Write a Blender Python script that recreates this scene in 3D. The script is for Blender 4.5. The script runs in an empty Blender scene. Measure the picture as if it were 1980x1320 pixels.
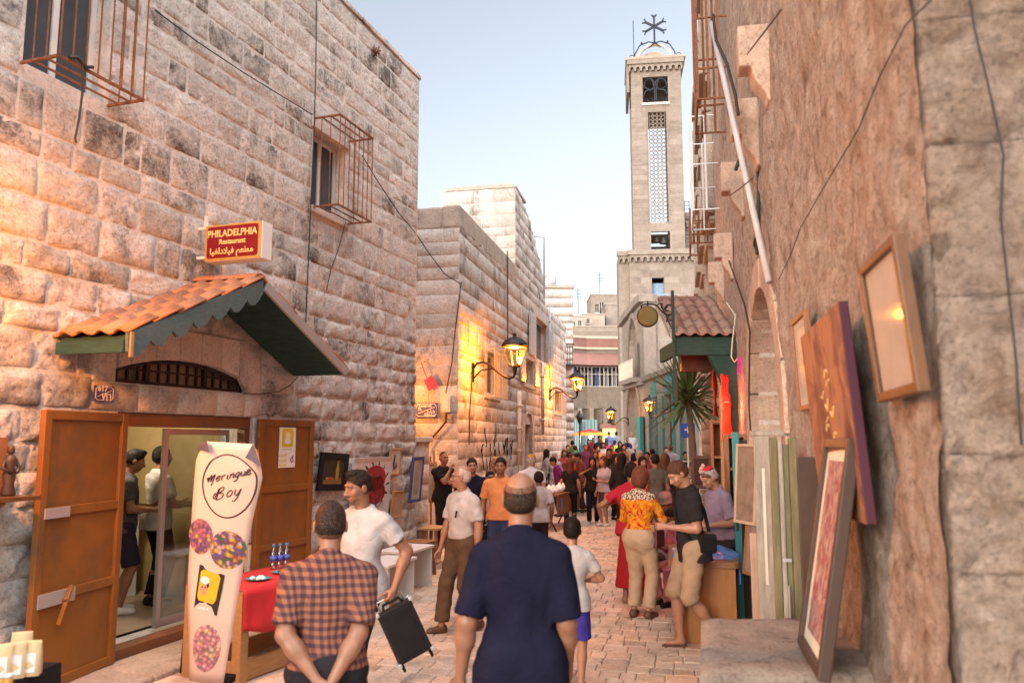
import bpy, bmesh, math, random
import numpy as np
from mathutils import Vector, Matrix, Euler, noise as mnoise
R = math.radians
rng = random.Random(7)
C = bpy.context.scene.collection
scn = bpy.context.scene
# ---------------------------------------------------------------- camera
CAM_H, FPX, PITCH = 1.95, 1540.0, R(7.03)
cam_d = bpy.data.cameras.new('camera'); cam = bpy.data.objects.new('camera', cam_d); C.objects.link(cam)
cam.location = (0, 0, CAM_H); cam.rotation_euler = (R(90) + PITCH, 0, 0)
cam_d.sensor_width = 36; cam_d.lens = 28.0; cam_d.clip_end = 2000
cam_d.dof.use_dof = True; cam_d.dof.focus_distance = 13.0; cam_d.dof.aperture_fstop = 2.4
scn.camera = cam
# ---------------------------------------------------------------- sky, sun, exposure
w = bpy.data.worlds.new('World'); scn.world = w; w.use_nodes = True
nt = w.node_tree; nt.nodes.clear()
sky = nt.nodes.new('ShaderNodeTexSky'); sky.sky_type = 'NISHITA'; sky.sun_disc = False
SUN_EL, SUN_ROT = R(14), R(215)
sky.sun_elevation = SUN_EL; sky.sun_rotation = SUN_ROT
sky.air_density = 1.0; sky.dust_density = 3.5; sky.ozone_density = 1.5
hs = nt.nodes.new('ShaderNodeHueSaturation'); hs.inputs['Saturation'].default_value = 0.42
bg = nt.nodes.new('ShaderNodeBackground'); bg.inputs['Strength'].default_value = 0.075
wo = nt.nodes.new('ShaderNodeOutputWorld')
nt.links.new(sky.outputs[0], hs.inputs['Color']); nt.links.new(hs.outputs[0], bg.inputs['Color']); nt.links.new(bg.outputs[0], wo.inputs['Surface'])
sd = bpy.data.lights.new('sun', 'SUN'); sd.energy = 1.5; sd.angle = R(75); sd.color = (1.0, 0.98, 0.98)
so = bpy.data.objects.new('sun', sd); C.objects.link(so)
so.rotation_euler = (R(33), 0, R(62))   # a wide soft glow from overhead: the sun itself is down behind the houses
scn.view_settings.view_transform = 'Standard'; scn.view_settings.look = 'None'
scn.view_settings.exposure = 2.2; scn.view_settings.gamma = 1.0; scn.view_settings.use_curve_mapping = False
scn.cycles.max_bounces = 8; scn.cycles.diffuse_bounces = 5; scn.cycles.glossy_bounces = 3
scn.cycles.transmission_bounces = 6; scn.cycles.transparent_max_bounces = 12
scn.cycles.caustics_reflective = False; scn.cycles.caustics_refractive = False
scn.cycles.sample_clamp_indirect = 4.0
scn.cycles.use_denoising = True
# ---------------------------------------------------------------- pixel <-> place (photograph is 1980 x 1320)
SP, CP = math.sin(PITCH), math.cos(PITCH)
CAM = Vector((0, 0, CAM_H))
def ray(px, py):
    u = (px - 990) / FPX; v = (660 - py) / FPX
    return Vector((u, CP - v * SP, SP + v * CP))
def at(px, py, Y):
    d = ray(px, py); return CAM + d * (Y / d.y)
def ground(px, py, z=0.0):
    d = ray(px, py); return CAM + d * ((z - CAM_H) / d.z)
def proj(P):
    d = P[1] * CP + (P[2] - CAM_H) * SP
    if d < .05: return (-9999, -9999)
    return (990 + P[0] / d * FPX, 660 - (-P[1] * SP + (P[2] - CAM_H) * CP) / d * FPX)
def gx(px, Y, z=1.0):
    return (px - 990) / FPX * (Y * CP + (z - CAM_H) * SP)
class Wall:
    """a vertical plane: local x runs along it (to the right seen from the street), local y into it, z up"""
    def __init__(s, x, y, deg):
        s.o = Vector((x, y, 0)); s.a = R(deg)
        s.d = Vector((math.cos(s.a), math.sin(s.a), 0)); s.n = Vector((math.sin(s.a), -math.cos(s.a), 0))
    def world(s, u, out, z): return s.o + s.d * u + s.n * out + Vector((0, 0, z))
    def loc(s, px, py, out=0.0):
        d = ray(px, py); t = ((s.o + s.n * out - CAM).dot(s.n)) / d.dot(s.n)
        P = CAM + d * t; return ((P - s.o).dot(s.d), P.z)
    def u(s, px, out=0.0, py=850): return s.loc(px, py, out)[0]
    def z(s, px, py, out=0.0): return s.loc(px, py, out)[1]
# ---------------------------------------------------------------- meshes
def link(o, parent=None):
    C.objects.link(o)
    if parent is not None: o.parent = parent
    return o
def thing(name, label, cat, loc=(0, 0, 0), rotz=0.0, group=None, mat=None):
    o = bpy.data.objects.new(name, None); C.objects.link(o); o.empty_display_size = .1
    if mat is not None: o.matrix_world = mat
    else: o.location = loc; o.rotation_euler = (0, 0, rotz)
    o['label'] = label; o['category'] = cat
    if group: o['group'] = group
    return o
def tag(o, label, cat, group=None):
    o['label'] = label; o['category'] = cat
    if group: o['group'] = group
    return o
class MB:
    def __init__(s): s.v = []; s.f = []; s.m = []; s.cm = 0; s.uvs = None
    def add(s, vs, fs):
        b = len(s.v); s.v.extend([tuple(p) for p in vs]); s.f.extend([tuple(i + b for i in f) for f in fs]); s.m.extend([s.cm] * len(fs)); return s
    def box(s, x0, x1, y0, y1, z0, z1, M=None):
        vs = [(x0, y0, z0), (x1, y0, z0), (x1, y1, z0), (x0, y1, z0), (x0, y0, z1), (x1, y0, z1), (x1, y1, z1), (x0, y1, z1)]
        if M is not None: vs = [M @ Vector(p) for p in vs]
        return s.add(vs, [(0, 3, 2, 1), (4, 5, 6, 7), (0, 1, 5, 4), (1, 2, 6, 5), (2, 3, 7, 6), (3, 0, 4, 7)])
    def quad(s, a, b, c, d): return s.add([a, b, c, d], [(0, 1, 2, 3)])
    def prism(s, poly, y0, y1, M=None):
        """polygon in (x,z), counter-clockwise seen from -y, pushed from y0 to y1"""
        n = len(poly); vs = [(p[0], y0, p[1]) for p in poly] + [(p[0], y1, p[1]) for p in poly]
        if M is not None: vs = [M @ Vector(p) for p in vs]
        return s.add(vs, [tuple(range(n)), tuple(range(2 * n - 1, n - 1, -1))] + [(i, i + n, (i + 1) % n + n, (i + 1) % n) for i in range(n)])
    def prism_z(s, poly, z0, z1):
        n = len(poly); vs = [(p[0], p[1], z0) for p in poly] + [(p[0], p[1], z1) for p in poly]
        return s.add(vs, [tuple(range(n - 1, -1, -1)), tuple(range(n, 2 * n))] + [(i, (i + 1) % n, (i + 1) % n + n, i + n) for i in range(n)])
    def tube(s, pts, r, n=6, r1=None, closed=False):
        pts = [Vector(p) for p in pts]; m = len(pts); vs = []; prev = None
        for i, p in enumerate(pts):
            a = pts[max(i - 1, 0)] if not closed else pts[i - 1]; b = pts[min(i + 1, m - 1)] if not closed else pts[(i + 1) % m]
            t = (b - a)
            if t.length < 1e-9: t = Vector((0, 0, 1))
            t.normalize()
            if prev is None:
                q = Vector((0, 0, 1)) if abs(t.z) < .9 else Vector((1, 0, 0)); x = t.cross(q).normalized()
            else:
                x = (prev - t * prev.dot(t))
                x = x.normalized() if x.length > 1e-6 else t.orthogonal().normalized()
            prev = x; y = t.cross(x)
            rr = r if r1 is None else r + (r1 - r) * i / max(m - 1, 1)
            for k in range(n):
                an = 2 * math.pi * k / n; vs.append(p + (x * math.cos(an) + y * math.sin(an)) * rr)
        fs = []
        for i in range(m if closed else m - 1):
            j = (i + 1) % m
            for k in range(n): fs.append((i * n + k, i * n + (k + 1) % n, j * n + (k + 1) % n, j * n + k))
        if not closed: fs += [tuple(range(n - 1, -1, -1)), tuple(range((m - 1) * n, m * n))]
        return s.add(vs, fs)
    def bar(s, a, b, wx, wz=None, up=(0, 0, 1)):
        a = Vector(a); b = Vector(b); t = (b - a); L = t.length; t.normalize(); up = Vector(up)
        if abs(t.dot(up)) > .99: up = Vector((0, 1, 0))
        x = t.cross(up).normalized(); y = x.cross(t); wz = wz or wx
        return s.box(-wx / 2, wx / 2, 0, L, -wz / 2, wz / 2, M=Matrix.Translation(a) @ Matrix((x, t, y)).transposed().to_4x4())
    def lathe(s, prof, n=16, c=(0, 0, 0)):
        vs = []; m = len(prof)
        for r, z in prof:
            for k in range(n):
                a = 2 * math.pi * k / n; vs.append((c[0] + r * math.cos(a), c[1] + r * math.sin(a), c[2] + z))
        fs = [(i * n + k, i * n + (k + 1) % n, (i + 1) * n + (k + 1) % n, (i + 1) * n + k) for i in range(m - 1) for k in range(n)]
        fs += [tuple(range(n - 1, -1, -1)), tuple(range((m - 1) * n, m * n))]
        return s.add(vs, fs)
    def ring(s, c, rad, r, n=12, k=5, axis='y', a0=0, a1=360):
        pts = []; full = abs(a1 - a0) >= 360
        cnt = n if full else n + 1
        for i in range(cnt):
            a = R(a0 + (a1 - a0) * i / n); ca, sa = math.cos(a) * rad, math.sin(a) * rad
            pts.append((c[0] + ca, c[1], c[2] + sa) if axis == 'y' else ((c[0] + ca, c[1] + sa, c[2]) if axis == 'z' else (c[0], c[1] + ca, c[2] + sa)))
        return s.tube(pts, r, k, closed=full)
    def mesh(s, name, mats, smooth=False):
        me = bpy.data.meshes.new(name); me.from_pydata(s.v, [], s.f)
        for m in (mats if isinstance(mats, (list, tuple)) else [mats]): me.materials.append(m)
        if any(s.m): me.polygons.foreach_set('material_index', s.m)
        if smooth: me.polygons.foreach_set('use_smooth', [True] * len(me.polygons))
        me.update(); return me
    def build(s, name, mats, parent=None, smooth=False, bevel=0.0, loc=None, rot=None, M=None):
        o = bpy.data.objects.new(name, s.mesh(name, mats, smooth)); link(o, parent)
        if M is not None: o.matrix_local = M
        if loc is not None: o.location = loc
        if rot is not None: o.rotation_euler = rot
        if bevel:
            b = o.modifiers.new('b', 'BEVEL'); b.width = bevel; b.segments = 2; b.limit_method = 'ANGLE'; b.angle_limit = R(40)
        return o
def fan_smooth(o, deg=35):
    o.data.polygons.foreach_set('use_smooth', [True] * len(o.data.polygons))
def struct(o): o['kind'] = 'structure'; return o
def stuff(o): o['kind'] = 'stuff'; return o
def holes_wall(mb, x0, x1, z0, z1, holes, t, y0=0.0):
    """slab from y0 to y0+t with rectangular holes (hx0,hx1,hz0,hz1)"""
    xs = sorted({x0, x1, *[h[0] for h in holes], *[h[1] for h in holes]}); zs = sorted({z0, z1, *[h[2] for h in holes], *[h[3] for h in holes]})
    xs = [x for x in xs if x0 <= x <= x1]; zs = [z for z in zs if z0 <= z <= z1]
    def solid(i, j):
        if i < 0 or j < 0 or i >= len(xs) - 1 or j >= len(zs) - 1: return False
        cx, cz = (xs[i] + xs[i + 1]) / 2, (zs[j] + zs[j + 1]) / 2
        return not any(h[0] < cx < h[1] and h[2] < cz < h[3] for h in holes)
    y1 = y0 + t
    for i in range(len(xs) - 1):
        for j in range(len(zs) - 1):
            if not solid(i, j): continue
            a, b, c, d = xs[i], xs[i + 1], zs[j], zs[j + 1]
            mb.quad((a, y0, c), (b, y0, c), (b, y0, d), (a, y0, d)); mb.quad((b, y1, c), (a, y1, c), (a, y1, d), (b, y1, d))
            if not solid(i - 1, j): mb.quad((a, y1, c), (a, y0, c), (a, y0, d), (a, y1, d))
            if not solid(i + 1, j): mb.quad((b, y0, c), (b, y1, c), (b, y1, d), (b, y0, d))
            if not solid(i, j - 1): mb.quad((a, y1, c), (b, y1, c), (b, y0, c), (a, y0, c))
            if not solid(i, j + 1): mb.quad((a, y0, d), (b, y0, d), (b, y1, d), (a, y1, d))
def arch_pts(x0, x1, z0, zs, pointed=False, n=12, rise=None, k=1.0):
    """outline of an arched opening, counter-clockwise: bottom left, bottom right, arc back to the left"""
    cx = (x0 + x1) / 2; r = (x1 - x0) / 2; P = [(x0, z0), (x1, z0)]
    if pointed:
        Rr = 2 * r
        for i in range(n + 1): a = R(60) * i / n; P.append((x0 + Rr * math.cos(a), zs + k * Rr * math.sin(a)))
        for i in range(1, n + 1): a = R(120) + R(60) * i / n; P.append((x1 + Rr * math.cos(a), zs + k * Rr * math.sin(a)))
    elif rise is not None and rise < r:
        Rr = (r * r + rise * rise) / (2 * rise); a0 = math.asin(r / Rr)
        for i in range(n + 1): a = a0 - 2 * a0 * i / n; P.append((cx + Rr * math.sin(a), zs + rise - Rr + Rr * math.cos(a)))
    else:
        for i in range(n + 1): a = math.pi * i / n; P.append((cx + r * math.cos(a), zs + r * math.sin(a)))
    return P
def arch_fill(mb, x0, x1, ztop, arch, t, y0=0.0):
    """masonry above an arched opening: between the arc and a flat line at ztop (x0..x1 equal to the opening)"""
    arc = arch[1:]  # from bottom right over to the left
    arc = [p for p in arc if p[1] > arch[0][1] + 1e-6]
    for a, b in zip(arc[:-1], arc[1:]):
        for yy, flip in ((y0, False), (y0 + t, True)):
            q = [(b[0], yy, b[1]), (a[0], yy, a[1]), (a[0], yy, ztop), (b[0], yy, ztop)]
            mb.quad(*(q if not flip else q[::-1]))
        mb.quad((a[0], y0, a[1]), (b[0], y0, b[1]), (b[0], y0 + t, b[1]), (a[0], y0 + t, a[1]))
# ---------------------------------------------------------------- materials
_mats = {}
def nodes(name):
    m = bpy.data.materials.new(name); m.use_nodes = True; t = m.node_tree; t.nodes.clear()
    o = t.nodes.new('ShaderNodeOutputMaterial'); b = t.nodes.new('ShaderNodeBsdfPrincipled'); t.links.new(b.outputs[0], o.inputs['Surface'])
    return m, t, b
def N(t, ty, **kw):
    n = t.nodes.new(ty)
    for k, v in kw.items():
        if k in ('op', 'operation'): n.operation = v
        elif k == 'blend': n.blend_type = v
        elif hasattr(n, k) and k not in ('inputs',): setattr(n, k, v)
    return n
def coords(t, kind='Object'):
    return t.nodes.new('ShaderNodeTexCoord').outputs[kind]
def noise(t, vec, scale, detail=5, rough=.6, dist=0.0):
    n = t.nodes.new('ShaderNodeTexNoise'); n.inputs['Scale'].default_value = scale; n.inputs['Detail'].default_value = detail
    n.inputs['Roughness'].default_value = rough; n.inputs['Distortion'].default_value = dist
    if vec is not None: t.links.new(vec, n.inputs['Vector'])
    return n.outputs['Fac']
def ramp(t, fac, stops, interp='LINEAR'):
    r = t.nodes.new('ShaderNodeValToRGB'); r.color_ramp.interpolation = interp
    el = r.color_ramp.elements
    while len(el) < len(stops): el.new(.5)
    for e, (p, c) in zip(el, stops):
        e.position = p; e.color = (c, c, c, 1) if isinstance(c, (int, float)) else (*c, 1)
    t.links.new(fac, r.inputs[0]); return r.outputs[0]
def mix(t, fac, a, b, blend='MIX'):
    n = t.nodes.new('ShaderNodeMix'); n.data_type = 'RGBA'; n.blend_type = blend
    for s, v in (('Factor', fac), ('A', a), ('B', b)):
        i = next(x for x in n.inputs if x.name == s and (x.type == 'RGBA' or s == 'Factor') and x.enabled)
        if isinstance(v, bpy.types.NodeSocket): t.links.new(v, i)
        elif s == 'Factor': i.default_value = v
        else: i.default_value = (*v, 1) if isinstance(v, (tuple, list)) else (v, v, v, 1)
    return next(x for x in n.outputs if x.type == 'RGBA')
def math_(t, op, a, b=0.0):
    n = t.nodes.new('ShaderNodeMath'); n.operation = op
    for i, v in enumerate((a, b)):
        if isinstance(v, bpy.types.NodeSocket): t.links.new(v, n.inputs[i])
        else: n.inputs[i].default_value = v
    return n.outputs[0]
def bump(t, bsdf, h, strength=.5, dist=.02, prev=None):
    n = t.nodes.new('ShaderNodeBump'); n.inputs['Strength'].default_value = strength; n.inputs['Distance'].default_value = dist
    t.links.new(h, n.inputs['Height'])
    if prev is not None: t.links.new(prev, n.inputs['Normal'])
    t.links.new(n.outputs[0], bsdf.inputs['Normal']); return n.outputs[0]
def scalec(c, k): return tuple(min(1, x * k) for x in c)
def mat(name, col, rough=.75, metal=0.0, var=.18, scale=6, bmp=.15, bscale=40, emit=None, estr=0, sub=0, trans=0, alpha=1, dirt=0.0, coat=0, stretch=None):
    if name in _mats: return _mats[name]
    m, t, b = nodes(name); v = coords(t)
    if stretch:
        mp = t.nodes.new('ShaderNodeMapping'); mp.inputs['Scale'].default_value = stretch; t.links.new(v, mp.inputs[0]); v = mp.outputs[0]
    c = ramp(t, noise(t, v, scale, 6, .65), [(.25, scalec(col, 1 - var)), (.75, scalec(col, 1 + var))])
    if dirt: c = mix(t, ramp(t, noise(t, v, scale * .37, 8, .7), [(.48, 0), (.68, dirt)]), c, (.06, .045, .035))
    t.links.new(c, b.inputs['Base Color'])
    b.inputs['Roughness'].default_value = rough; b.inputs['Metallic'].default_value = metal; b.inputs['Specular IOR Level'].default_value = .12 if max(col) < .03 else .35
    if coat: b.inputs['Coat Weight'].default_value = coat
    if sub: b.inputs['Subsurface Weight'].default_value = sub; b.inputs['Subsurface Radius'].default_value = (.012, .005, .003); b.inputs['Subsurface Scale'].default_value = 1
    if trans: b.inputs['Transmission Weight'].default_value = trans
    if alpha < 1: b.inputs['Alpha'].default_value = alpha
    if emit: b.inputs['Emission Color'].default_value = (*emit, 1); b.inputs['Emission Strength'].default_value = estr
    if bmp: bump(t, b, noise(t, v, bscale, 4, .6), bmp, .01)
    _mats[name] = m; return m
def stone_mat(name, cols, dark=.5, bs=1.0, rough=.92, pits=.5, dscale=1.6, island=True, vscale=1.0, orange=.3, relief_tone=.8, cramp=None, smear=None):
    m, t, b = nodes(name); v = coords(t)
    g = t.nodes.new('ShaderNodeNewGeometry'); rnd = g.outputs['Random Per Island']
    oi = t.nodes.new('ShaderNodeObjectInfo'); rnd = math_(t, 'FRACT', math_(t, 'ADD', rnd, oi.outputs['Random']))
    n = len(cols)
    if island: c = ramp(t, rnd, [((i + .5) / n, c_) for i, c_ in enumerate(cols)])
    else: c = ramp(t, noise(t, v, .9 * vscale, 6, .7), [(.3 + .4 * i / (n - 1), c_) for i, c_ in enumerate(cols)])
    if cramp: c = ramp(t, noise(t, v, 4.2 * vscale, 9, .72, .5), cramp)
    big = noise(t, v, 3.1 * vscale, 8, .7); c = mix(t, 1.0, c, ramp(t, big, [(.2, .72), (.8, 1.22)]), 'MULTIPLY')
    # ochre staining, black lichen and pitting of their own shapes
    c = mix(t, ramp(t, noise(t, v, 2.3 * vscale, 7, .72), [(.55, 0), (.75, orange)]), c, (.36, .22, .12))
    dk = noise(t, v, dscale * vscale, 10, .78, .3)
    if island: dk = math_(t, 'ADD', dk, math_(t, 'MULTIPLY', math_(t, 'FRACT', math_(t, 'MULTIPLY', rnd, 17.31)), .145))
    else: dk = math_(t, 'ADD', dk, .06)
    fine = noise(t, v, 26 * vscale, 6, .75)
    dk = math_(t, 'ADD', dk, math_(t, 'MULTIPLY', fine, .22))
    c = mix(t, ramp(t, dk, [(.70, 0), (.83, dark)]), c, (.075, .062, .052))
    pit = noise(t, v, 13 * vscale, 9, .8, .6)
    c = mix(t, ramp(t, pit, [(.33, pits), (.46, 0)]), c, (.17, .105, .075))
    if smear: c = mix(t, ramp(t, noise(t, v, 1.9 * vscale, 9, .75, .8), [(.50, 0), (.60, .75)]), c, smear)
    # fine relief shading put into the colour: darker hollows, paler ridges
    cav = noise(t, v, 34 * vscale, 7, .78, .3)
    c = mix(t, 1.0, c, ramp(t, cav, [(.34, 1 - .55 * relief_tone), (.47, 1.0), (.66, 1 + .22 * relief_tone)]), 'MULTIPLY')
    t.links.new(c, b.inputs['Base Color']); b.inputs['Roughness'].default_value = rough
    b.inputs['Specular IOR Level'].default_value = .15
    vo = t.nodes.new('ShaderNodeTexVoronoi'); vo.inputs['Scale'].default_value = 11 * vscale; t.links.new(v, vo.inputs['Vector'])
    h = math_(t, 'ADD', math_(t, 'ADD', noise(t, v, 9 * vscale, 10, .72, .4), math_(t, 'MULTIPLY', vo.outputs['Distance'], .2)), math_(t, 'MULTIPLY', pit, .6))
    p = bump(t, b, h, .9 * bs, .05); bump(t, b, fine, .55 * bs, .012, p)
    return m
# ---------------------------------------------------------------- shared materials
LIME = [(0.641, 0.580, 0.542), (0.532, 0.477, 0.440), (0.701, 0.640, 0.601), (0.580, 0.523, 0.479), (0.678, 0.614, 0.578), (0.448, 0.405, 0.372), (0.629, 0.568, 0.537), (0.726, 0.668, 0.627)]
LIME2 = [(0.588, 0.533, 0.494), (0.512, 0.462, 0.422), (0.621, 0.569, 0.529), (0.544, 0.492, 0.452), (0.468, 0.424, 0.388)]
M_stone = stone_mat('rough_limestone', LIME, dark=.88, bs=1.1, dscale=1.15, relief_tone=1.0, smear=(.64, .57, .50))
M_stone2 = stone_mat('pale_limestone', LIME2, dark=.7, bs=.8, dscale=1.3)
M_dress = stone_mat('dressed_limestone', [(0.562, 0.483, 0.426), (0.518, 0.443, 0.390), (0.594, 0.515, 0.458)], dark=.5, bs=.28, pits=.3)
M_mortar = stone_mat('lime_mortar', [(0.540, 0.488, 0.455), (0.583, 0.531, 0.491), (0.486, 0.439, 0.409)], dark=.3, bs=.5, island=False, pits=.3)
M_render = stone_mat('weathered_render', [(.50, .345, .265), (.68, .52, .43)], dark=.25, bs=1.6, island=False, pits=.9, orange=.25, vscale=1.6, cramp=[(.30, (.27, .165, .105)), (.42, (.49, .36, .28)), (.52, (.62, .49, .41)), (.66, (.70, .59, .515))])
M_pier = stone_mat('hewn_limestone', [(.44, .325, .265), (.48, .36, .30)], dark=.25, bs=1.8, pits=.7, vscale=1.3, island=False, cramp=[(.30, (.25, .15, .10)), (.42, (.42, .295, .225)), (.54, (.50, .365, .29)), (.68, (.58, .44, .36))])
M_jamb = stone_mat('warm_dressed_stone', [(.46, .345, .28), (.50, .38, .31), (.42, .31, .25)], dark=.35, bs=.35, pits=.4)
M_church = stone_mat('church_stone', [(0.276, 0.224, 0.188), (0.302, 0.251, 0.212), (0.249, 0.203, 0.170), (0.316, 0.264, 0.225)], dark=.3, bs=.12, pits=.06, vscale=.5, orange=.15)
M_old_stone = stone_mat('old_stone', [(.40, .325, .27), (.45, .37, .31), (.36, .285, .235)], dark=.3, bs=.3, pits=.2, vscale=.6)  # one plain masonry tone for far walls, slabs and the hill
M_paver = stone_mat('worn_paver', [(0.597, 0.433, 0.326), (0.509, 0.373, 0.296), (0.667, 0.494, 0.367), (0.545, 0.428, 0.351), (0.632, 0.439, 0.304)], dark=.5, bs=.25, rough=.55, pits=.25, vscale=1.4)
M_joint = stone_mat('paving_joint', [(.20, .15, .12), (.26, .195, .155)], dark=.3, bs=.4, island=False)
M_step = stone_mat('step_stone', [(.40, .31, .24), (.36, .28, .22)], dark=.35, bs=.3, pits=.2)
M_ledge = stone_mat('ledge_stone', [(.33, .265, .22), (.42, .34, .29)], dark=.8, bs=.8, island=False, dscale=3.4, pits=.7, vscale=1.7)
M_conc = stone_mat('grey_render', [(.36, .31, .27), (.42, .36, .31), (.32, .28, .24)], dark=.4, bs=.3, island=False)
M_rust = mat('rusty_iron', (.20, .085, .045), .85, .2, .5, 14, .4, 60)
M_iron = mat('black_iron', (.035, .026, .022), .5, .6, .3, 20, .2)
M_blueiron = mat('blue_black_iron', (.03, .035, .05), .5, .5)
M_whitepaint = mat('white_paint', (.60, .58, .56), .5, 0, .08, 5, .08)
M_grey = mat('grey_metal', (.42, .41, .42), .45, .5, .12)
M_alu = mat('aluminium', (.50, .50, .50), .35, .8, .06)
M_glass_dark = mat('dark_window_glass', (.055, .062, .072), .08, 0, .25, 2, 0)
M_door = mat('orange_brown_door_paint', (.225, .082, .016), .42, 0, .12, 3, .12, 30, dirt=.7)
M_doorframe = mat('brown_door_frame', (.17, .065, .025), .5, 0, .2, 4, .15)
M_green = mat('dark_green_wood', (.020, .055, .045), .9, 0, .35, 7, .25, 50, stretch=(1, 1, 6))
M_greenboard = mat('worn_green_board', (.075, .11, .11), .6, 0, .45, 6, .3, 40, stretch=(3, 3, 14), dirt=.4)
M_teal = mat('teal_paint', (.03, .20, .21), .5, 0, .15, 5, .1)
M_wood = mat('brown_wood', (.22, .095, .04), .5, 0, .3, 5, .2, 30, stretch=(1, 6, 6))
M_pine = mat('pine_wood', (.36, .20, .085), .6, 0, .22, 5, .2, 30, stretch=(1, 5, 5))
M_oak = mat('honey_oak', (.105, .043, .015), .4, 0, .25, 6, .15, 30)
M_darkwood = mat('dark_wood', (.055, .03, .02), .45, 0, .3, 6, .15)
M_greywood = mat('weathered_grey_wood', (.34, .30, .25), .8, 0, .3, 4, .4, 30, stretch=(9, 9, 1.2), dirt=.55)
M_olivewood = mat('olive_painted_wood', (.17, .145, .075), .75, 0, .35, 4, .35, 30, stretch=(9, 9, 1.2), dirt=.5)
M_red = mat('red_cloth', (.50, .025, .03), .6, 0, .15, 4, .1)
M_redglow = mat('red_fabric', (.62, .05, .03), .6, 0, .2, 4, .1)
M_blue = mat('blue_enamel', (.05, .05, .20), .3, 0, .1, 3, .05)
M_cream = mat('cream_board', (.62, .55, .45), .7, 0, .08, 3, .05)
M_print = mat('faded_print', (.50, .42, .36), .7, 0, .35, 9, .02)
M_white = mat('white_plastic', (.74, .72, .70), .35, 0, .05, 3, .02)
M_black = mat('black_vinyl', (.014, .013, .014), .45, 0, .2, 9, .2, 90)
M_blackm = mat('black_matt', (.012, .011, .012), .85, 0, .2, 9, .1)
M_yellow = mat('yellow_plaster', (.42, .32, .15), .8, 0, .1)
M_tilefloor = mat('shop_floor', (.36, .27, .19), .4, 0, .2, 5, .08)
M_gold = mat('gold_letters', (.72, .55, .22), .45, 0, .1)
M_signred = mat('sign_red', (.17, .008, .016), .35, 0, .08)
M_letterwhite = mat('letter_white', (.75, .72, .70), .5, 0, .05)
M_bulb = mat('lamp_glow', (1, .6, .2), .5, emit=(1, .50, .10), estr=6, bmp=0)
M_bulbw = mat('white_bulb', (1, 1, 1), .5, emit=(1, .95, .85), estr=25, bmp=0)
M_cable = mat('dark_cable', (.03, .026, .024), .7, 0, .2, 6, 0)
M_greencable = mat('green_rope', (.02, .05, .045), .8, 0, .3, 20, .2)
M_clay = stone_mat('clay_tile', [(.40, .15, .07), (.46, .18, .085), (.34, .13, .065), (.43, .19, .11)], dark=.65, bs=.3, pits=.1, vscale=2)
M_clay2 = stone_mat('faded_clay_tile', [(.27, .155, .13), (.30, .175, .145), (.24, .135, .115), (.29, .19, .16)], dark=.25, bs=.15, pits=.1, vscale=2)
M_pinkroof = mat('pink_roof', (.32, .165, .14), .8, 0, .15, 2, .2)
def glass_mat(name, tint=(.8, .85, .85), fac=.82):
    m = bpy.data.materials.new(name); m.use_nodes = True; t = m.node_tree; t.nodes.clear()
    o = t.nodes.new('ShaderNodeOutputMaterial'); a = t.nodes.new('ShaderNodeBsdfTransparent'); g = t.nodes.new('ShaderNodeBsdfGlossy'); x = t.nodes.new('ShaderNodeMixShader')
    a.inputs[0].default_value = (*tint, 1); g.inputs['Roughness'].default_value = .05; x.inputs[0].default_value = 1 - fac
    t.links.new(a.outputs[0], x.inputs[1]); t.links.new(g.outputs[0], x.inputs[2]); t.links.new(x.outputs[0], o.inputs['Surface']); return m
M_glass = glass_mat('clear_glass'); M_bottle = glass_mat('bottle_plastic', (.80, .84, .90), .75)
M_lampglass = glass_mat('lamp_glass', (.98, .9, .75), .94)
# ---------------------------------------------------------------- masonry
def n3(x, y, z): return mnoise.noise(Vector((x, y, z)))
def stone_piece(mb, x0, x1, z0, z1, bulge=.02, amp=.015, nx=5, nz=3, gap=.006, back=.03, seed=0.0, sink=.002):
    """one hewn stone on the plane y=0, rough face towards -y"""
    def wob(a, b): return n3(a * 5.7 + seed, b * 5.7, seed * 1.7) * abs(gap) * 1.8
    W_, H_ = x1 - x0, z1 - z0; V = []
    def steps(n, L):   # narrow arris next to the joint, then an even grid over the face
        if n < 3: return [k / n for k in range(n + 1)]
        e = min(.25, .016 / L); return [0] + [e + (1 - 2 * e) * k / (n - 2) for k in range(n - 1)] + [1]
    fxs, fzs = steps(nx, W_), steps(nz, H_)
    for j in range(nz + 1):
        for i in range(nx + 1):
            fx, fz = fxs[i], fzs[j]
            x = x0 + gap + (W_ - 2 * gap) * fx; z = z0 + gap + (H_ - 2 * gap) * fz
            edge = i in (0, nx) or j in (0, nz); wx_, wz_ = wob(x, z), wob(z + 9, x)
            if edge: x += wx_; z += wz_; y = sink
            else:
                rim = 1 if i in (1, nx - 1) or j in (1, nz - 1) else 0
                y = -(bulge * (.62 if rim and nx > 3 else 1) + amp * n3(x * 7 + seed, z * 7, seed) * (.7 if rim else 1) + amp * .8 * n3(x * 17, z * 17 + seed, seed + 4) + amp * .5 * n3(x * 37, z * 37, seed))
                if rim: x += wx_ * .8; z += wz_ * .8
                else: x += amp * .5 * n3(x * 9, z * 9, seed + 8); z += amp * .5 * n3(x * 9, z * 9, seed + 12)
            V.append((x, y, z))
    per = [i for i in range(nx + 1)] + [(j) * (nx + 1) + nx for j in range(1, nz + 1)] + [nz * (nx + 1) + i for i in range(nx - 1, -1, -1)] + [j * (nx + 1) for j in range(nz - 1, 0, -1)]
    F = [(j * (nx + 1) + i, j * (nx + 1) + i + 1, (j + 1) * (nx + 1) + i + 1, (j + 1) * (nx + 1) + i) for j in range(nz) for i in range(nx)]
    b = len(V); V += [(V[k][0], back, V[k][2]) for k in per]; n = len(per)
    F += [(per[k], b + k, b + (k + 1) % n, per[(k + 1) % n]) for k in range(n)]
    mb.add(V, F)
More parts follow.
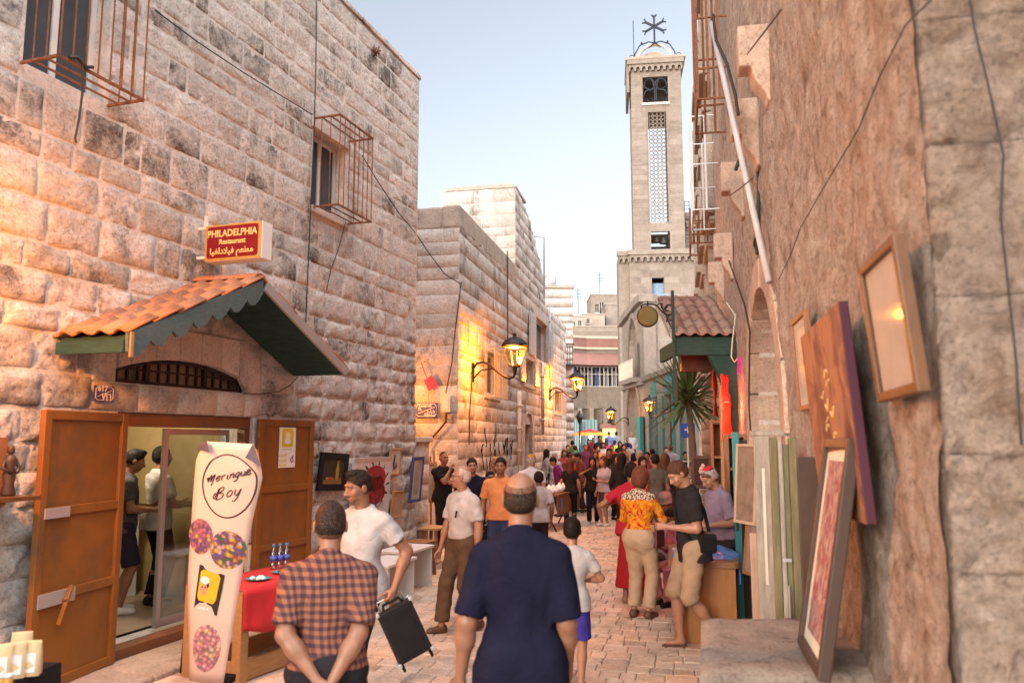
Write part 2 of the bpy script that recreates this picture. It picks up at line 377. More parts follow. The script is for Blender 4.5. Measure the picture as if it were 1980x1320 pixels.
def courses(z0, z1, keys, h, rnd):
    ks = sorted({z0, z1, *[k for k in keys if z0 < k < z1]}); out = []
    for a, b in zip(ks[:-1], ks[1:]):
        n = max(1, round((b - a) / h)); ws = [rnd.uniform(.72, 1.28) for _ in range(n)]; s = sum(ws); z = a
        for q in ws: out.append((z, z + (b - a) * q / s)); z += (b - a) * q / s
    return out
def lay(x0, x1, z0, z1, blocks, h, wr, rnd, keys=(), top=None):
    """rectangles of stones in courses, leaving out the blocks; top(x) = wall height there"""
    keys = list(keys) + [k for bl in blocks for k in bl[2:4]]; res = []
    # merge keys that are very near
    ks = []
    for k in sorted(keys):
        if not ks or k - ks[-1] > .12: ks.append(k)
    for a, b in courses(z0, z1, ks, h, rnd):
        segs = [(x0, x1)]
        for bl in blocks:
            if bl[3] > a + .03 and bl[2] < b - .03:
                ns = []
                for s, e in segs:
                    if bl[1] <= s or bl[0] >= e: ns.append((s, e)); continue
                    if bl[0] - s > .04: ns.append((s, bl[0]))
                    if e - bl[1] > .04: ns.append((bl[1], e))
                segs = ns
        for s, e in segs:
            x = s
            while x < e - .02:
                w_ = rnd.uniform(*wr)
                if e - (x + w_) < wr[0] * .6: w_ = e - x
                xe = min(x + w_, e)
                if top is None or top((x + xe) / 2) > b - .02: res.append((x, xe, a, b))
                elif top((x + xe) / 2) > a + .1: res.append((x, xe, a, top((x + xe) / 2)))
                x = xe
    return res
def set_stones(parent, wall, rects, material, limit=300, name='stone', bulge=lambda r: (.02, .015), wob=0.0, local=None, rest_name='stonework', nx=5, nz=3, sink=.002):
    """the stones that show largest become parts, the others one stuff part; local(x,y,z) maps wall coords to parent coords"""
    def area(r):
        ps = [proj(wall.world(u, 0, z)) for u, z in ((r[0], r[2]), (r[1], r[2]), (r[1], r[3]), (r[0], r[3]))]
        if any(p[0] < -9000 for p in ps): return 0
        cx = sum(p[0] for p in ps) / 4; cy = sum(p[1] for p in ps) / 4
        if not (-30 < cx < 2010 and -30 < cy < 1350): return 0
        return abs(sum(ps[i][0] * ps[(i + 1) % 4][1] - ps[(i + 1) % 4][0] * ps[i][1] for i in range(4))) / 2
    order = sorted(rects, key=area, reverse=True); rest = MB(); nrest = 0
    for k, r in enumerate(order):
        bl, am = bulge(r); one = k < limit and area(r) > 60
        mb = MB() if one else rest
        b0 = len(mb.v)
        stone_piece(mb, *r, bulge=bl, amp=am, seed=(k * 7.13) % 97, nx=nx if r[1] - r[0] > .25 else 3, nz=nz, sink=sink)
        if local: mb.v[b0:] = [local(*p) for p in mb.v[b0:]]
        if one: mb.build(name, material, parent, smooth=True)
        else: nrest += 1
    if nrest: stuff(rest.build(rest_name, material, parent, smooth=True))
    return min(limit, len(order))
# ================================================================ GROUND
ST = R(11.7)
def gz(x, y):  # the far square lies a little higher
    return 0.0 if y < 27 else min(.75, (y - 27) * .035)
g = MB(); xs = [-400, -60, -20, -9, 9, 25, 60, 400]; ys = [-60, 3, 27, 34, 41, 48.5, 70, 120, 900]
idx = {}
for j, y in enumerate(ys):
    for i, x in enumerate(xs): idx[i, j] = len(g.v); g.v.append((x, y, gz(x, y) - .012))
for j in range(len(ys) - 1):
    for i in range(len(xs) - 1): g.f.append((idx[i, j], idx[i + 1, j], idx[i + 1, j + 1], idx[i, j + 1])); g.m.append(0)
def far_paving():
    m, t, b = nodes('far_paving'); v = coords(t)
    mp = t.nodes.new('ShaderNodeMapping'); mp.inputs['Rotation'].default_value = (0, 0, ST); t.links.new(v, mp.inputs[0])
    br = t.nodes.new('ShaderNodeTexBrick'); br.inputs['Scale'].default_value = 1; br.inputs['Brick Width'].default_value = .24; br.inputs['Row Height'].default_value = .27; br.inputs['Mortar Size'].default_value = .012
    br.inputs['Color1'].default_value = (.34, .255, .20, 1); br.inputs['Color2'].default_value = (.29, .22, .18, 1); br.inputs['Mortar'].default_value = (.15, .115, .09, 1)
    t.links.new(mp.outputs[0], br.inputs['Vector'])
    c = mix(t, 1.0, br.outputs['Color'], ramp(t, noise(t, v, 1.2, 7, .7), [(.3, .75), (.75, 1.15)]), 'MULTIPLY')
    t.links.new(c, b.inputs['Base Color']); b.inputs['Roughness'].default_value = .55
    bump(t, b, br.outputs['Fac'], -.4, .01); return m
street = struct(g.build('street', far_paving()))
# joint bed and pavers laid one by one on the near stretch
pav_o = Vector((-1.5, 6.0, 0)); pd = Vector((math.cos(-ST), math.sin(-ST), 0)); pn = Vector((math.sin(ST), math.cos(ST), 0))
def pw(u, v, z=0): return pav_o + pd * u + pn * v + Vector((0, 0, z))
bed = MB(); bed.quad(pw(-5, -2.6, -.006), pw(5.4, -2.6, -.006), pw(5.4, 14.9, -.006), pw(-5, 14.9, -.006)); bed.build('paving_bed', M_joint, street)
prnd = random.Random(3); pav = []; v_ = -2.5
while v_ < 15:
    dv = prnd.uniform(.19, .25); u_ = -5 + prnd.uniform(0, .2)
    while u_ < 5.4:
        du = prnd.choice((.14, .17, .2, .23, .27)) * prnd.uniform(.95, 1.05); c_ = pw(u_ + du / 2, v_ + dv / 2)
        # keep to the open street between the walls
        if c_.x > (-5.85 + .3307 * c_.y + .72 if c_.y < 13.2 else -6 + .2071 * c_.y) and c_.x < .806 + .2071 * c_.y + .1: pav.append((u_, u_ + du, v_, v_ + dv))
        u_ += du
    v_ += dv
def pav_area(p):
    q = [proj(pw(a, b)) for a, b in ((p[0], p[2]), (p[1], p[2]), (p[1], p[3]), (p[0], p[3]))]
    cx = sum(a[0] for a in q) / 4; cy = sum(a[1] for a in q) / 4
    if not (560 < cx < 1400 and cy < 1330): return 0
    return abs(sum(q[i][0] * q[(i + 1) % 4][1] - q[(i + 1) % 4][0] * q[i][1] for i in range(4))) / 2
pav.sort(key=pav_area, reverse=True); rest = MB()
for k, p in enumerate(pav):
    mb = MB() if k < 300 else rest
    h = .004 + .006 * prnd.random(); g_ = .003; i_ = .012
    tl = [h + prnd.uniform(-.004, .004) for _ in range(4)]
    a, b, c, d = p; o8 = [(a + g_, c + g_), (b - g_, c + g_), (b - g_, d - g_), (a + g_, d - g_)]; i8 = [(a + i_, c + i_), (b - i_, c + i_), (b - i_, d - i_), (a + i_, d - i_)]
    vs = [pw(*q, -.012) for q in o8] + [pw(*q, tl[n] - .007) for n, q in enumerate(o8)] + [pw(*q, tl[n]) for n, q in enumerate(i8)]
    fs = [(8, 9, 10, 11)] + [(n, (n + 1) % 4, 4 + (n + 1) % 4, 4 + n) for n in range(4)] + [(4 + n, 4 + (n + 1) % 4, 8 + (n + 1) % 4, 8 + n) for n in range(4)]
    mb.add(vs, fs)
    if k < 300: mb.build('paver', M_paver, street)
stuff(rest.build('distant_pavers', M_paver, street))

# ================================================================ LEFT RESTAURANT BUILDING
W1 = Wall(-5.85, 0, 71.7)
b1 = thing('stone_house', 'big rough limestone house on the left with a tiled porch over its open shop door', 'building', W1.o, W1.a)
uC = W1.u(806, 0, 500); ZT = W1.z(806, 150)
dz0, dz1 = .10, 2.20
dx0, dx1 = W1.u(228, 0, 800), W1.u(489, 0, 800)
tx0, tx1 = W1.u(222, 0, 740), W1.u(474, 0, 740); tz0 = W1.z(222, 738); tz1 = W1.z(345, 692)
wAx0, wAx1, wAz0 = W1.u(48, 0, 60), W1.u(212, 0, 60), W1.z(48, 122); wAz1 = wAz0 + 1.7
wBx0, wBx1, wBz0, wBz1 = W1.u(604, 0, 330), W1.u(668, 0, 330), W1.z(604, 398), W1.z(604, 246)
XL = -1.2
print('B1', uC, ZT, dx0, dx1, tx0, tx1, tz0, tz1, wAx0, wAx1, wAz0, wBx0, wBx1, wBz0, wBz1)
body = MB()
holes_wall(body, XL, uC, -.3, ZT, [(dx0, dx1, dz0, dz1), (tx0, tx1, tz0, tz1 + .02), (wAx0, wAx1, wAz0, wAz1), (wBx0, wBx1, wBz0, wBz1)], .42, 0.0)
arch_fill(body, tx0, tx1, tz1 + .02, arch_pts(tx0, tx1, tz0, tz0 + .12, rise=tz1 - tz0 - .14), .42, 0.001)
body.box(uC - .42, uC - .001, .421, 5.5, -.3, ZT - .002); body.box(XL, XL + .4, .421, 5.5, -.3, ZT - .002)
body.box(XL, uC, 5.5, 5.9, -.3, ZT); body.box(XL + .41, uC - .43, .43, 5.49, 6.6, 6.8)
body.build('wall', M_mortar, b1)
# stones
r1 = random.Random(11)
surround = (dx0 - .32, dx1 + .12, .0, 3.02)
blocks = [surround, (wAx0 - .02, wAx1 + .02, wAz0 - .12, wAz1), (wBx0 - .02, wBx1 + .02, wBz0 - .06, wBz1 + .14)]
rects = lay(XL, uC - .01, 0.0, ZT, blocks, .285, (.20, .74), r1)
rects = [(a + r1.uniform(0, .006), b - r1.uniform(0, .006), c + r1.uniform(0, .008), d - r1.uniform(0, .008)) for a, b, c, d in rects]
def b1_bulge(r):
    z = (r[2] + r[3]) / 2; q = max(0, min(1, (4.6 - z) / 1.6))
    return (.007 + .024 * q * r1.uniform(.2, 1.5), .011 + .030 * q)
set_stones(b1, W1, rects, M_stone, 300, bulge=b1_bulge, rest_name='distant_stonework', nx=9, nz=6)
# dressed blocks round the shop door
def dress_block(x0, x1, z0, z1, out=.03):
    mb = MB(); stone_piece(mb, x0, x1, z0, z1, bulge=out, amp=.003, seed=r1.random() * 50, gap=.004); mb.build('dressed_block', M_dress, b1, smooth=True)
for x0, x1 in ((dx0 - .32, dx0), (dx1, dx1 + .12)):
    z = 0.0
    while z < 2.19:
        z2 = min(2.2, z + r1.uniform(.36, .48)); z2 = 2.2 if 2.2 - z2 < .15 else z2; dress_block(x0, x1, z, z2); z = z2
xx = dx0 - .32
while xx < dx1 + .11:
    x2 = min(dx1 + .12, xx + r1.uniform(.42, .6)); x2 = dx1 + .12 if dx1 + .12 - x2 < .2 else x2; dress_block(xx, x2, 2.2, tz0 - .005); xx = x2
dress_block(dx0 - .32, tx0, tz0 - .005, 3.02)
if dx1 + .12 - tx1 > .05: dress_block(tx1, dx1 + .12, tz0 - .005, 3.02)
arc = arch_pts(tx0, tx1, tz0, tz0 + .12, rise=tz1 - tz0 - .14)[1:]; vz = 3.02
for i in range(0, len(arc) - 1, 2):   # voussoirs of the flat arch
    a, b = arc[i], arc[min(i + 2, len(arc) - 1)]
    mb = MB(); p = [(b[0] + .004, b[1] + .004), (a[0] - .004, a[1] + .004), (a[0] - .004 + (a[0] - (tx0 + tx1) / 2) * .0, vz), (b[0] + .004, vz)]
    mb.prism([p[0], p[1], p[2], p[3]], -.034, .02); mb.build('voussoir', M_dress, b1, bevel=.006)
# capping course along the roof
x = XL; cap = []
while x < uC:
    x2 = min(uC + .03, x + r1.uniform(.5, .8)); mb = MB(); mb.box(x + .004, x2 - .004, -.02 - r1.uniform(0, .015), .5, ZT + .002, ZT + r1.uniform(.07, .10)); mb.build('coping_stone', M_stone, b1, bevel=.012); x = x2
# end face stones (seen from the side only)
# ---- porch roof over the shop door
pu = (dx0 + dx1) / 2; HW = 1.66; PO = .74; zr = 3.49; ze = 2.76
can = MB()
sl = (zr - ze) / HW
for s in (-1, 1):
    can.add([(pu, -PO, zr), (pu + s * HW, -PO, ze), (pu + s * HW, -.05, ze), (pu, -.05, zr), (pu, -PO, zr - .05), (pu + s * HW, -PO, ze - .05), (pu + s * HW, -.05, ze - .05), (pu, -.05, zr - .05)],
            [(0, 1, 2, 3), (4, 7, 6, 5), (0, 4, 5, 1), (1, 5, 6, 2), (2, 6, 7, 3)] if s > 0 else [(0, 3, 2, 1), (4, 5, 6, 7), (0, 1, 5, 4), (1, 2, 6, 5), (2, 3, 7, 6)])
porch = can.build('porch_roof', M_green, b1)
def bargeboard(s, y):
    # scalloped board along the gable: outline in (x,z)
    top = [(pu + s * HW * k, zr - (zr - ze) * k + .035) for k in (0, 1.02)]
    low = []; n = 7
    for i in range(n):
        for q, dz in ((0, .10), (.25, .155), (.5, .185), (.75, .17), (.97, .115)):
            k = (i + q) / n; low.append((pu + s * HW * k * 1.02, zr - (zr - ze) * k * 1.02 - dz))
    poly = top + low[::-1]
    area_ = sum(poly[i][0] * poly[(i + 1) % len(poly)][1] - poly[(i + 1) % len(poly)][0] * poly[i][1] for i in range(len(poly)))
    if area_ < 0: poly = poly[::-1]
    mb = MB(); mb.prism(poly, y - .03, y); return mb
bargeboard(-1, -PO - .002).build('bargeboard', M_greenboard, porch)
# hanging end board at the left eave, lower rail at the right eave
mb = MB(); mb.box(pu - HW - .02, pu - HW + .012, -PO - .05, -PO - .034, ze - .17, ze + .03); mb.build('eave_bracket', M_pine, porch)
mb = MB(); mb.box(pu - HW - .04, pu - HW - .005, -PO + .005, -.05, ze - .13, ze - .03); mb.build('fascia', M_green, porch)
mb = MB(); mb.bar((pu + .05, -PO - .02, zr - .02), (pu + HW, -PO - .02, ze - .02), .03, .10); mb.build('rafter', M_grey, porch)
# clay tiles on both slopes, one object each, sharing one mesh
def tile_mesh(name, wd, ln, m):
    mb = MB(); n = 8; V = []
    prof = [(-.5, 0), (-.36, -.006), (-.22, .0), (-.1, .022), (.05, .034), (.2, .024), (.34, .006), (.5, .0)]
    for yy, dz in ((0, 0), (ln, .0)):
        for px_, pz in prof: V.append((px_ * wd, yy, pz + dz))
        for px_, pz in prof: V.append((px_ * wd, yy, pz + dz - .016))
    F = []
    for i in range(n - 1):
        F.append((i, i + 1, 16 + i + 1, 16 + i)); F.append((8 + i + 1, 8 + i, 24 + i, 24 + i + 1)); F.append((i + 1, i, 8 + i, 8 + i + 1)); F.append((16 + i, 16 + i + 1, 24 + i + 1, 24 + i))
    F += [(0, 16, 24, 8), (7, 15, 31, 23)]
    mb.add(V, F); return mb.mesh(name, m, True)
tm = tile_mesh('roof_tile', .205, .36, M_clay)
for s in (-1, 1):
    L = math.hypot(HW, zr - ze); ang = math.atan2(zr - ze, HW)
    rows = 6
    for i in range(rows):
        for j in range(4):
            o = bpy.data.objects.new('roof_tile', tm); link(o, b1)
            d0 = L - i * L / rows + .05      # distance of the lower end from the ridge
            up = Vector((-s * math.cos(ang), 0, math.sin(ang))); yv = up; xv = Vector((0, 1 if s > 0 else -1, 0)); zv = xv.cross(yv)
            base = Vector((pu + s * math.cos(ang) * d0, -PO + .07 + j * .187 + r1.uniform(-.006, .006), zr - math.sin(ang) * d0 + .035 + .016))
            tilt = Matrix.Rotation(R(3.6), 4, 'X') @ Matrix.Rotation(R(r1.uniform(-2.6, 2.6)), 4, 'Z') @ Matrix.Rotation(R(r1.uniform(-2, 2)), 4, 'Y')
            o.matrix_local = Matrix.Translation(base) @ Matrix((xv, yv, zv)).transposed().to_4x4() @ tilt
for j in range(3):
    mb = MB(); pts = []
    for k in range(7):
        a = math.pi * k / 6; pts.append((math.cos(a) * .10, math.sin(a) * .06))
    poly = pts + [(p[0] * .82, p[1] * .78 - .004) for p in pts[::-1]]
    mb.prism(poly, 0, .29); o = mb.build('ridge_tile', M_clay, b1); o.location = (pu, -PO + .0 + j * .245, zr + .045 + .004 * j)
# ---- transom grille, inner lit room, door frame
mb = MB(); gy = .06
for i in range(14):
    x = tx0 + (tx1 - tx0) * (i + .5) / 14; c_ = (x - (tx0 + tx1) / 2) / ((tx1 - tx0) / 2); zt = tz0 + .10 + (tz1 - tz0 - .12) * (1 - c_ * c_)
    mb.box(x - .011, x + .011, gy - .012, gy + .012, tz0 + .0, zt)
mb.box(tx0, tx1, gy - .02, gy + .02, tz0, tz0 + .035); mb.box(tx0 + .08, tx1 - .08, gy - .009, gy + .009, tz0 + .13, tz0 + .148)
mb.box(tx0 + .40, tx0 + .44, gy - .02, gy + .02, tz0, tz1 - .03); mb.box(tx1 - .62, tx1 - .57, gy - .02, gy + .02, tz0, tz1 - .04)
mb.tube([(p[0], gy, p[1] - .02) for p in arc], .02, 6); mb.build('transom_grille', M_iron, b1)
mb = MB(); mb.prism(arch_pts(tx0, tx1, tz0, tz0 + .12, rise=tz1 - tz0 - .14), .14, .146); mb.build('dimming_pane', mat('dimming_glass', (.26, .215, .155), .35, 0, .55, 3, .05), b1)  # opaque beige pane added to hold back the room's yellow glow
mb = MB(); fy = .03
mb.box(dx0, dx1, fy, fy + .10, dz1 - .13, dz1 - .005); mb.box(dx0, dx0 + .07, fy, fy + .1, dz0, dz1 - .131); mb.box(dx1 - .09, dx1, fy, fy + .1, dz0, dz1 - .131); mb.box(dx0, dx1, -.03, fy + .12, dz0 - .07, dz0 + .035)
mb.build('door_frame', M_doorframe, b1, bevel=.008)
room = MB(); ra, rb, rd = dx0 - .7, dx1 + .55, 2.7
room.quad((ra, .43, dz0 + .02), (rb, .43, dz0 + .02), (rb, rd, dz0 + .02), (ra, rd, dz0 + .02)); room.build('shop_floor', M_tilefloor, b1)
room = MB(); room.quad((ra, rd, dz0), (rb, rd, dz0), (rb, rd, 3.1), (ra, rd, 3.1)); room.quad((ra, .43, dz0), (ra, rd, dz0), (ra, rd, 3.1), (ra, .43, 3.1)); room.quad((rb, rd, dz0), (rb, .43, dz0), (rb, .43, 3.1), (rb, rd, 3.1))
room.quad((ra, rd, 3.1), (rb, rd, 3.1), (rb, .43, 3.1), (ra, .43, 3.1)); room.build('shop_wall', M_yellow, b1)
sh = MB()
for z in (1.95, 2.08): sh.box(ra + .02, rb - .02, rd - .35, rd - .02, z, z + .035)
sh.build('wall_shelf', M_cream, b1)
for k in range(16):
    x = ra + .15 + k * .2; mb = MB(); h_ = r1.uniform(.1, .28); mb.box(x, x + r1.uniform(.08, .17), rd - .3, rd - .08, 2.116, 2.116 + h_); o = mb.build('goods_box', (M_cream, M_darkwood, M_pine, M_grey, M_wood)[k % 5], b1)
for z, n_ in ((1.15, 9), (1.5, 9)):
    mb = MB(); mb.box(ra + .02, rb - .02, rd - .3, rd - .02, z, z + .03); mb.build('wall_shelf', M_wood, b1)
    for k in range(n_): x = ra + .2 + k * .36; mb = MB(); mb.lathe([(.06, 0), (.07, .03), (.07, .16), (.05, .2), (.055, .22)], 8, (x, rd - .16, z + .031)); mb.build('jar', (M_cream, M_darkwood, M_oak)[k % 3], b1, smooth=True)
mb = MB()
for k in range(7):
    a = ra + .25 + k * .33; mb.tube([(a, rd - .36, 1.95 + .04 * math.sin(k)), (a + .1, rd - .38, 1.85), (a + .22, rd - .37, 1.88), (a + .33, rd - .36, 1.95 + .04 * math.sin(k + 1))], .008, 5)
mb.build('hanging_cable', M_cable, b1)
ld = bpy.data.lights.new('shop_light', 'POINT'); ld.energy = 17; ld.color = (1, .84, .62); ld.shadow_soft_size = .12
lo = bpy.data.objects.new('shop_light', ld); link(lo, b1); lo.location = (pu + .2, 1.2, 2.3)
t = thing('ceiling_lamp', 'small round shop lamp hanging from the ceiling inside the doorway', 'lamp', W1.world(pu + .2, -1.2, 2.42)); mb = MB(); mb.lathe([(.02, .06), (.06, .05), (.075, 0.035), (.02, .02)], 12); mb.build('shade', M_whitepaint, t, smooth=True); mb = MB(); mb.tube([(0, 0, .06), (0, 0, .66)], .006, 5); mb.build('flex', M_cable, t)
# counter with jars in the shop
ctr = thing('shop_counter', 'white shop counter with a display top inside the lit doorway', 'counter', mat=b1.matrix_world @ Matrix.Identity(4) if False else Matrix.LocRotScale(W1.world(0, 0, 0), Euler((0, 0, W1.a)), None))
mb = MB(); mb.box(pu + .0, pu + 1.25, 1.75, 2.3, dz0 + .02, dz0 + 1.0); mb.build('cabinet', M_white, ctr, bevel=.01)
mb = MB(); mb.box(pu - .04, pu + 1.28, 1.70, 2.33, dz0 + 1.002, dz0 + 1.04); mb.build('worktop', M_oak, ctr)
mb = MB(); mb.box(pu + .1, pu + 1.2, 1.78, 2.28, dz0 + 1.3, dz0 + 1.32); mb.box(pu + .1, pu + .115, 1.78, 2.28, dz0 + 1.042, dz0 + 1.299); mb.box(pu + 1.185, pu + 1.2, 1.78, 2.28, dz0 + 1.042, dz0 + 1.299); mb.build('display_case', M_cream, ctr)
for k in range(4):
    mb = MB(); mb.lathe([(.05, 0), (.055, .02), (.055, .13), (.03, .16), (.035, .18)], 10); o = mb.build('glass_jar', M_cream, None, smooth=True, loc=W1.world(pu + .28 + k * .22, -2.0, dz0 + 1.321)); tag(o, ('pale jar at the left end of the shop display case', 'second pale jar from the left on the shop display case', 'third pale jar from the left on the shop display case', 'pale jar at the right end of the shop display case')[k], 'jar', 'jars on the display case')
# sliding glass door leaf inside the frame
sd_ = thing('glass_door', 'aluminium framed sliding glass door half open behind the banner', 'door', mat=Matrix.LocRotScale(W1.world(0, 0, 0), Euler((0, 0, W1.a)), None))
ga, gb = W1.u(322, -.2), dx1 - .1; y = .22
for x0, x1, z0, z1 in ((ga, ga + .06, dz0 + .04, 2.06), (gb - .06, gb, dz0 + .04, 2.06), (ga + .0601, gb - .0601, 2.0, 2.06), (ga + .0601, gb - .0601, dz0 + .04, dz0 + .12)):
    mb = MB(); mb.box(x0, x1, y, y + .04, z0, z1); mb.build('frame_rail', M_alu, sd_, bevel=.004)
mb = MB(); mb.box(ga + .06, gb - .06, y + .017, y + .023, dz0 + .12, 2.0); mb.build('pane', M_glass, sd_)
# ---- two painted door leaves, opened flat against the wall
def leaf(label, hinge, sgn, ang, latch):
    t = thing('shop_door', label, 'door', mat=Matrix.LocRotScale(W1.world(hinge, .06, dz0 - .04), Euler((0, 0, W1.a + (R(ang) if sgn < 0 else -R(ang)))), None))
    wd, ht = 1.0, 2.12; x0, x1 = (-wd, 0) if sgn < 0 else (0, wd); zs = [0, .62, 1.05, 1.52, ht]
    mb = MB(); mb.box(x0 + .07, x1 - .07, -.022, -.004, .06, ht - .06); mb.build('panel', M_door, t)
    for a, b in ((x0, x0 + .075), (x1 - .075, x1)):
        mb = MB(); mb.box(a, b, -.05, 0, 0, ht); mb.build('stile', M_door, t, bevel=.006)
    for k, z in enumerate((0.0, .66, 1.30, ht - .075)):
        mb = MB(); mb.box(x0 + .0751, x1 - .0751, -.045, -.0, z, z + .075); mb.build('rail', M_door, t, bevel=.006)
    if latch:
        mb = MB(); mb.box(x0 + .05, x0 + .32, -.062, -.0505, 1.29, 1.37); mb.box(x0 + .04, x0 + .44, -.062, -.0505, .63, .735); mb.build('lock_plate', M_grey, t, bevel=.003)
        mb = MB(); mb.bar((x0 + .36, -.085, .76), (x0 + .24, -.085, .48), .035, .02); mb.tube([(x0 + .30, -.063, .66), (x0 + .30, -.10, .66)], .012, 6); mb.build('latch_handle', M_door, t, bevel=.003)
    else:
        mb = MB()
        for z in (.35, 1.2, 1.8): mb.tube([(x1 - .005, -.02, z), (x1 - .005, -.02, z + .12)], .014, 8)
        mb.build('hinge', M_grey, t)
    return t
leaf('orange brown panelled door leaf with an iron latch, folded back at far left', dx0 + .01, -1, 9, True)
dl = leaf('brown panelled door leaf with a white poster, folded back right of the doorway', dx1 - .01, 1, 4, False)
# ---- doorstep slabs
step = thing('doorstep', 'long worn stone step below the open shop door', 'step', W1.o, W1.a)
x = -.5
while x < 9.9:
    x2 = x + r1.uniform(.8, 1.3); mb = MB()
    mb.prism_z([(x + .004, -.70 + r1.uniform(-.015, .015)), (x2 - .004, -.70 + r1.uniform(-.015, .015)), (x2 - .004, -.04), (x + .004, -.04)], -.05, .055 + r1.uniform(0, .01)); mb.build('slab', M_step, step, bevel=.02); x = x2
# ---- windows with rusty cages
def casement(parent, x0, x1, z0, z1, depth=.16):
    mb = MB()
    for a, b, c, d in ((x0, x0 + .05, z0, z1), (x1 - .05, x1, z0, z1), (x0 + .051, x1 - .051, z1 - .05, z1), (x0 + .051, x1 - .051, z0, z0 + .05), ((x0 + x1) / 2 - .03, (x0 + x1) / 2 + .03, z0 + .051, z1 - .051)):
        mb.box(a, b, depth, depth + .05, c, d)
    fr = mb.build('window_frame', M_whitepaint, parent, bevel=.004)
    for a, b in ((x0 + .05, (x0 + x1) / 2 - .03), ((x0 + x1) / 2 + .03, x1 - .05)):
        mb = MB(); mb.box(a, b, depth + .02, depth + .028, z0 + .05, z1 - .05); mb.build('pane', M_glass_dark, fr)
    return fr
casement(b1, wAx0, wAx1, wAz0, wAz1); casement(b1, wBx0, wBx1, wBz0, wBz1)
mb = MB(); mb.box(wBx0 - .05, wBx1 + .05, -.05, .2, wBz0 - .09, wBz0 - .004); mb.build('window_sill', M_dress, b1, bevel=.01)
mb = MB(); mb.box(wBx0 - .06, wBx1 + .06, -.03, .05, wBz1 + .004, wBz1 + .15); mb.build('lintel', M_dress, b1, bevel=.01)
def cage(label, x0, x1, z0, z1, o, nb, rails, wall=W1, material=M_rust, r=.0072):
    t = thing('window_cage', label, 'window grille', wall.o, wall.a); mb = MB(); f = r * 1.5
    for z in rails:
        mb.bar((x0, -.01, z), (x0, -o, z), f * 2); mb.bar((x1, -.01, z), (x1, -o, z), f * 2); mb.bar((x0 - f, -o, z), (x1 + f, -o, z), f * 2)
        if z in (z0, z1):
            for k in range(1, 3): mb.bar((x0, -o * k / 3, z), (x1, -o * k / 3, z), f * 1.4)
        mb.build('cage_frame', material, t); mb = MB()
    for k in range(nb + 1):
        x = x0 + (x1 - x0) * k / nb; mb = MB(); mb.tube([(x, -o - .004, z0 - .02), (x, -o - .004, z1 + .02)], r, 6); mb.build('bar', material, t)
    for x in (x0, x1):
        for k in (1, 2):
            mb = MB(); mb.tube([(x, -o * k / 3, z0), (x, -o * k / 3, z1)], r * .9, 6); mb.build('bar', material, t)
    return t
cA = cage('large rusty window cage at the top left corner, a black cord tied to its base', wAx0 - .02, wAx1 + .02, wAz0 - .02, wAz1, .40, 7, [wAz0 - .02, wAz1])
cage('smaller rusty box cage over the upper window near the house corner', wBx0 - .02, wBx1 + .02, wBz0 - .03, wBz1 + .12, .40, 7, [wBz0 - .03, wBz1 + .12])
mb = MB(); u0 = wAx0 + .18; mb.tube([(u0 - .12, -.415, wAz0), (u0 - .05, -.42, wAz0 + .03), (u0 + .03, -.42, wAz0 - .01), (u0 + .1, -.42, wAz0 + .02)], .016, 6); mb.tube([(u0, -.42, wAz0), (u0 + .01, -.43, wAz0 - .2), (u0 - .005, -.43, wAz0 - .45), (u0 - .03, -.43, wAz0 - .62), (u0 - .02, -.43, wAz0 - .66)], .009, 6)
mb.build('tied_cord', M_cable, cA)
# ---- projecting restaurant sign
FONT = None
def text_mesh(body, size, material, name, parent, M, depth=.002, align='CENTER', bold=0.0, xs=1.0):
    cu = bpy.data.curves.new('t', 'FONT'); cu.body = body; cu.size = size; cu.align_x = align; cu.align_y = 'CENTER'; cu.extrude = depth; cu.offset = bold; cu.resolution_u = 3
    to = bpy.data.objects.new('t', cu); C.objects.link(to)
    dg = bpy.context.evaluated_depsgraph_get(); dg.update(); me = bpy.data.meshes.new_from_object(to.evaluated_get(dg)); bpy.data.objects.remove(to); bpy.data.curves.remove(cu)
    me.materials.clear(); me.materials.append(material)
    o = bpy.data.objects.new(name, me); link(o, parent); o.matrix_local = M @ Matrix.Diagonal((xs, 1, 1, 1)); return o
su0 = 0
Yw = 8.02 / .9494; S_u = W1.u(375, 0, 430)
sg_u = S_u + .045; sgz = W1.z(392, 470, .12)
sg = thing('restaurant_sign', 'red box sign with gold letters projecting from the rough wall above the porch', 'sign', mat=Matrix.LocRotScale(W1.world(sg_u, .12, sgz), Euler((0, 0, W1.a - R(90))), None))
# local x = out from the wall, local y = along the wall, face towards -y
sw, shh, sdp = .67, .375, .17
mb = MB(); mb.box(0, sw, 0, sdp, -shh / 2, shh / 2); mb.build('box', M_white, sg, bevel=.006)
mb = MB(); mb.box(.004, sw - .004, -.012, -.001, -shh / 2 + .004, shh / 2 - .004); mb.build('gold_frame', mat('gold_rim', (.42, .27, .08), .45), sg, bevel=.004)
def rrect(x0, x1, z0, z1, r, n=5):
    P = []
    for cx, cz, a0 in ((x0 + r, z0 + r, 180), (x1 - r, z0 + r, 270), (x1 - r, z1 - r, 0), (x0 + r, z1 - r, 90)):
        for i in range(n + 1): a = R(a0 + 90 * i / n); P.append((cx + r * math.cos(a), cz + r * math.sin(a)))
    return P
mb = MB(); mb.prism(rrect(.03, sw - .035, -shh / 2 + .028, shh / 2 - .025, .03), -.018, -.0121); mb.build('face', M_signred, sg)
FR = Matrix.Rotation(R(90), 4, 'X')
def T(x, y, z): return Matrix.Translation((x, y, z))
text_mesh('PHILADELPHIA', .098, M_gold, 'lettering', sg, T(sw / 2 - .005, -.0205, .085) @ FR, bold=.0022, xs=.92)
text_mesh('Restaurant', .072, M_gold, 'lettering', sg, T(sw / 2, -.0205, .0) @ FR, bold=.0018)
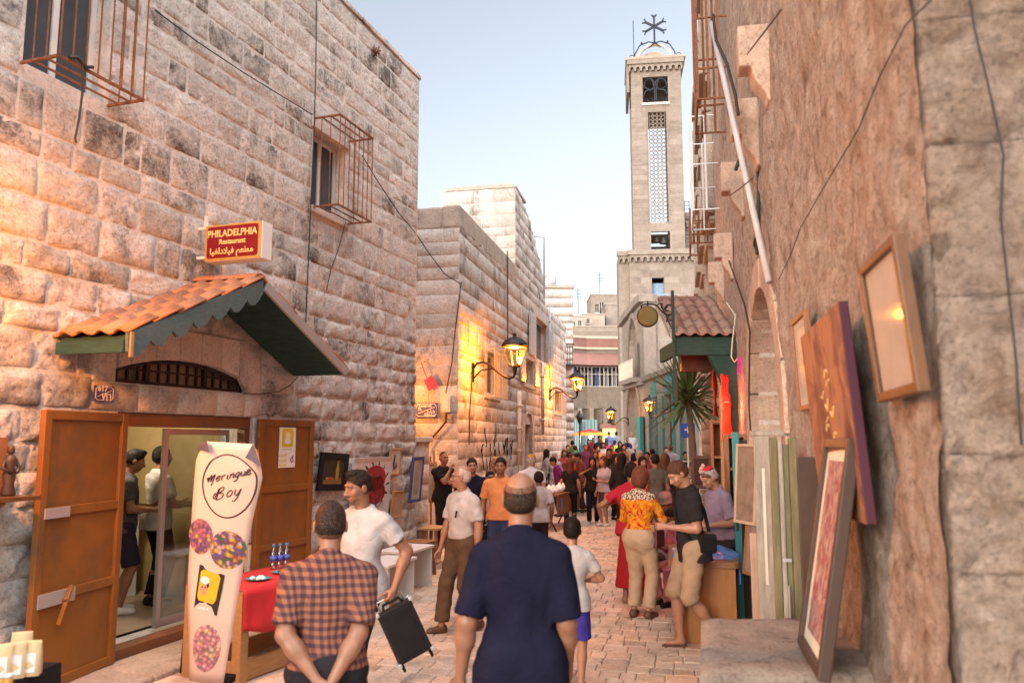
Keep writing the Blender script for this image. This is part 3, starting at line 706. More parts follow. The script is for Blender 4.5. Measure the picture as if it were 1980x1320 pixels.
# Arabic line in joined letter forms, written left to right as it is read from the right
def arabic(s): return s[::-1]
AR_REST = '\ufee3\ufec4\ufecc\ufee2 \ufed3\ufef4\ufefc\ufea9\ufedf\ufed4\ufef4\ufe8e'
text_mesh(arabic(AR_REST), .088, M_gold, 'lettering', sg, T(sw / 2 - .005, -.0205, -.095) @ FR, bold=.0015)
mb = MB(); mb.bar((-.11, .02, shh / 2 - .02), (.02, .02, shh / 2 - .02), .03); mb.bar((-.02, .02, shh / 2 - .02), (-.02, .02, shh / 2 + .11), .03); mb.bar((-.12, .02, -shh / 2 + .05), (0, .02, -shh / 2 + .05), .03); mb.build('bracket', M_whitepaint, sg, bevel=.003)
# ---- small house number plate
def plate(label, W, px, py, pxw, pyh, en, ar, out=.02, sz=.06, name='street_sign', cat='sign'):
    u0, z0 = W.loc(px, py, out); u1, _ = W.loc(px + pxw, py, out); _, z1 = W.loc(px, py + pyh, out); wd, ht = u1 - u0, z0 - z1
    t = thing(name, label, cat, mat=Matrix.LocRotScale(W.world(u0, out, z1), Euler((0, 0, W.a)), None))
    mb = MB(); mb.box(0, wd, 0, .018, 0, ht); mb.build('board', M_blue, t, bevel=.004)
    c = .09 * wd; e = .05 * wd; P = [(e + c, e), (wd - e - c, e), (wd - e, e + c), (wd - e, ht - e - c), (wd - e - c, ht - e), (e + c, ht - e), (e, ht - e - c), (e, e + c)]
    mb = MB(); 
    for i in range(8): mb.bar((P[i][0], -.003, P[i][1]), (P[(i + 1) % 8][0], -.003, P[(i + 1) % 8][1]), .004, wd * .022)
    mb.bar((wd * .15, -.003, ht * .30), (wd * .88, -.003, ht * .72), .004, wd * .022); mb.build('border', M_letterwhite, t)
    for k, line in enumerate(en): text_mesh(line, sz, M_letterwhite, 'lettering', t, T(wd * .14, -.004, ht * (.80 - .2 * k)) @ FR, align='LEFT', bold=.0012)
    for k, line in enumerate(ar): text_mesh(arabic(line) if ord(line[0]) > 2000 else line, sz * 1.15, M_letterwhite, 'lettering', t, T(wd * .88, -.004, ht * (.42 - .22 * k if len(ar) > 1 else .28)) @ FR, align='RIGHT', bold=.0012)
    return t
plate('small dark blue house number plate on the pale stones left of the arched transom', W1, 184, 744, 37, 31, ['617'], ['\u0667\u0661\u0666'], sz=.07, out=.045)
# ---- wires on the wall
def cable(label, W, pts, r=.007, out=.05, m=M_cable, name='cable', sag=0):
    t = MB(); P = []
    for p in pts:
        o = p[2] if len(p) > 2 else out; u, z = W.loc(p[0], p[1], o); P.append(W.world(u, o, z))
    Q = []
    for a, b in zip(P[:-1], P[1:]):
        for k in range(4): Q.append(a.lerp(b, k / 4))
    Q.append(P[-1]); t.tube(Q, r, 5); o = t.build(name, m, smooth=True); tag(o, label, 'cable'); return o
cable('long black wire running straight down the rough wall beside the small cage', W1, [(612, -5), (611, 120), (608, 240), (600, 420), (592, 600), (590, 700)], .008)
cable('thin wire slanting across the upper wall from the big window', W1, [(300, 20), (380, 80), (470, 140), (560, 195), (604, 222)], .007)
cable('wire drooping from the small cage down to the house corner', W1, [(700, 300), (730, 350), (770, 410), (803, 450)], .008)
cable('short wire hanging below the small cage', W1, [(668, 430), (655, 480), (640, 520), (632, 560)], .006)
cable('looped wire under the right eave of the porch', W1, [(576, 728), (560, 745), (540, 757), (500, 762), (470, 760)], .006)
# dry weed on the roof edge
wd_ = thing('dry_weed', 'small dry reddish weed growing on the roof edge of the stone house', 'plant', W1.world(W1.u(722, 0, 60), .05, ZT - .35)); mb = MB()
for k in range(40):
    a = r1.uniform(0, 6.28); l = r1.uniform(.06, .2); d = Vector((math.cos(a) * .6, math.sin(a) * .6, r1.uniform(.1, 1))) * l
    mb.tube([(0, 0, 0), d * .5 + Vector((0, 0, .02)), d], .004, 4, .002)
    for q in range(3):
        c_ = d * r1.uniform(.5, 1); s_ = .014; mb.quad(c_ + Vector((-s_, 0, 0)), c_ + Vector((0, -s_ * .5, -s_)), c_ + Vector((s_, 0, 0)), c_ + Vector((0, s_ * .5, s_)))
mb.build('twigs', mat('dry_twig', (.16, .07, .05), .9), wd_)
# ================================================================ SECOND HOUSE ON THE LEFT (long wall + short face)
W2 = Wall(-4.4, 0, 78.3)
u0 = W2.u(885); u1 = W2.u(1095); c0 = W2.world(u0, 0, 0)
W2s = Wall(c0.x, c0.y, -11.7)     # short face, runs left from the corner (negative u)
Z2 = W2.z(885, 437); ZP = W2.z(884, 390)
ua, ub = W2.u(996, 0, 420), W2.u(1054, 0, 560); zA, zB = W2.z(996, 357), W2.z(1054, 548)
um = W2.u(1022, 0, 420); zM = W2.z(1022, 418); Zlow = W2.z(1075, 612)
print('B2', u0, u1, Z2, ZP, ua, ub, zA, zB, um, zM, Zlow)
b2 = thing('stone_house', 'pale limestone house with a stepped roofline, lit yellow by the street lamps on it', 'building', W2.o, W2.a)
Bm = Matrix.LocRotScale(W2.o, Euler((0, 0, W2.a)), None); Bi = Bm.inverted()
def b2s(x, y, z):   # short-face coordinates -> house coordinates
    return tuple(Bi @ W2s.world(x, -y, z))
win = []  # (u0,u1,z0,z1)
def w2rect(a, b, c, d): return (W2.u(a, 0, (c + d) / 2), W2.u(b, 0, (c + d) / 2), W2.z((a + b) / 2, d), W2.z((a + b) / 2, c))
wn1 = w2rect(939, 962, 684, 762); wn2 = w2rect(1012, 1030, 695, 742); wn3 = w2rect(1032, 1056, 620, 697); wn4 = w2rect(1071, 1084, 756, 796)
dr2 = (W2.u(1012, 0, 860), W2.u(1028, 0, 860), 0.0, W2.z(1020, 820))
wins = [wn1, wn2, wn3, wn4]
mb = MB()
holes_wall(mb, u0, u1, -.2, Zlow, wins + [dr2], .4)
mb.box(u0, ua - .001, .001, .4, Zlow + .001, Z2); mb.box(ua, ub, .0, .4, Zlow + .001, zB - .05)
mb.prism([(ua, zB - .049), (ub, zB - .049), (ub, zB), (um, zM), (ua, zA)], 0, .4)
mb.box(u0 + .001, u0 + .4, .401, 6, -.2, Z2); mb.box(u1 - .4, u1 - .001, .401, 6, -.2, Zlow); mb.box(u0 + .5, u1, 6, 6.3, -.2, Zlow)
mb.box(ua + .001, ua + .4, .401, 2.2, Z2, zA - .02); mb.box(ub - .4, ub - .001, .401, 2.2, Zlow, zB - .02); mb.box(ua, ub, 2.2, 2.5, Z2, zB)
mb.box(u0 + .41, u1 - .41, .41, 5.9, Zlow - .25, Zlow - .1)
mb.build('wall', M_mortar, b2)
# grey rendered parapet with a rounded top
mb = MB(); mb.box(u0 - .02, ua - .02, -.02, .38, Z2 + .003, ZP); mb.build('parapet', M_conc, b2, bevel=.05)
mb = MB(); mb.box(-4.2, -.01, .02, .4, Z2 + .003, ZP - .01); mb.v = [b2s(*p) for p in mb.v]; mb.build('parapet', M_conc, b2, bevel=.05)
r2 = random.Random(5)
surr = [(a[0] - .16, a[1] + .16, a[2] - .14, a[3] + .2) for a in wins]; surr[2:2] = []
blk = [*wins, (dr2[0] - .2, dr2[1] + .2, 0, dr2[3] + .3), (wn3[0] - .1, wn3[1] + .1, wn3[2] - .1, wn3[3] + .1)]
rc = lay(u0, u1, 0, Zlow, blk, .31, (.42, .95), r2)
rc += [r for r in lay(u0, ua - .05, Zlow, Z2, [], .31, (.42, .95), r2)]
top = lambda x: zA + (zM - zA) * (x - ua) / (um - ua) if x < um else zM + (zB - zM) * (x - um) / (ub - um)
rc += lay(ua, ub, Zlow, zA, [], .31, (.4, .8), r2, top=top)
set_stones(b2, W2, rc, M_stone2, 200, bulge=lambda r: (.014, .016), nx=6, nz=4)
rs = lay(-4.2, 0, 0, Z2, [(-1.25, -.45, 0, 1.95)], .33, (.5, .95), r2)
set_stones(b2, W2s, rs, M_stone2, 100, bulge=lambda r: (.013, .012), local=b2s, nx=4, nz=3, rest_name='hidden_stonework')
# upper block, front face towards us
cU = W2.world(ua, 0, 0); WU = Wall(cU.x, cU.y, -11.7)
def b2u(x, y, z): return tuple(Bi @ WU.world(x, -y, z))
wU = WU.u(862, 0, 390)
mb = MB(); mb.box(wU, -.42, .0, .4, Z2 - 1, zA - .02); mb.box(wU, wU + .4, .41, 3, Z2 - 1, zA - .02); mb.v = [b2u(*p) for p in mb.v]; mb.build('wall', M_mortar, b2)
set_stones(b2, WU, lay(wU, .0, Z2 - .4, zA - .08, [], .33, (.4, .9), r2), M_stone2, 60, bulge=lambda r: (.014, .012), local=b2u, nx=4, nz=3)
mb = MB(); pp = [(wU, -.03, zA - .08), (-.0, -.03, zA - .08), (0, .5, zA + .0), (wU + .1, .5, zA + .0)]
mb.prism([(wU - .02, zA - .08), (.02, zA - .08), (.02, zA - .01), (-.12, zA + .03), (wU + .25, zA + .03), (wU - .02, zA - .06)], -.03, 1.6); mb.v = [b2u(*p) for p in mb.v]; mb.build('roof', M_conc, b2)
# windows of the long wall
for k, wv in enumerate(wins):
    mb = MB(); x0, x1, z0, z1 = wv
    for a, b, c, d in ((x0 - .14, x0, z0 - .001, z1), (x1, x1 + .14, z0 - .001, z1), (x0 - .16, x1 + .16, z1 + .001, z1 + .2), (x0 - .2, x1 + .2, z0 - .13, z0 - .002)):
        mb = MB(); mb.box(a, b, -.045, .1, c, d); mb.build('window_surround', M_dress, b2, bevel=.01)
    fr = casement(b2, x0, x1, z0, z1, .14)
    if k in (0, 3):
        mb = MB()
        n = 9 if k == 0 else 6
        for i in range(n): x = x0 - .06 + (x1 - x0 + .12) * i / (n - 1); mb.tube([(x, -.22, z0 - .08), (x, -.22, z1 + .05)], .012, 5)
        for z in (z0 - .08, z1 + .05): mb.bar((x0 - .06, -.22, z), (x1 + .06, -.22, z), .025); mb.bar((x0 - .06, 0, z), (x0 - .06, -.22, z), .025); mb.bar((x1 + .06, 0, z), (x1 + .06, -.22, z), .025)
        stuff(mb.build('window_bars', mat('pale_bars', (.42, .36, .28), .6), b2))
    else:
        for xa, xb in ((x0 - (x1 - x0) * .45, x0 - .02), (x1 + .02, x1 + (x1 - x0) * .45)):
            mb = MB(); mb.box(xa, xb, -.085, -.05, z0, z1); sh2 = mb.build('shutter', M_grey, b2, bevel=.005)
            mb = MB(); nsl = int((z1 - z0) / .12)
            for q in range(nsl): mb.box(xa + .04, xb - .04, -.097, -.086, z0 + .05 + q * .12, z0 + .13 + q * .12)
            stuff(mb.build('slat', M_grey, sh2))
# doorway with rounded head and drain pipes
mb = MB(); mb.box(dr2[0], dr2[1], .25, .3, 0, dr2[3]); mb.build('door', M_darkwood, b2)
for a, b in ((dr2[0] - .2, dr2[0]), (dr2[1], dr2[1] + .2)):
    mb = MB(); mb.box(a, b, -.05, .1, 0, dr2[3] - .25); mb.build('door_jamb', M_dress, b2, bevel=.01)
mb = MB(); ap = arch_pts(dr2[0], dr2[1], 0, dr2[3] - .3); arch_fill(mb, dr2[0], dr2[1], dr2[3] + .3, ap, .15, -.05); mb.box(dr2[0] - .2, dr2[0] - .001, -.05, .1, dr2[3] - .249, dr2[3] + .3); mb.box(dr2[1] + .001, dr2[1] + .2, -.05, .1, dr2[3] - .249, dr2[3] + .3); mb.build('door_arch', M_dress, b2)
def pipe(px, y0_, y1_, r, lab, m=M_grey):
    mb = MB(); a = W2.loc(px, y0_, .09); b = (a[0], max(0.02, W2.z(px, y1_, .09))); mb.tube([W2.world(a[0], .09, a[1]), W2.world(b[0], .09, b[1])], r, 8)
    for k in (.2, .5, .8):
        z = a[1] + (b[1] - a[1]) * k; mb.lathe([(r * 1.4, -.03), (r * 1.4, .03)], 8, W2.world(a[0], .09, z))
    o = mb.build('drain_pipe', m, b2 if False else None, smooth=True); tag(o, lab, 'pipe')
pipe(1004, 756, 900, .06, 'thick stone coloured drain pipe beside the narrow arched door', M_dress)
pipe(1049, 700, 840, .05, 'pale drain pipe right of the narrow arched door')
pipe(1063, 590, 750, .025, 'thin conduit running up the wall above the second street lamp', M_grey)
rg = random.Random(77)
for k in range(16):   # scrawled dark marks low on the wall
    a0, z0_ = W2.loc(932 + (k % 8) * 8, 862 + 20 * (k // 8) + rg.uniform(-8, 8), .03); P = [(a0, -.036, z0_)]
    for q in range(4): a0 += rg.uniform(-.12, .16); z0_ += rg.uniform(-.22, .16); P.append((a0, -.036, z0_))
    mb = MB(); mb.tube(P, .011, 4); mb.build('scrawl', M_blackm, b2)
# meter box and street name plate on the short face
t = thing('meter_box', 'pale grey electric meter box on the yellow lit short wall', 'box', mat=Matrix.LocRotScale(W2s.world(*(lambda q: (q[0], .0, q[1]))(W2s.loc(857, 797))), Euler((0, 0, W2s.a)), None))
mb = MB(); mb.box(0, .17, -.12, -.01, 0, .33); mb.build('case', M_cream, t, bevel=.01); mb = MB(); mb.box(.03, .14, -.128, -.121, .05, .28); mb.build('cover', M_whitepaint, t, bevel=.003)
plate('purple blue street name plate on the yellow lit short wall', W2s, 803, 779, 43, 28, ['Tarajmeh', 'St.'], ['\ufeb7\ufe8e\ufead\ufeca', '\ufe97\ufeae\ufe8d\ufe9f\ufee4\ufe94'], sz=.075, out=.06)
cable('black cable bundle running down the corner of the short wall', W2s, [(892, 545), (880, 640), (874, 700), (862, 760)], .012, .06)
cable('black hose looping below the meter box', W2s, [(863, 798), (862, 815), (850, 830), (834, 848), (822, 866)], .02, .1)
cable('overhead wire crossing from the first house to the second', W2s, [(800, 445), (830, 490), (860, 530), (890, 548)], .012, .2)
mb = MB(); P = W2s.loc(820, 735, .1); c_ = W2s.world(P[0], .12, P[1])
mb.add([c_, c_ + Vector((.10, 0, -.22)), c_ + Vector((.30, -.02, -.12)), c_ + Vector((.16, -.02, .10)), c_ + Vector((0, .01, 0))], [(0, 1, 2, 3)]); mb.tube([c_ + Vector((-.06, 0, .36)), c_ + Vector((.12, 0, -.1))], .01, 5); o = mb.build('pennant', mat('pink_cloth', (.55, .06, .12), .8)); tag(o, 'small pink red pennant hanging on the yellow lit short wall', 'flag')
# stone pier after the first house
p0 = W1.world(uC + .06, .0, 0)
pier = thing('stone_pier', 'low squared stone pier at the foot of the house corner', 'wall', W1.world(uC + .02, 0, 0), W1.a)
uw = W1.u(845, .16, 950) - uC; zz = W1.z(815, 848)
mb = MB(); mb.box(0, uw - .012, .0, .6, 0, zz - .02); mb.build('core', M_mortar, pier)
W1p = Wall(*W1.world(uC + .02, .0, 0)[:2], 71.7)
set_stones(pier, W1p, lay(0, uw - .01, 0, zz - .06, [], .3, (.35, .7), r2), M_stone, 60, bulge=lambda r: (.02, .01), nx=4, nz=3, rest_name='small_stones')
mb = MB(); mb.box(-.02, uw + .03, -.06, .64, zz - .055, zz + .03); mb.build('capstone', M_dress, pier, bevel=.015)

# ================================================================ STREET LAMPS
def lamp_proto():
    t = thing('street_lamp', 'x', 'street lamp', (0, 0, 0), 0, 'lit lantern street lamps')
    # local -y is away from the wall; origin where the arm meets the wall; lantern hangs up from the arm's end at y=-1.0
    mb = MB(); mb.box(-.05, .05, -.02, -.0, -.30, .12); mb.build('wall_plate', M_iron, t, bevel=.006)
    pts = [(0, -.02, 0), (0, -.10, .10), (0, -.25, .125), (0, -.42, .06), (0, -.6, -.10), (0, -.76, -.21), (0, -.88, -.25), (0, -.98, -.21), (0, -1.0, -.10)]
    mb = MB(); mb.tube(pts, .026, 8); mb.tube([(0, -.02, -.22), (0, -.2, -.05), (0, -.40, -.03), (0, -.5, -.02)], .016, 6); mb.build('arm', M_iron, t, smooth=True)
    c = (0, -1.0, 0)
    mb = MB(); mb.lathe([(.03, -.18), (.04, -.10), (.055, -.03), (.06, .0)], 10, c); mb.build('base_cup', M_iron, t, smooth=True)
    mb = MB(); hb, ht, w0, w1 = .0, .42, .085, .195
    for sx in (-1, 1):
        for sy in (-1, 1): mb.bar((sx * w0, -1.0 + sy * w0, hb), (sx * w1, -1.0 + sy * w1, ht), .022)
    mb.box(-w0 - .01, w0 + .01, -1.0 - w0 - .01, -1.0 + w0 + .01, -.012, .012)
    for a, b in (((-1, -1), (1, -1)), ((1, -1), (1, 1)), ((1, 1), (-1, 1)), ((-1, 1), (-1, -1))): mb.bar((a[0] * w1, -1 + a[1] * w1, ht), (b[0] * w1, -1 + b[1] * w1, ht), .03)
    mb.build('lantern_frame', mat('lit_iron', (.10, .06, .025), .5, .4), t)
    for k in range(4):
        a = R(90 * k); mb = MB(); Rm = Matrix.Translation(c) @ Matrix.Rotation(a, 4, 'Z')
        q = [Rm @ Vector(p) for p in ((-w0, -w0, hb), (w0, -w0, hb), (w1, -w1, ht), (-w1, -w1, ht))]; mb.quad(*q); mb.build('pane', M_lampglass, t)
    mb = MB(); mb.lathe([(.30, .43), (.285, .47), (.21, .55), (.12, .60), (.05, .625), (.035, .66), (.05, .68), (.02, .71)], 8, c); mb.build('cap', M_iron, t)
    mb = MB(); mb.lathe([(.13, .415), (.14, .405), (.10, .385), (.03, .375)], 12, c); mb.build('lamp_bulb', M_bulb, t, smooth=True)
    return t
LAMPS = []
def copy_tree(o, parent=None):
    c = o.copy(); C.objects.link(c)
    if parent is not None: c.parent = parent
    for ch in o.children: copy_tree(ch, c)
    return c
lamp0 = lamp_proto(); _used = [False]
def lamp(label, loc, rotz, power, scale=1.0, size=.09):
    o = lamp0 if not _used[0] else copy_tree(lamp0); _used[0] = True
    o.location = loc; o.rotation_euler = (0, 0, rotz); o.scale = (scale,) * 3; o['label'] = label
    l = bpy.data.lights.new('lamp_light', 'POINT'); l.energy = power; l.color = (1.0, .32, .03); l.shadow_soft_size = size
    lo = bpy.data.objects.new('lamp_light', l); link(lo, None); lo.location = Vector(loc) + Matrix.Rotation(rotz, 3, 'Z') @ Vector((0, -1.0, .22)) * scale
    return o
def on(W, px, py, out=0.0): u, z = W.loc(px, py, out); return W.world(u, out, z)
lamp('large glowing lantern on a curved iron arm, nearest on the pale house wall', on(W2, 914, 712, .03), W2.a - R(14), 120, 1.0)
lamp('smaller glowing lantern farther down the pale house wall by the curved building', on(W2, 1063, 757, .03), W2.a - R(14), 120, 1.0)
lamp('lit lantern outside the picture lighting the left house wall', W1.world(4.75, .03, 3.05), W1.a, 150, .9)
lamp('lit lantern hidden behind the corner of the left house', W1.world(uC, 0, 0) + Vector((-1.75, 2.55, 2.62)), R(75), 60, .7)
# conduit above first lamp
mb = MB(); a = W2.loc(981, 655, .5)
o = None
mb.tube([W2.world(W2.u(981, .05, 490), .05, W2.z(981, 485, .05)), W2.world(W2.u(982, .06, 640), .06, W2.z(982, 665, .06))], .018, 6); o = mb.build('conduit', M_cable); tag(o, 'dark conduit running down the pale wall behind the large lantern', 'cable')
cable('supply cable running down the wall below the large lantern', W2, [(913, 720), (908, 800), (907, 860)], .012, .04)
mb = MB(); q = W2.world(W2.u(1052, .2, 505), .2, Zlow); mb.tube([q, q + Vector((0, 0, 2.0)), q + Vector((-.3, 0, 2.05)), q + Vector((-.45, 0, 1.85))], .03, 6); o = mb.build('roof_pipe', M_grey); tag(o, 'thin bent vent pipe rising from the pale house roof', 'pipe')

# ================================================================ HOUSE BEHIND (end of the left row)
def block_house(name, label, cat, x, y, deg, wd, dp, h, zb=0.0, material=M_old_stone, course=.4, stones=True, holes=(), lim=40):
    t = thing(name, label, cat, (x, y, zb), R(deg)); W = Wall(x, y, deg)
    mb = MB(); holes_wall(mb, 0, wd, 0, h, list(holes), .35); mb.box(0, .35, .351, dp, 0, h); mb.box(wd - .35, wd, .351, dp, 0, h); mb.box(0, wd, dp, dp + .3, 0, h); mb.box(.3, wd - .3, .3, dp, h - .3, h - .12)
    mb.build('wall', material, t)
    for hx in holes:
        mb = MB(); mb.box(hx[0], hx[1], .2, .24, hx[2], hx[3]); wf = mb.build('window', M_glass_dark, t)
        mb = MB(); mb.box((hx[0] + hx[1]) / 2 - .03, (hx[0] + hx[1]) / 2 + .03, .17, .199, hx[2], hx[3]); mb.box(hx[0] - .08, hx[1] + .08, -.06, .15, hx[2] - .12, hx[2] - .002); mb.build('window_frame', M_whitepaint, wf)
    mb = MB(); mb.box(-.06, wd + .06, -.06, dp + .36, h + .002, h + .14); mb.build('coping', M_conc, t)
    return t, W
Y3 = 35.5
x3a, x3b = gx(1050, Y3, 6), gx(1109, Y3, 6); z3 = at(1080, 556, Y3).z
b3, W3 = block_house('stone_house', 'narrow stone house end with a small iron balcony behind the pale house', 'building', x3b - 4, Y3, 2, 4.0, 6, z3)
set_stones(b3, W3, lay(0, 4.0, 2, z3 - .05, [], .38, (.5, .9), r2), M_stone2, 60, bulge=lambda r: (.01, .01), nx=3, nz=2, sink=-.006)
mb = MB(); zb_ = at(1095, 705, Y3).z
for k in range(12): mb.tube([(2.6 + k * .12, -.42, zb_), (2.6 + k * .12, -.42, zb_ + .9)], .015, 4)
mb.bar((2.55, -.42, zb_ + .9), (4.0, -.42, zb_ + .9), .05); mb.box(2.55, 4.0, -.45, -.0, zb_ - .08, zb_); stuff(mb.build('balcony', M_cable, b3))
mb = MB(); mb.lathe([(.32, 0), (.32, .75), (.1, .9)], 12, (gx(1063, Y3 + 2, 9), Y3 + 2, z3 + .15)); o = mb.build('water_tank', M_grey, smooth=True); tag(o, 'small grey water tank on the narrow house roof', 'tank')

# ================================================================ RIGHT HOUSE (near wall)
WR = Wall(.806, 0, 258.3)                # local x runs towards the camera
def ur(Y): return -Y / .9792
YC = 2.45; uc = ur(YC); YE = 27.5; ue = ur(YE); ZR = 12.0
WF = Wall(*WR.world(uc, 0, 0)[:2], -11.7)   # the corner's front face
rb = thing('stone_house', 'tall weathered stone house along the right with carved corbels and an arched doorway', 'building', WR.o, WR.a)
# arched doorway
a_l, a_r = WR.u(1457, 0, 800), WR.u(1523, 0, 800); a_t = WR.z(1482, 545); hw = (a_r - a_l) / 2; a_s = a_t - hw
print('R arch', a_l, a_r, a_t, a_s, uc)
# rough wall as a worked surface: finely cut grid with real hollows
def rough_grid(x0, x1, z0, z1, dx, dz, amp, hole=None):
    mb = MB(); nx = max(1, int((x1 - x0) / dx)); nz = max(1, int((z1 - z0) / dz)); V = []
    for j in range(nz + 1):
        for i in range(nx + 1):
            x = x0 + (x1 - x0) * i / nx; z = z0 + (z1 - z0) * j / nz
            d = amp * (1.2 * n3(x * .9, z * .7, 1) + .8 * n3(x * 3.1, z * 1.9, 4) + .5 * n3(x * 7.3, z * 4.1, 9)) + amp * .5 * min(0, n3(x * 13, z * 9, 2) + .2) + amp * .35 * n3(x * 24, z * 15, 5)
            if i in (0, nx) and False: d = 0
            V.append((x, -d - amp * .4, z))
    F = []
    for j in range(nz):
        for i in range(nx):
            cx = x0 + (x1 - x0) * (i + .5) / nx; cz = z0 + (z1 - z0) * (j + .5) / nz
            if hole and hole(cx, cz): continue
            F.append((j * (nx + 1) + i, j * (nx + 1) + i + 1, (j + 1) * (nx + 1) + i + 1, (j + 1) * (nx + 1) + i))
    return mb.add(V, F)
inarch = lambda x, z: a_l - .22 < x < a_r + .22 and (z < a_s or math.hypot(x - (a_l + a_r) / 2, z - a_s) < hw + .22)
mb = rough_grid(ur(9.2), uc + .012, -.1, 6.5, .04, .04, .036, inarch); mb.build('rough_wall', M_render, rb, smooth=True)
mb = rough_grid(ur(14.5), ur(9.2) + .001, -.1, 6.5, .09, .08, .022); mb.build('rough_wall', M_render, rb, smooth=True)
mb = rough_grid(ur(14.5), uc + .012, 6.45, ZR, .16, .12, .022); mb.build('rough_wall', M_render, rb, smooth=True)
mb = MB(); holes_wall(mb, ue, uc - .12, -.2, ZR, [(a_l, a_r, -.1, a_t)], .45, .05); arch_fill(mb, a_l, a_r, a_t, arch_pts(a_l, a_r, -.1, a_s), .3, .051); mb.box(ue, ue + .4, .501, 6, -.2, ZR); mb.box(ue, uc - .12, 6, 6.3, -.2, ZR); mb.box(ue, uc - .12, .6, 6, ZR - .3, ZR - .1)
mb.build('wall_core', M_mortar, rb)
# arch stones and the blocked doorway
for s in (-1, 1):
    z = 0
    xj = (a_l - .24, a_l + .01) if s < 0 else (a_r - .01, a_r + .24)
    while z < a_s:
        z2 = min(a_s, z + r2.uniform(.34, .5)); mb = MB(); mb.box(xj[0], xj[1], -.05 - r2.uniform(0, .01), .3, z + .004, z2); mb.build('jamb_stone', M_jamb, rb, bevel=.006); z = z2
na = 9; cx = (a_l + a_r) / 2
for k in range(na):
    t0, t1 = math.pi * k / na + .012, math.pi * (k + 1) / na - .0; mb = MB(); P = []
    for q in range(4): t_ = t0 + (t1 - t0) * q / 3; P.append((cx + math.cos(t_) * (hw - .01), a_s + math.sin(t_) * (hw - .01)))
    for q in range(3, -1, -1): t_ = t0 + (t1 - t0) * q / 3; P.append((cx + math.cos(t_) * (hw + .25), a_s + math.sin(t_) * (hw + .25)))
    mb.prism(P[::-1], -.05 - r2.uniform(0, .012), .3); mb.build('voussoir', M_jamb, rb, bevel=.006)
mb = rough_grid(a_l, a_r, -.1, a_t, .06, .06, .012, lambda x, z: z > a_s and math.hypot(x - cx, z - a_s) > hw + .05); mb.v = [(p[0], p[1] + .33, p[2]) for p in mb.v]; mb.build('blocked_doorway', M_conc, rb, smooth=True)
# front face of the corner in big hewn courses
FB = Matrix.LocRotScale(WR.o, Euler((0, 0, WR.a)), None).inverted()
def rbf(x, y, z): return tuple(FB @ WF.world(x, -y, z))
fr_ = [r for r in lay(0.0, 2.4, -.1, 7.0, [], .40, (.45, 1.0), random.Random(21))]
mb = MB(); mb.box(0.03, 2.6, .05, .4, -.2, ZR); mb.v = [rbf(*p) for p in mb.v]; mb.build('wall_core', M_mortar, rb)
for k, r in enumerate(fr_):
    mb = MB(); stone_piece(mb, *r, bulge=.022, amp=.030, seed=k * 3.3, nx=22, nz=12, gap=.0, back=.06, sink=-.016); mb.v = [rbf(*p) for p in mb.v]; mb.build('quoin_stone', M_pier, rb, smooth=True)
# corbels high on the wall
def corbel(Y, px=None, py=None, out=.25):
    u = ur(Y); t0 = 0.0
    d = ray(px, py)
    z = py
    M_ = T(u, 0, z)
    mb = MB(); hwid = .11
    prof = [(0, -.30), (-.04, -.30), (-.05, -.24), (-.09, -.18), (-.13, -.12), (-.15, -.06), (-.15, .0), (-out, .0), (-out, .34), (0, .34)]
    mbp = MB(); mbp.prism([(p[0], p[1]) for p in prof][::-1], -hwid, hwid)
    mb.add([(p[1], p[0], p[2]) for p in mbp.v], [f[::-1] for f in mbp.f]); mb.v = [tuple(M_ @ Vector(p)) for p in mb.v]
    mb.build('corbel', M_jamb, rb, bevel=.02)
for Y, z in ((6.0, at(1450, 135, 6.0).z), (6.95, at(1432, 265, 6.95).z), (8.65, at(1407, 373, 8.65).z), (10.6, at(1393, 500, 10.6).z), (12.6, at(1385, 548, 12.6).z)): corbel(Y, 1400, z)
# projecting ledge above the corbels, mouldings of the far facade
for k, (Y0_, Y1_) in enumerate(((15.0, 16.2), (17.6, 19.0), (20.4, 22.0), (23.5, 25.2))):
    for zc in (3.7, 6.4, 9.2):
        mb = MB(); a, b = ur(Y1_), ur(Y0_)
        mb.box(a - .15, a, -.14, .04, zc, zc + 1.9); mb.box(b, b + .15, -.14, .04, zc, zc + 1.9); mb.box(a - .2, b + .2, -.18, .04, zc + 1.901, zc + 2.12); mb.box(a - .25, b + .25, -.22, .04, zc - .16, zc - .001); wf = mb.build('window_surround', M_church, rb, bevel=.02)
        mb = MB(); mb.box(a, b, .02, .045, zc, zc + 1.9); mb.build('pane', M_glass_dark, wf)
for z in (3.3, 6.0, 8.8):
    mb = MB(); mb.box(ue, ur(14.6), -.11, .045, z, z + .14); mb.build('string_course', M_church, rb, bevel=.02)
mb = MB(); mb.box(ue - .05, ur(14.55), -.10, .04, -.1, .9); mb.build('plinth', M_church, rb)
rx = random.Random(31)
mbs = MB(); 
for r in lay(ue, ur(14.5), .9, 11.8, [], .36, (.5, .9), rx): stone_piece(mbs, *r, bulge=.012, amp=.008, nx=2, nz=2, seed=r[0] % 31, sink=-.005)
stuff(mbs.build('stonework', M_church, rb, smooth=True))
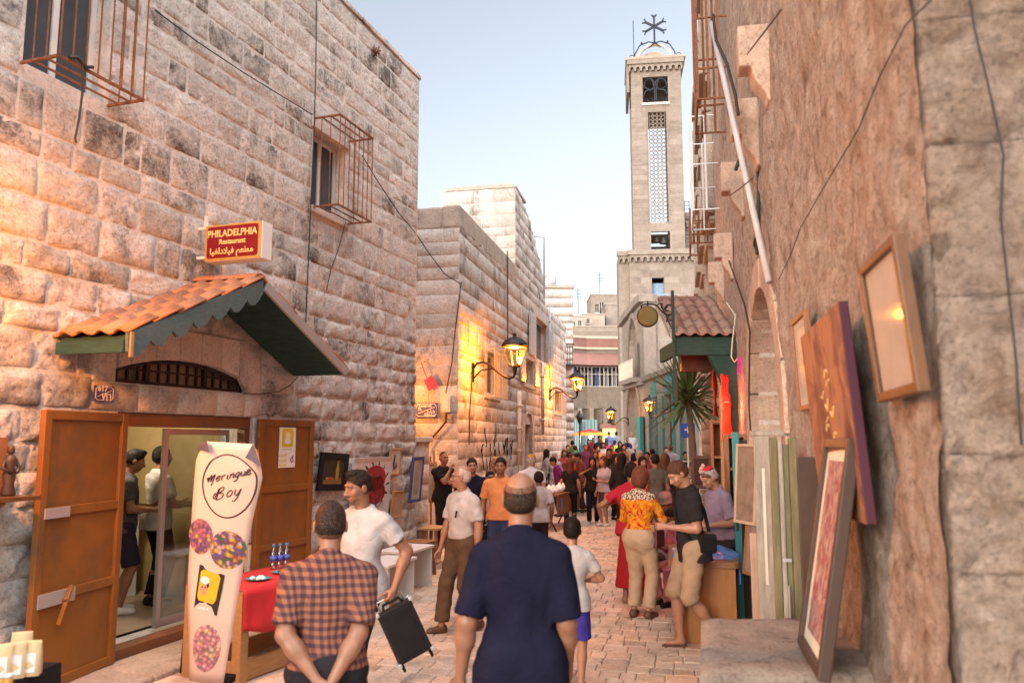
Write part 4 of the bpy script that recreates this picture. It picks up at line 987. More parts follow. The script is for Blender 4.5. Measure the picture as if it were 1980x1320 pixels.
# iron cages on the right house
def grille(label, Y0_, Y1_, z0, z1, o, nv, rails, m, r=.016):
    t = thing('window_cage', label, 'window grille', WR.o, WR.a); a, b = ur(Y1_), ur(Y0_)
    for z in rails:
        mb = MB(); mb.bar((a, -.0, z), (a, -o, z), r * 1.6); mb.bar((a - r, -o, z), (b + r, -o, z), r * 1.6); mb.bar((b, 0, z), (b, -o, z), r * 1.6); mb.build('rail', m, t)
    for k in range(nv):
        for x in (a, b):
            mb = MB(); yy = -o * (1 - k / nv); mb.bar((x, yy, z0), (x, yy, z1), r * 2.2, r * 1.4, up=(1, 0, 0)); mb.build('bar', m, t)
    for k in range(1, 5):
        x = a + (b - a) * k / 5; mb = MB(); mb.bar((x, -o, z0), (x, -o, z1), r * 1.6); mb.build('bar', m, t)
zg = at(1400, 187, 10.0).z
grille('rusty brown iron window cage high on the right house, at the top edge', 10.0, 11.2, zg, zg + 3.4, .42, 3, [zg, at(1400, 128, 10).z, at(1400, 30, 10).z, zg + 3.3], M_rust, .015)
zg = at(1370, 405, 13.0).z
grille('pale grey iron window cage below the rusty one on the right house', 13.0, 14.3, zg, at(1370, 222, 13).z, .44, 2, [zg + .02, at(1370, 315, 13).z, at(1370, 222, 13).z], M_grey, .014)
zg = at(1370, 470, 14.6).z
grille('small brown iron grille low on the far part of the right house', 14.6, 15.6, zg, at(1370, 402, 14.6).z, .46, 3, [zg + .02, at(1370, 425, 14.6).z, at(1370, 402, 14.6).z], M_rust, .016)
# pole leaning from the cage to the arch, with its ropes
A_, B_ = at(1376, 45, 7.2), at(1487, 545, 5.9)
mb = MB(); mb.tube([A_, A_.lerp(B_, .5), B_], .026, 10); o = mb.build('flag_pole', mat('dull_white_paint', (.44, .41, .41), .5), smooth=True); tag(o, 'long white pole leaning from the rusty cage down to the arched doorway', 'pole')
mb = MB(); mb.tube([A_ + Vector((0, -.06, .05)), A_.lerp(B_, .1) + Vector((-.02, -.07, 0)), A_.lerp(B_, .22) + Vector((.03, -.06, .03)), A_.lerp(B_, .34) + Vector((.05, -.05, 0)), A_.lerp(B_, .42) + Vector((.04, -.04, 0))], .014, 6)
o = mb.build('rope', M_cable, smooth=True); tag(o, 'dark cord wound round the top of the white pole', 'rope')
k0 = on(WR, 1452, 285, .06)
mb = MB(); pts = [k0 + Vector((-.15, 0, -.22)), k0 + Vector((-.05, -.02, .05)), k0 + Vector((.02, -.02, .1)), k0 + Vector((.05, -.02, 0)), k0 + Vector((.05, -.03, -.4)), on(WR, 1466, 400, .05), on(WR, 1464, 490, .05)]
mb.tube(pts, .018, 6); mb.tube([k0 + Vector((-.1, 0, 0)), k0 + Vector((.06, -.03, .03)), k0 + Vector((-.02, -.04, .07)), k0 + Vector((.0, -.04, -.03))], .02, 6); o = mb.build('rope', M_greencable, smooth=True); tag(o, 'knotted dark green rope hanging on the right house beside the pole', 'rope')
cable('thin black wire slanting up the rough right wall from the arch', WR, [(1506, 540), (1530, 490), (1548, 440), (1600, 350), (1660, 250), (1700, 150), (1750, 50), (1800, 0)], .0028, .05)
cable('grey wire running down the front face of the right corner', WF, [(1875, -5), (1885, 60), (1910, 160), (1940, 300), (1935, 420), (1950, 560), (1965, 700), (1975, 860)], .0035, .05)
cable('wire running down beside the arched doorway', WR, [(1408, 500), (1440, 590), (1450, 640), (1448, 780), (1452, 840)], .010, .06)
cable('short black loop of cable on the right wall above the arch', WR, [(1460, 460), (1458, 475), (1463, 482), (1464, 492)], .012, .06)
cable('cord strung between two corbels', WR, [(1510, 20), (1480, 60), (1445, 105)], .005, .3)
cable('cord strung below the second corbel', WR, [(1455, 345), (1430, 365), (1412, 378)], .005, .3)
mb = MB(); q = on(WF, 1858, 30, .02)
# ================================================================ CHURCH, TOWER AND FAR HOUSES
def local_box_building(): pass
# facade plane along the right side of the square: local x runs towards the camera (right in the picture)
WC = Wall(8.44, 50.6, 274); WS = Wall(8.44, 50.6, 272)
def uy(px, py=850): return WC.u(px, 0, py)
def us_(px, py=850): return WS.u(px, 0, py)
ch = thing('church', 'pale stone church front with tall pointed arches and teal doors beside the square', 'church', WC.o, WC.a)
ul, um_, un = uy(1206), 0.0, us_(1352)
zg0 = .6
KA = .75
zP1, zP2 = WC.z(1217, 622), WC.z(1246, 582)
A1 = (uy(1213), uy(1239), zg0, WC.z(1226, 810)); A2 = (uy(1218), uy(1238), WC.z(1228, 735), WC.z(1228, 668))
print('church', ul, um_, un, zP1, zP2, A1, A2)
mb = MB(); h1 = A1[3] + (A1[1] - A1[0]) * .866 * KA; h2 = A2[3] + (A2[1] - A2[0]) * .866 * KA
holes_wall(mb, ul, um_, 0, zP1, [(A1[0], A1[1], zg0, h1), (A2[0], A2[1], A2[2], h2)], .8)
arch_fill(mb, A1[0], A1[1], h1, arch_pts(A1[0], A1[1], zg0, A1[3], True, k=KA), .8, .002); arch_fill(mb, A2[0], A2[1], h2, arch_pts(A2[0], A2[1], A2[2], A2[3], True, k=KA), .8, .002)
mb.prism([(ul, zP1), (um_, zP1), (um_, zP2), (um_ - .9, zP2)], 0, .8)
mb.box(ul, ul + .5, .801, 10, 0, zP1); mb.build('wall', M_church, ch)
mb = MB(); mb.box(A1[0] - .2, A1[1] + .2, 2.4, 2.6, 0, h1); mb.box(A2[0] - .1, A2[1] + .1, 1.2, 1.3, A2[2], h2); mb.build('inner_wall', M_old_stone, ch)
for a, z0_, sp, w_ in ((A1, zg0, A1[3], .42), (A2, A2[2], A2[3], .34)):
    P = arch_pts(a[0], a[1], z0_, sp, True, k=KA); Q = arch_pts(a[0] - w_, a[1] + w_, z0_, sp, True, k=KA); mb = MB()
    for i in range(1, len(P) - 1):
        p, q, p2, q2 = P[i], Q[i], P[i + 1], Q[i + 1]
        mb.add([(p[0], -.10, p[1]), (q[0], -.10, q[1]), (q2[0], -.10, q2[1]), (p2[0], -.10, p2[1]), (p[0], .1, p[1]), (q[0], .0, q[1]), (q2[0], .0, q2[1]), (p2[0], .1, p2[1])], [(0, 1, 2, 3), (1, 5, 6, 2), (0, 3, 7, 4)])
    for x0, x1 in ((a[0] - w_, a[0]), (a[1], a[1] + w_)): mb.box(x0, x1, -.10, .05, z0_, sp)
    mb.build('arch_moulding', M_church, ch)
mb = MB(); mb.prism(arch_pts(A1[0] + .5, A1[1] - .5, zg0, zg0 + 2.3), 2.2, 2.38); mb.build('door', M_teal, ch)
mb = MB(); mb.box(A1[1] + .15, um_ - .05, -.35, -.12, zg0, WC.z(1245, 805)); mb.build('door', M_teal, ch)
# balcony with white balusters
mb = MB(); bz = WC.z(1230, 732); mb.box(A2[0] - .5, A2[1] + .5, -.6, 0, bz - .3, bz); 
bal = mb.build('balcony', M_church, ch)
mb = MB(); mb.box(A2[0] - .5, A2[1] + .5, -.6, -.5, bz + 1.1, bz + 1.2); mb.build('rail', M_cream, bal)
mb = MB()
for k in range(16): x = A2[0] - .45 + (A2[1] - A2[0] + .9) * k / 15; mb.lathe([(.05, 0), (.08, .3), (.04, .6), (.06, .9), (.05, 1.09)], 6, (x, -.55, bz))
stuff(mb.build('baluster', M_cream, bal))
mb = MB(); mb.box(ul, um_ + .2, -.25, -.001, WC.z(1230, 748), WC.z(1230, 742)); mb.build('cornice', M_church, ch)
mb = MB(); mb.prism([(ul - .2, zP1 + .02), (um_ - .9, zP2 + .02), (um_ + .1, zP2 + .02), (um_ + .1, zP2 + .5), (um_ - 1.1, zP2 + .5), (ul - .3, zP1 + .5)], -.3, .9); mb.build('coping', M_church, ch)
# nearer stretch: shops with teal doors, upper stone wall
sh_ = thing('stone_house', 'pale stone shop row with teal doors right of the pointed arches', 'building', WS.o, WS.a)
zS = 5.6
doors = [(us_(1260), us_(1272)), (us_(1286), us_(1306)), (us_(1320), us_(1334))]
hd = zg0 + 3.9
mb = MB(); holes_wall(mb, um_ + .02, un, 0, zS, [(a, b, .2, hd) for a, b in doors], .5)
mb.box(un - .5, un, .501, 10, 0, zS); mb.box(um_ + .02, un, 10, 10.3, 0, zS); mb.build('wall', M_church, sh_)
for a, b in doors:
    mb = MB(); mb.box(a, b, .3, .36, .2, hd); d_ = mb.build('door', M_darkwood, sh_)
    for s in (0, 1):
        mb = MB(); x = a if s == 0 else b; mb.box(x - .04, x + .04, -.16, -.02, .25, hd - .1); mb.build('shutter', M_teal, sh_)
    mb = MB(); mb.prism(arch_pts(a + .05, b - .05, hd - .02, hd + .1)[0:], -.04, -.004); mb.build('fanlight', M_teal, sh_)

mb = MB(); mb.box(um_ + .02, un, -.25, .55, zS + .002, zS + .3); mb.build('coping', M_church, sh_)
mst = MB()
for r in lay(um_ + .05, un, 4.6, zS - .02, [], .42, (.6, 1.1), random.Random(8)): stone_piece(mst, *r, bulge=.012, amp=.006, nx=2, nz=1, gap=.014, sink=-.008)
stuff(mst.build('stonework', M_church, sh_))
# upper wall above the shops, facing the street
Yu = 50.9; xu0, xu1 = gx(1247, Yu, 8), gx(1372, Yu, 8); zu = at(1280, 581, Yu).z
uw_ = thing('upper_house', 'plain pale stone upper house wall above the teal shops, behind the round hanging sign', 'building', (xu0, Yu, 0)); mb = MB(); mb.box(0, xu1 - xu0, 0, 6, 3, zu); mb.build('wall', M_church, uw_)
mb = MB()
for r in lay(.02, xu1 - xu0, 5.0, zu - .05, [], .42, (.6, 1.2), random.Random(18)): stone_piece(mb, *r, bulge=.012, amp=.006, nx=2, nz=1, gap=.014, sink=-.008)
stuff(mb.build('stonework', M_church, uw_)); mb = MB(); mb.box(-.1, xu1 - xu0, -.15, 6, zu + .002, zu + .3); mb.build('coping', M_old_stone, uw_)
# church body behind
Yb = 66.0; s_ = Yb / FPX
bx0, bx1 = gx(1198, Yb, 12), gx(1375, Yb, 12); zt = at(1280, 490, Yb).z; zc = at(1280, 512, Yb).z
cb = thing('church_hall', 'tall pale church hall with an arcaded frieze under its flat roof', 'church', (bx0, Yb, 0), -R(5)); wd = bx1 - bx0
wx = gx(1272, Yb, 14) - bx0; wz0, wz1 = at(1272, 574, Yb).z, at(1272, 538, Yb).z
mb = MB(); holes_wall(mb, .9, wd, 0, zt, [(wx - .5, wx + .5, wz0, wz1)], .6); mb.box(0, .899, .4, 4, 0, zt - .001); mb.box(.9, wd, 4.5, 5, 0, zt); mb.box(wd - .5, wd, .601, 4.5, 0, zt); mb.box(1, wd - .6, .61, 4.4, zt - .4, zt - .2); mb.build('wall', M_church, cb)
mb = MB(); mb.box(wx - .5, wx + .5, .4, .45, wz0, wz1 - .4); wdw = mb.build('window', mat('blue_blind', (.22, .32, .44), .7), cb); mb = MB(); mb.box(wx - .9, wx + .9, -.25, -.05, wz0 - 1.6, wz0 + .15); mb.build('blue_panel', mat('blue_blind', (.22, .32, .44)), wdw)
def frieze(parent, x0, x1, zt, zc, n, out=.3, y=0.0, name='frieze'):
    mb = MB(); st = (x1 - x0) / n; r = st * .30
    mb.box(x0 - .15, x1 + .15, y - out - .12, y, zt - (zt - zc) * .34, zt + .003)
    stc = zc + (zt - zc) * .05
    for k in range(n):
        a = x0 + st * k; c_ = a + st / 2; ap = arch_pts(c_ - r, c_ + r, stc, stc + (zt - zc) * .30, n=6)
        arch_fill(mb, c_ - r, c_ + r, zt - (zt - zc) * .345, ap, out, y - out)
        for p0_, p1_ in ((a, c_ - r), (c_ + r, a + st)): mb.box(p0_, p1_, y - out, y - .001, stc + (zt - zc) * .12, zt - (zt - zc) * .345)
    return mb.build(name, M_church, parent)
mb = MB()
for r in lay(.92, wd, 5, zc - .1, [(wx - .55, wx + .55, wz0 - .05, wz1 + .05)], .45, (.7, 1.4), random.Random(41)): stone_piece(mb, *r, bulge=.014, amp=.006, nx=1, nz=1, gap=.014, sink=-.012)
stuff(mb.build('stonework', M_church, cb))
frieze(cb, .9, wd, zt + .2, zc, 13)
frieze(cb, 0, .89, zt + .19, zc, 2, y=.4)
# upper annex to the right of the tower
ax0, ax1 = gx(1322, Yb, 20), gx(1400, Yb, 20); az = at(1340, 412, Yb).z
an = thing('church_annex', 'flat roofed pale stone annex right of the bell tower', 'building', (ax0, Yb + .9, zt - .3), 0); mb = MB(); mb.box(0, ax1 - ax0, 0, 5, 0, az - zt + .3); mb.build('wall', M_church, an); frieze(an, 0, ax1 - ax0, az - zt + .5, az - zt - 1.0, 7, .25)
mb = MB(); lx = gx(1324, Yb, 20)
for k in range(14): mb.tube([(lx, Yb - .1, zt + .3 + k * .32), (lx + .4, Yb - .1, zt + .3 + k * .32)], .025, 4)
for q in (0, .4): mb.tube([(lx + q, Yb - .1, zt + .3), (lx + q, Yb - .1, zt + 4.6)], .03, 4)
o = stuff(mb.build('ladder', M_cable)); o['kind'] = 'thing'; tag(o, 'thin iron ladder standing beside the bell tower', 'ladder')
# ---- bell tower
Yt = 66.3
tx0_, tx1_ = gx(1223, Yt, 24), gx(1320, Yt, 24); tw = tx1_ - tx0_; tz_t = at(1268, 121, Yt).z
tower = thing('bell_tower', 'tall square pale stone bell tower with a lattice slot and an iron cross on top', 'tower', (tx0_, Yt, zt), -R(7))
H_ = tz_t - zt
def zt_(py): return at(1270, py, Yt).z - zt
def xt_(px): return gx(px, Yt, 24) - tx0_
op1 = (xt_(1246), xt_(1295), zt_(201), zt_(151)); op2 = (xt_(1255), xt_(1290), zt_(432), zt_(219)); op3 = (xt_(1256), xt_(1292), zt_(487), zt_(449))
mb = MB(); holes_wall(mb, 0, tw, 0, H_, [op1, op2, op3], .35); holes_wall(mb, 0, tw, 0, H_, [(op1[0] + .1, op1[1] - .1, op1[2], op1[2] + .5), (op2[0] - .2, op2[1] + .2, op2[2], op2[3] + .5), (op3[0] + .1, op3[1] - .1, op3[3] - .35, op3[3])], .35, tw - .35)
for q0, q1 in ((0, .35), (tw - .35, tw)):
    mb.box(q0, q1, .351, tw - .351, 0, op1[2]); mb.box(q0, q1, .351, tw - .351, op1[3], H_); mb.box(q0, q1, .351, 1.0, op1[2] + .001, op1[3] - .001); mb.box(q0, q1, tw - 1.0, tw - .351, op1[2] + .001, op1[3] - .001)
mb.box(.36, tw - .36, .36, tw - .36, H_ - .3, H_ - .05); mb.box(.36, tw - .36, .36, tw - .36, op1[2] - .8, op1[2] - .6)
mb.build('shaft', M_church, tower)
mb = MB()
for r in lay(.0, tw, 0, zt_(147), [(a - .12, b + .12, c - .1, d + .1) for a, b, c, d in (op1, op2, op3)], .42, (.7, 1.3), random.Random(42)): stone_piece(mb, *r, bulge=.014, amp=.005, nx=1, nz=1, gap=.012, sink=-.012)
stuff(mb.build('stonework', M_church, tower))
fz = zt_(147); f0 = zt_(121)
frieze(tower, -.12, tw + .12, f0 + .05, zt_(145), 9, .30)
mb = MB(); mb.box(-.35, -.121, -.2, tw + .2, zt_(180), f0 + .02); mb.build('cornice', M_church, tower); mb = MB(); mb.box(-.42, tw + .42, -.45, tw + .4, f0 + .055, f0 + .28); mb.build('roof_slab', M_old_stone, tower)
mb = MB(); mb.box(op1[0] - .1, op1[1] + .1, -.12, .02, op1[2] - .22, op1[2] - .01); mb.build('window_sill', M_cream, tower)
# lattice of rings in the slot
def lattice(y, r, nm):
    mb = MB(); cols = 4; cw = (op2[1] - op2[0] - .16) / cols; n = int((op2[3] - op2[2]) / cw)
    for j in range(n):
        for i in range(cols): mb.ring((op2[0] + .08 + cw * (i + .5), y, op2[2] + .1 + cw * (j + .5)), cw * .47, .035, 10, 4)
    for j in range(n - 1):
        for i in range(cols - 1): mb.ring((op2[0] + .08 + cw * (i + 1), y + .02, op2[2] + .1 + cw * (j + 1)), cw * .3, .03, 8, 4)
    return stuff(mb.build(nm, M_church, tower))
lattice(.15, .04, 'lattice')
mb = MB()
for z in (.05,): pass
for a, b in ((op2[0] - .12, op2[0]), (op2[1], op2[1] + .12)): mb.box(a, b, -.05, .0, op2[2] - .1, op2[3] + .1)
mb.build('slot_frame', M_church, tower)
# iron scroll grille at the top opening
mb = MB(); cx_, cz_ = (op1[0] + op1[1]) / 2, (op1[2] + op1[3]) / 2 + .1; w_ = (op1[1] - op1[0]) / 2; y = .1
def arc_(cx0, cz0, r, a0, a1, th=.07): mb.ring((cx0, y, cz0), r, th, 12, 5, 'y', a0, a1)
for s in (-1, 1):
    arc_(cx_ + s * w_ * .45, cz_ + w_ * .42, w_ * .42, *((-60, 200) if s < 0 else (-20, 240)))
    arc_(cx_ + s * w_ * .48, cz_ - w_ * .50, w_ * .42, *((0, 110) if s > 0 else (70, 180)))
    mb.tube([(cx_ + s * .06, y, cz_ - w_), (cx_ + s * .07, y, cz_), (cx_ + s * .18, y, cz_ + w_ * .5), (cx_ + s * .35, y, cz_ + w_ * .9)], .07, 5)
    mb.tube([(cx_, y, cz_), (cx_ + s * w_ * .5, y, cz_ - .05), (cx_ + s * w_ * .95, y, cz_ + .25)], .07, 5)
for k in range(5): mb.ring((op1[0] + .25 + (op1[1] - op1[0] - .5) * k / 4, y, op1[2] + .22), .2, .045, 10, 4)
mb.build('iron_grille', M_blueiron, tower)
for k, x in enumerate((.32, .68)):
    mb = MB(); bx = op3[0] + (op3[1] - op3[0]) * x; sc_ = .75 + .25 * k
    mb.lathe([(.36 * sc_, -.62 * sc_), (.30 * sc_, -.55 * sc_), (.19 * sc_, -.3 * sc_), (.15 * sc_, -.08 * sc_), (.04, 0), (.03, .18)], 12, (bx, .5, op3[3] - .35)); mb.build('bell', mat('bell_bronze', (.07, .07, .06), .5, .6), tower, smooth=True)
mb = MB(); mb.tube([(op3[0], .5, op3[3] - .2), (op3[1], .5, op3[3] - .2)], .06, 6); mb.build('bell_beam', M_darkwood, tower)
# dome, arching iron bows and the cross
dm = MB(); rr = tw * .36; pr = [(rr * math.cos(R(a)), rr * .95 * math.sin(R(a))) for a in range(0, 91, 10)]; dm.lathe(pr, 20, (tw / 2, tw / 2, f0 + .28)); dm.build('dome', mat('dome_stone', (.42, .27, .21), .8), tower, smooth=True)
mb = MB(); mb.ring((tw / 2, tw / 2 - rr - .05, f0 + .25), rr * .98, .16, 16, 5, 'y', 0, 180); mb.build('dome_arch', M_cream, tower)
mb = MB()
for s in (-1, 1):
    P = [(tw / 2 + s * tw * .42, .3, f0 + .2), (tw / 2 + s * tw * .40, .3, f0 + .9), (tw / 2 + s * tw * .30, .3, f0 + 1.65), (tw / 2 + s * tw * .12, .3, f0 + 1.95), (tw / 2 - s * .05, .3, f0 + 1.8), (tw / 2 - s * tw * .12, .3, f0 + 1.4)]
    mb.tube(P, .06, 5); mb.lathe([(.03, 0), (.11, .08), (.03, .25)], 6, (tw / 2 + s * tw * .26, .3, f0 + 1.75)); mb.ring((tw / 2 + s * tw * .47, .1, f0 + .5), .2, .035, 10, 4)
mb.build('iron_bow', M_blueiron, tower)
mb = MB(); cz = f0 + 3.35; mb.bar((tw / 2, .3, f0 + 1.8), (tw / 2, .3, cz + 1.0), .16)
for a in (30, 150, 210, 330, 90, 270):
    d = Vector((math.cos(R(a)), 0, math.sin(R(a)))); c_ = Vector((tw / 2, .3, cz)); e = c_ + d * .82
    if a not in (90, 270): mb.bar(c_, e, .17)
    pe = Vector((-d.z, 0, d.x))
    if a != 270: 
        for q in (-1, 1): mb.bar(e, e + (d * .9 + pe * q * .7) * .30, .11)
mb.build('cross', M_blueiron, tower)
mb = MB(); mb.tube([(.35, .3, f0 + .2), (.33, .3, f0 + 4.0)], .035, 5); mb.build('lightning_rod', M_blueiron, tower)
# ---- curved building across the square
Yq = 73
qx = lambda px, z=6, Y=Yq: gx(px, Y, z)
cv = [(qx(1060, 6, Yq - 5), Yq - 5.5 + 3), (qx(1112), Yq - .8), (qx(1135), Yq - .2), (qx(1160), Yq), (qx(1190), Yq + .1), (qx(1225), Yq + .2), (qx(1260), Yq + 1)]
z_r0, z_r1 = at(1160, 708, Yq).z, at(1160, 668, Yq).z; z_w0 = at(1160, 748, Yq).z
cb2 = thing('curved_house', 'curved stone house with a band of white framed windows and a pink tiled roof edge', 'building', (0, 0, 0))
def band(mb, z0, z1, o=0.0, dep=6):
    P = [(x, y - o) for x, y in cv]; Q = [(x, y + dep) for x, y in cv[::-1]]; mb.prism_z(P + Q, z0, z1); return mb
z_b = at(1160, 790, Yq).z
band(MB(), 0, z_b).build('wall', M_old_stone, cb2); band(MB(), z_b + .005, z_b + .3, .25).build('string_course', M_church, cb2); band(MB(), z_b + .305, z_w0).build('wall', M_church, cb2)
band(MB(), z_w0 + .005, z_r0, -.4).build('window_band', M_glass_dark, cb2)
def wpt(s): 
    tot = [0]; 
    for a, b in zip(cv[:-1], cv[1:]): tot.append(tot[-1] + math.hypot(b[0] - a[0], b[1] - a[1]))
    d = s * tot[-1]
    for i in range(len(cv) - 1):
        if d <= tot[i + 1] + 1e-6:
            k = (d - tot[i]) / (tot[i + 1] - tot[i]); return Vector((cv[i][0] + (cv[i + 1][0] - cv[i][0]) * k, cv[i][1] + (cv[i + 1][1] - cv[i][1]) * k, 0))
for k in range(29):
    p = wpt(k / 28) + Vector((0, .1, 0)); mb = MB(); blue = k % 6 == 2; wdt = .16 if blue else .07
    mb.bar(p + Vector((0, 0, z_w0)), p + Vector((0, 0, z_r0)), wdt, .12, up=(0, 1, 0)); mb.build('mullion', mat('blue_mullion', (.06, .10, .25)) if blue else M_whitepaint, cb2)
    if k < 28 and k % 2 == 0:
        q = wpt((k + 1) / 28); mb = MB(); a, b = p + Vector((.05, .25, 0)), q + Vector((-.05, .35, 0)); c_ = M_cream if k % 3 else M_grey
        mb.quad(a + Vector((0, 0, z_w0 + .1)), b + Vector((0, 0, z_w0 + .1)), b + Vector((0, 0, z_r0 - .4)), a + Vector((0, 0, z_r0 - .4))); mb.build('curtain', mat('grey_curtain', (.34, .32, .32), .9), cb2)
for z in (z_w0 + .05, z_w0 + (z_r0 - z_w0) * .62, z_r0 - .06):
    mb = MB(); mb.tube([wpt(k / 14) + Vector((0, .05, z)) for k in range(15)], .05, 4); mb.build('window_rail', M_whitepaint, cb2)
# pink roof skirt
mb = MB(); zr_ = z_r0 + .02
for (a, b) in zip(cv[:-1], cv[1:]): mb.add([(a[0], a[1] - 1.0, zr_), (b[0], b[1] - 1.0, zr_), (b[0], b[1] + .6, zr_ + 1.3), (a[0], a[1] + .6, zr_ + 1.3), (a[0], a[1] + .6, zr_), (b[0], b[1] + .6, zr_)], [(0, 1, 2, 3), (1, 0, 4, 5)])
mb.build('roof_skirt', M_pinkroof, cb2)
zt2 = at(1160, 656, Yq).z
band(MB(), zr_ + 1.2, zt2 - .9, -.5, 5).build('wall', M_church, cb2)
band(MB(), zt2 - .7, zt2 + .1, -.35, 4).build('parapet_panel', M_pinkroof, cb2); band(MB(), zt2 + .11, zt2 + .35, -.3, 4).build('coping', M_cream, cb2); band(MB(), zt2 - .9, zt2 - .705, -.3, 4).build('coping', M_cream, cb2)
for px in (1120, 1142, 1168, 1190):
    mb = MB(); x = qx(px, 3); mb.box(x - .18, x + .18, Yq - 1.2, Yq + .5, .2, z_b); mb.build('pilaster', M_church, cb2)
for px, w_ in ((1102, 1.3), (1134, 1.7)):
    mb = MB(); x = qx(px, 3)
    for k in range(6): mb.box(x - w_ / 2 + k * w_ / 6 + .02, x - w_ / 2 + (k + 1) * w_ / 6 - .02, Yq - 1.5 - (.9 if px < 1110 else 0), Yq - .5, .4, at(1130, 812, Yq).z)
    stuff(mb.build('shop_shutter', mat('pale_teal', (.22, .34, .36), .6), cb2))
# glowing shop kiosk under the pilasters
kx0, kx1 = gx(1166, 60, 2.5), gx(1191, 60, 2.5); kz = at(1178, 828, 60).z
ks = thing('shop_kiosk', 'small shop kiosk with a glowing warm front at the far end', 'kiosk', (kx0, 60, gz(0, 60)))
mb = MB(); mb.box(0, kx1 - kx0, .1, .2, .0, kz - gz(0, 60)); mb.build('lit_panel', mat('lit_panel', (.9, .6, .3), .6, emit=(1, .55, .18), estr=.5, bmp=0), ks)
mb = MB(); mb.box(-.15, kx1 - kx0 + .15, -.6, .7, kz - gz(0, 60) + .005, kz - gz(0, 60) + .35); mb.build('roof', M_pinkroof, ks)
# hillside houses behind
def far_house(px0, px1, pyt, Y, dep, wins, label, material=M_old_stone):
    x0, x1 = gx(px0, Y, 15), gx(px1, Y, 15); z = at((px0 + px1) / 2, pyt, Y).z
    hs_ = []
    for a, b, c, d in wins: hs_.append((gx(a, Y, 15) - x0, gx(b, Y, 15) - x0, at(a, d, Y).z, at(a, c, Y).z))
    return block_house('hill_house', label, 'house', x0, Y, 0, x1 - x0, dep, z, holes=hs_, material=material)
far_house(1098, 1216, 632, 88, 5, [(1205, 1210, 640, 650)], 'wide plain stone house directly behind the curved house roof', M_church)
far_house(1144, 1205, 570, 104, 6, [(1152, 1158, 588, 604), (1161, 1168, 585, 606)], 'tall far stone house with two dark arched windows on the hill', M_church)
far_house(1172, 1220, 588, 100, 5, [], 'windowless pale stone house beside the church hall wall', M_church)
far_house(1128, 1170, 608, 98, 5, [(1135, 1140, 616, 625)], 'low stone house below the tall far house with dark windows', M_old_stone)
far_house(1100, 1132, 612, 94, 4, [(1106, 1112, 622, 632), (1118, 1124, 620, 630)], 'dark low house at the left end of the hill', M_conc)
for k, (px, py, Y) in enumerate(((1118, 606, 94.5), (1160, 572, 104.5))):
    mb = MB(); p = at(px, py, Y); mb.tube([p, p + Vector((0, 0, 3.2))], .04, 4)
    for q in range(3): mb.tube([p + Vector((-.4, 0, 2 + q * .4)), p + Vector((.4, 0, 2 + q * .4))], .025, 4)
    o = mb.build('roof_antenna', M_cable); tag(o, ('thin roof antenna on the dark low hill house', 'thin roof antenna on the tall far house')[k], 'antenna')
hill = MB(); hill.add([(-30, 105, 0), (90, 105, 0), (90, 300, 26), (-30, 300, 22)], [(0, 1, 2, 3)]); struct(hill.build('hill', M_old_stone))
# ================================================================ THINGS ALONG THE LEFT WALL
rp = random.Random(17)
def wallmat(W, u, out, z, lean=0.0, roll=0.0, yaw=0.0):
    return Matrix.LocRotScale(W.world(u, out, z), Euler((0, 0, W.a)), None) @ Matrix.Rotation(R(yaw), 4, 'Z') @ Matrix.Rotation(R(lean), 4, 'X') @ Matrix.Rotation(R(roll), 4, 'Y')
def framed(label, M, wd, ht, fw, fm, pm, depth=.035, mount=None, glass=False, name='framed_picture', cat='picture', group=None):
    """picture with its lower left corner at M; face towards local -y"""
    t = thing(name, label, cat, mat=M, group=group)
    for x0, x1, z0, z1 in ((0, fw, 0, ht), (wd - fw, wd, 0, ht), (fw + .0005, wd - fw - .0005, 0, fw), (fw + .0005, wd - fw - .0005, ht - fw, ht)):
        mb = MB(); mb.box(x0, x1, -depth, 0, z0, z1); mb.build('frame_rail', fm, t, bevel=min(.006, fw * .3))
    mb = MB(); mb.box(fw * .8, wd - fw * .8, -depth * .55, -.004, fw * .8, ht - fw * .8); mb.build('picture', pm, t)
    if mount:
        m_ = mount; mb = MB(); y = -depth * .55 - .002
        for x0, x1, z0, z1 in ((fw, fw + m_, fw, ht - fw), (wd - fw - m_, wd - fw, fw, ht - fw), (fw + m_, wd - fw - m_, fw, fw + m_), (fw + m_, wd - fw - m_, ht - fw - m_, ht - fw)): mb.box(x0, x1, y, y + .001, z0, z1)
        mb.build('mount', M_cream, t)
    if glass:
        mb = MB(); mb.box(fw * .9, wd - fw * .9, -depth * .75, -depth * .72, fw * .9, ht - fw * .9); mb.build('glass', glass_mat('picture_glass', (.95, .95, .95), .94), t)
    return t
def on_wall(W, pxl, pxr, pyt, pyb, out=.06):
    mx, my = (pxl + pxr) / 2, (pyt + pyb) / 2
    u0, u1 = W.u(pxl, out, my), W.u(pxr, out, my); z0, z1 = W.z(mx, pyb, out), W.z(mx, pyt, out); return u0, u1 - u0, z0, z1 - z0
def patch(parent, poly, y, m, name='print', th=.0012):
    mb = MB(); mb.prism(poly, y - th, y); return mb.build(name, m, parent)
def disc(cx, cz, rx, rz, n=20, a0=0): return [(cx + rx * math.cos(2 * math.pi * k / n + a0), cz + rz * math.sin(2 * math.pi * k / n + a0)) for k in range(n)]
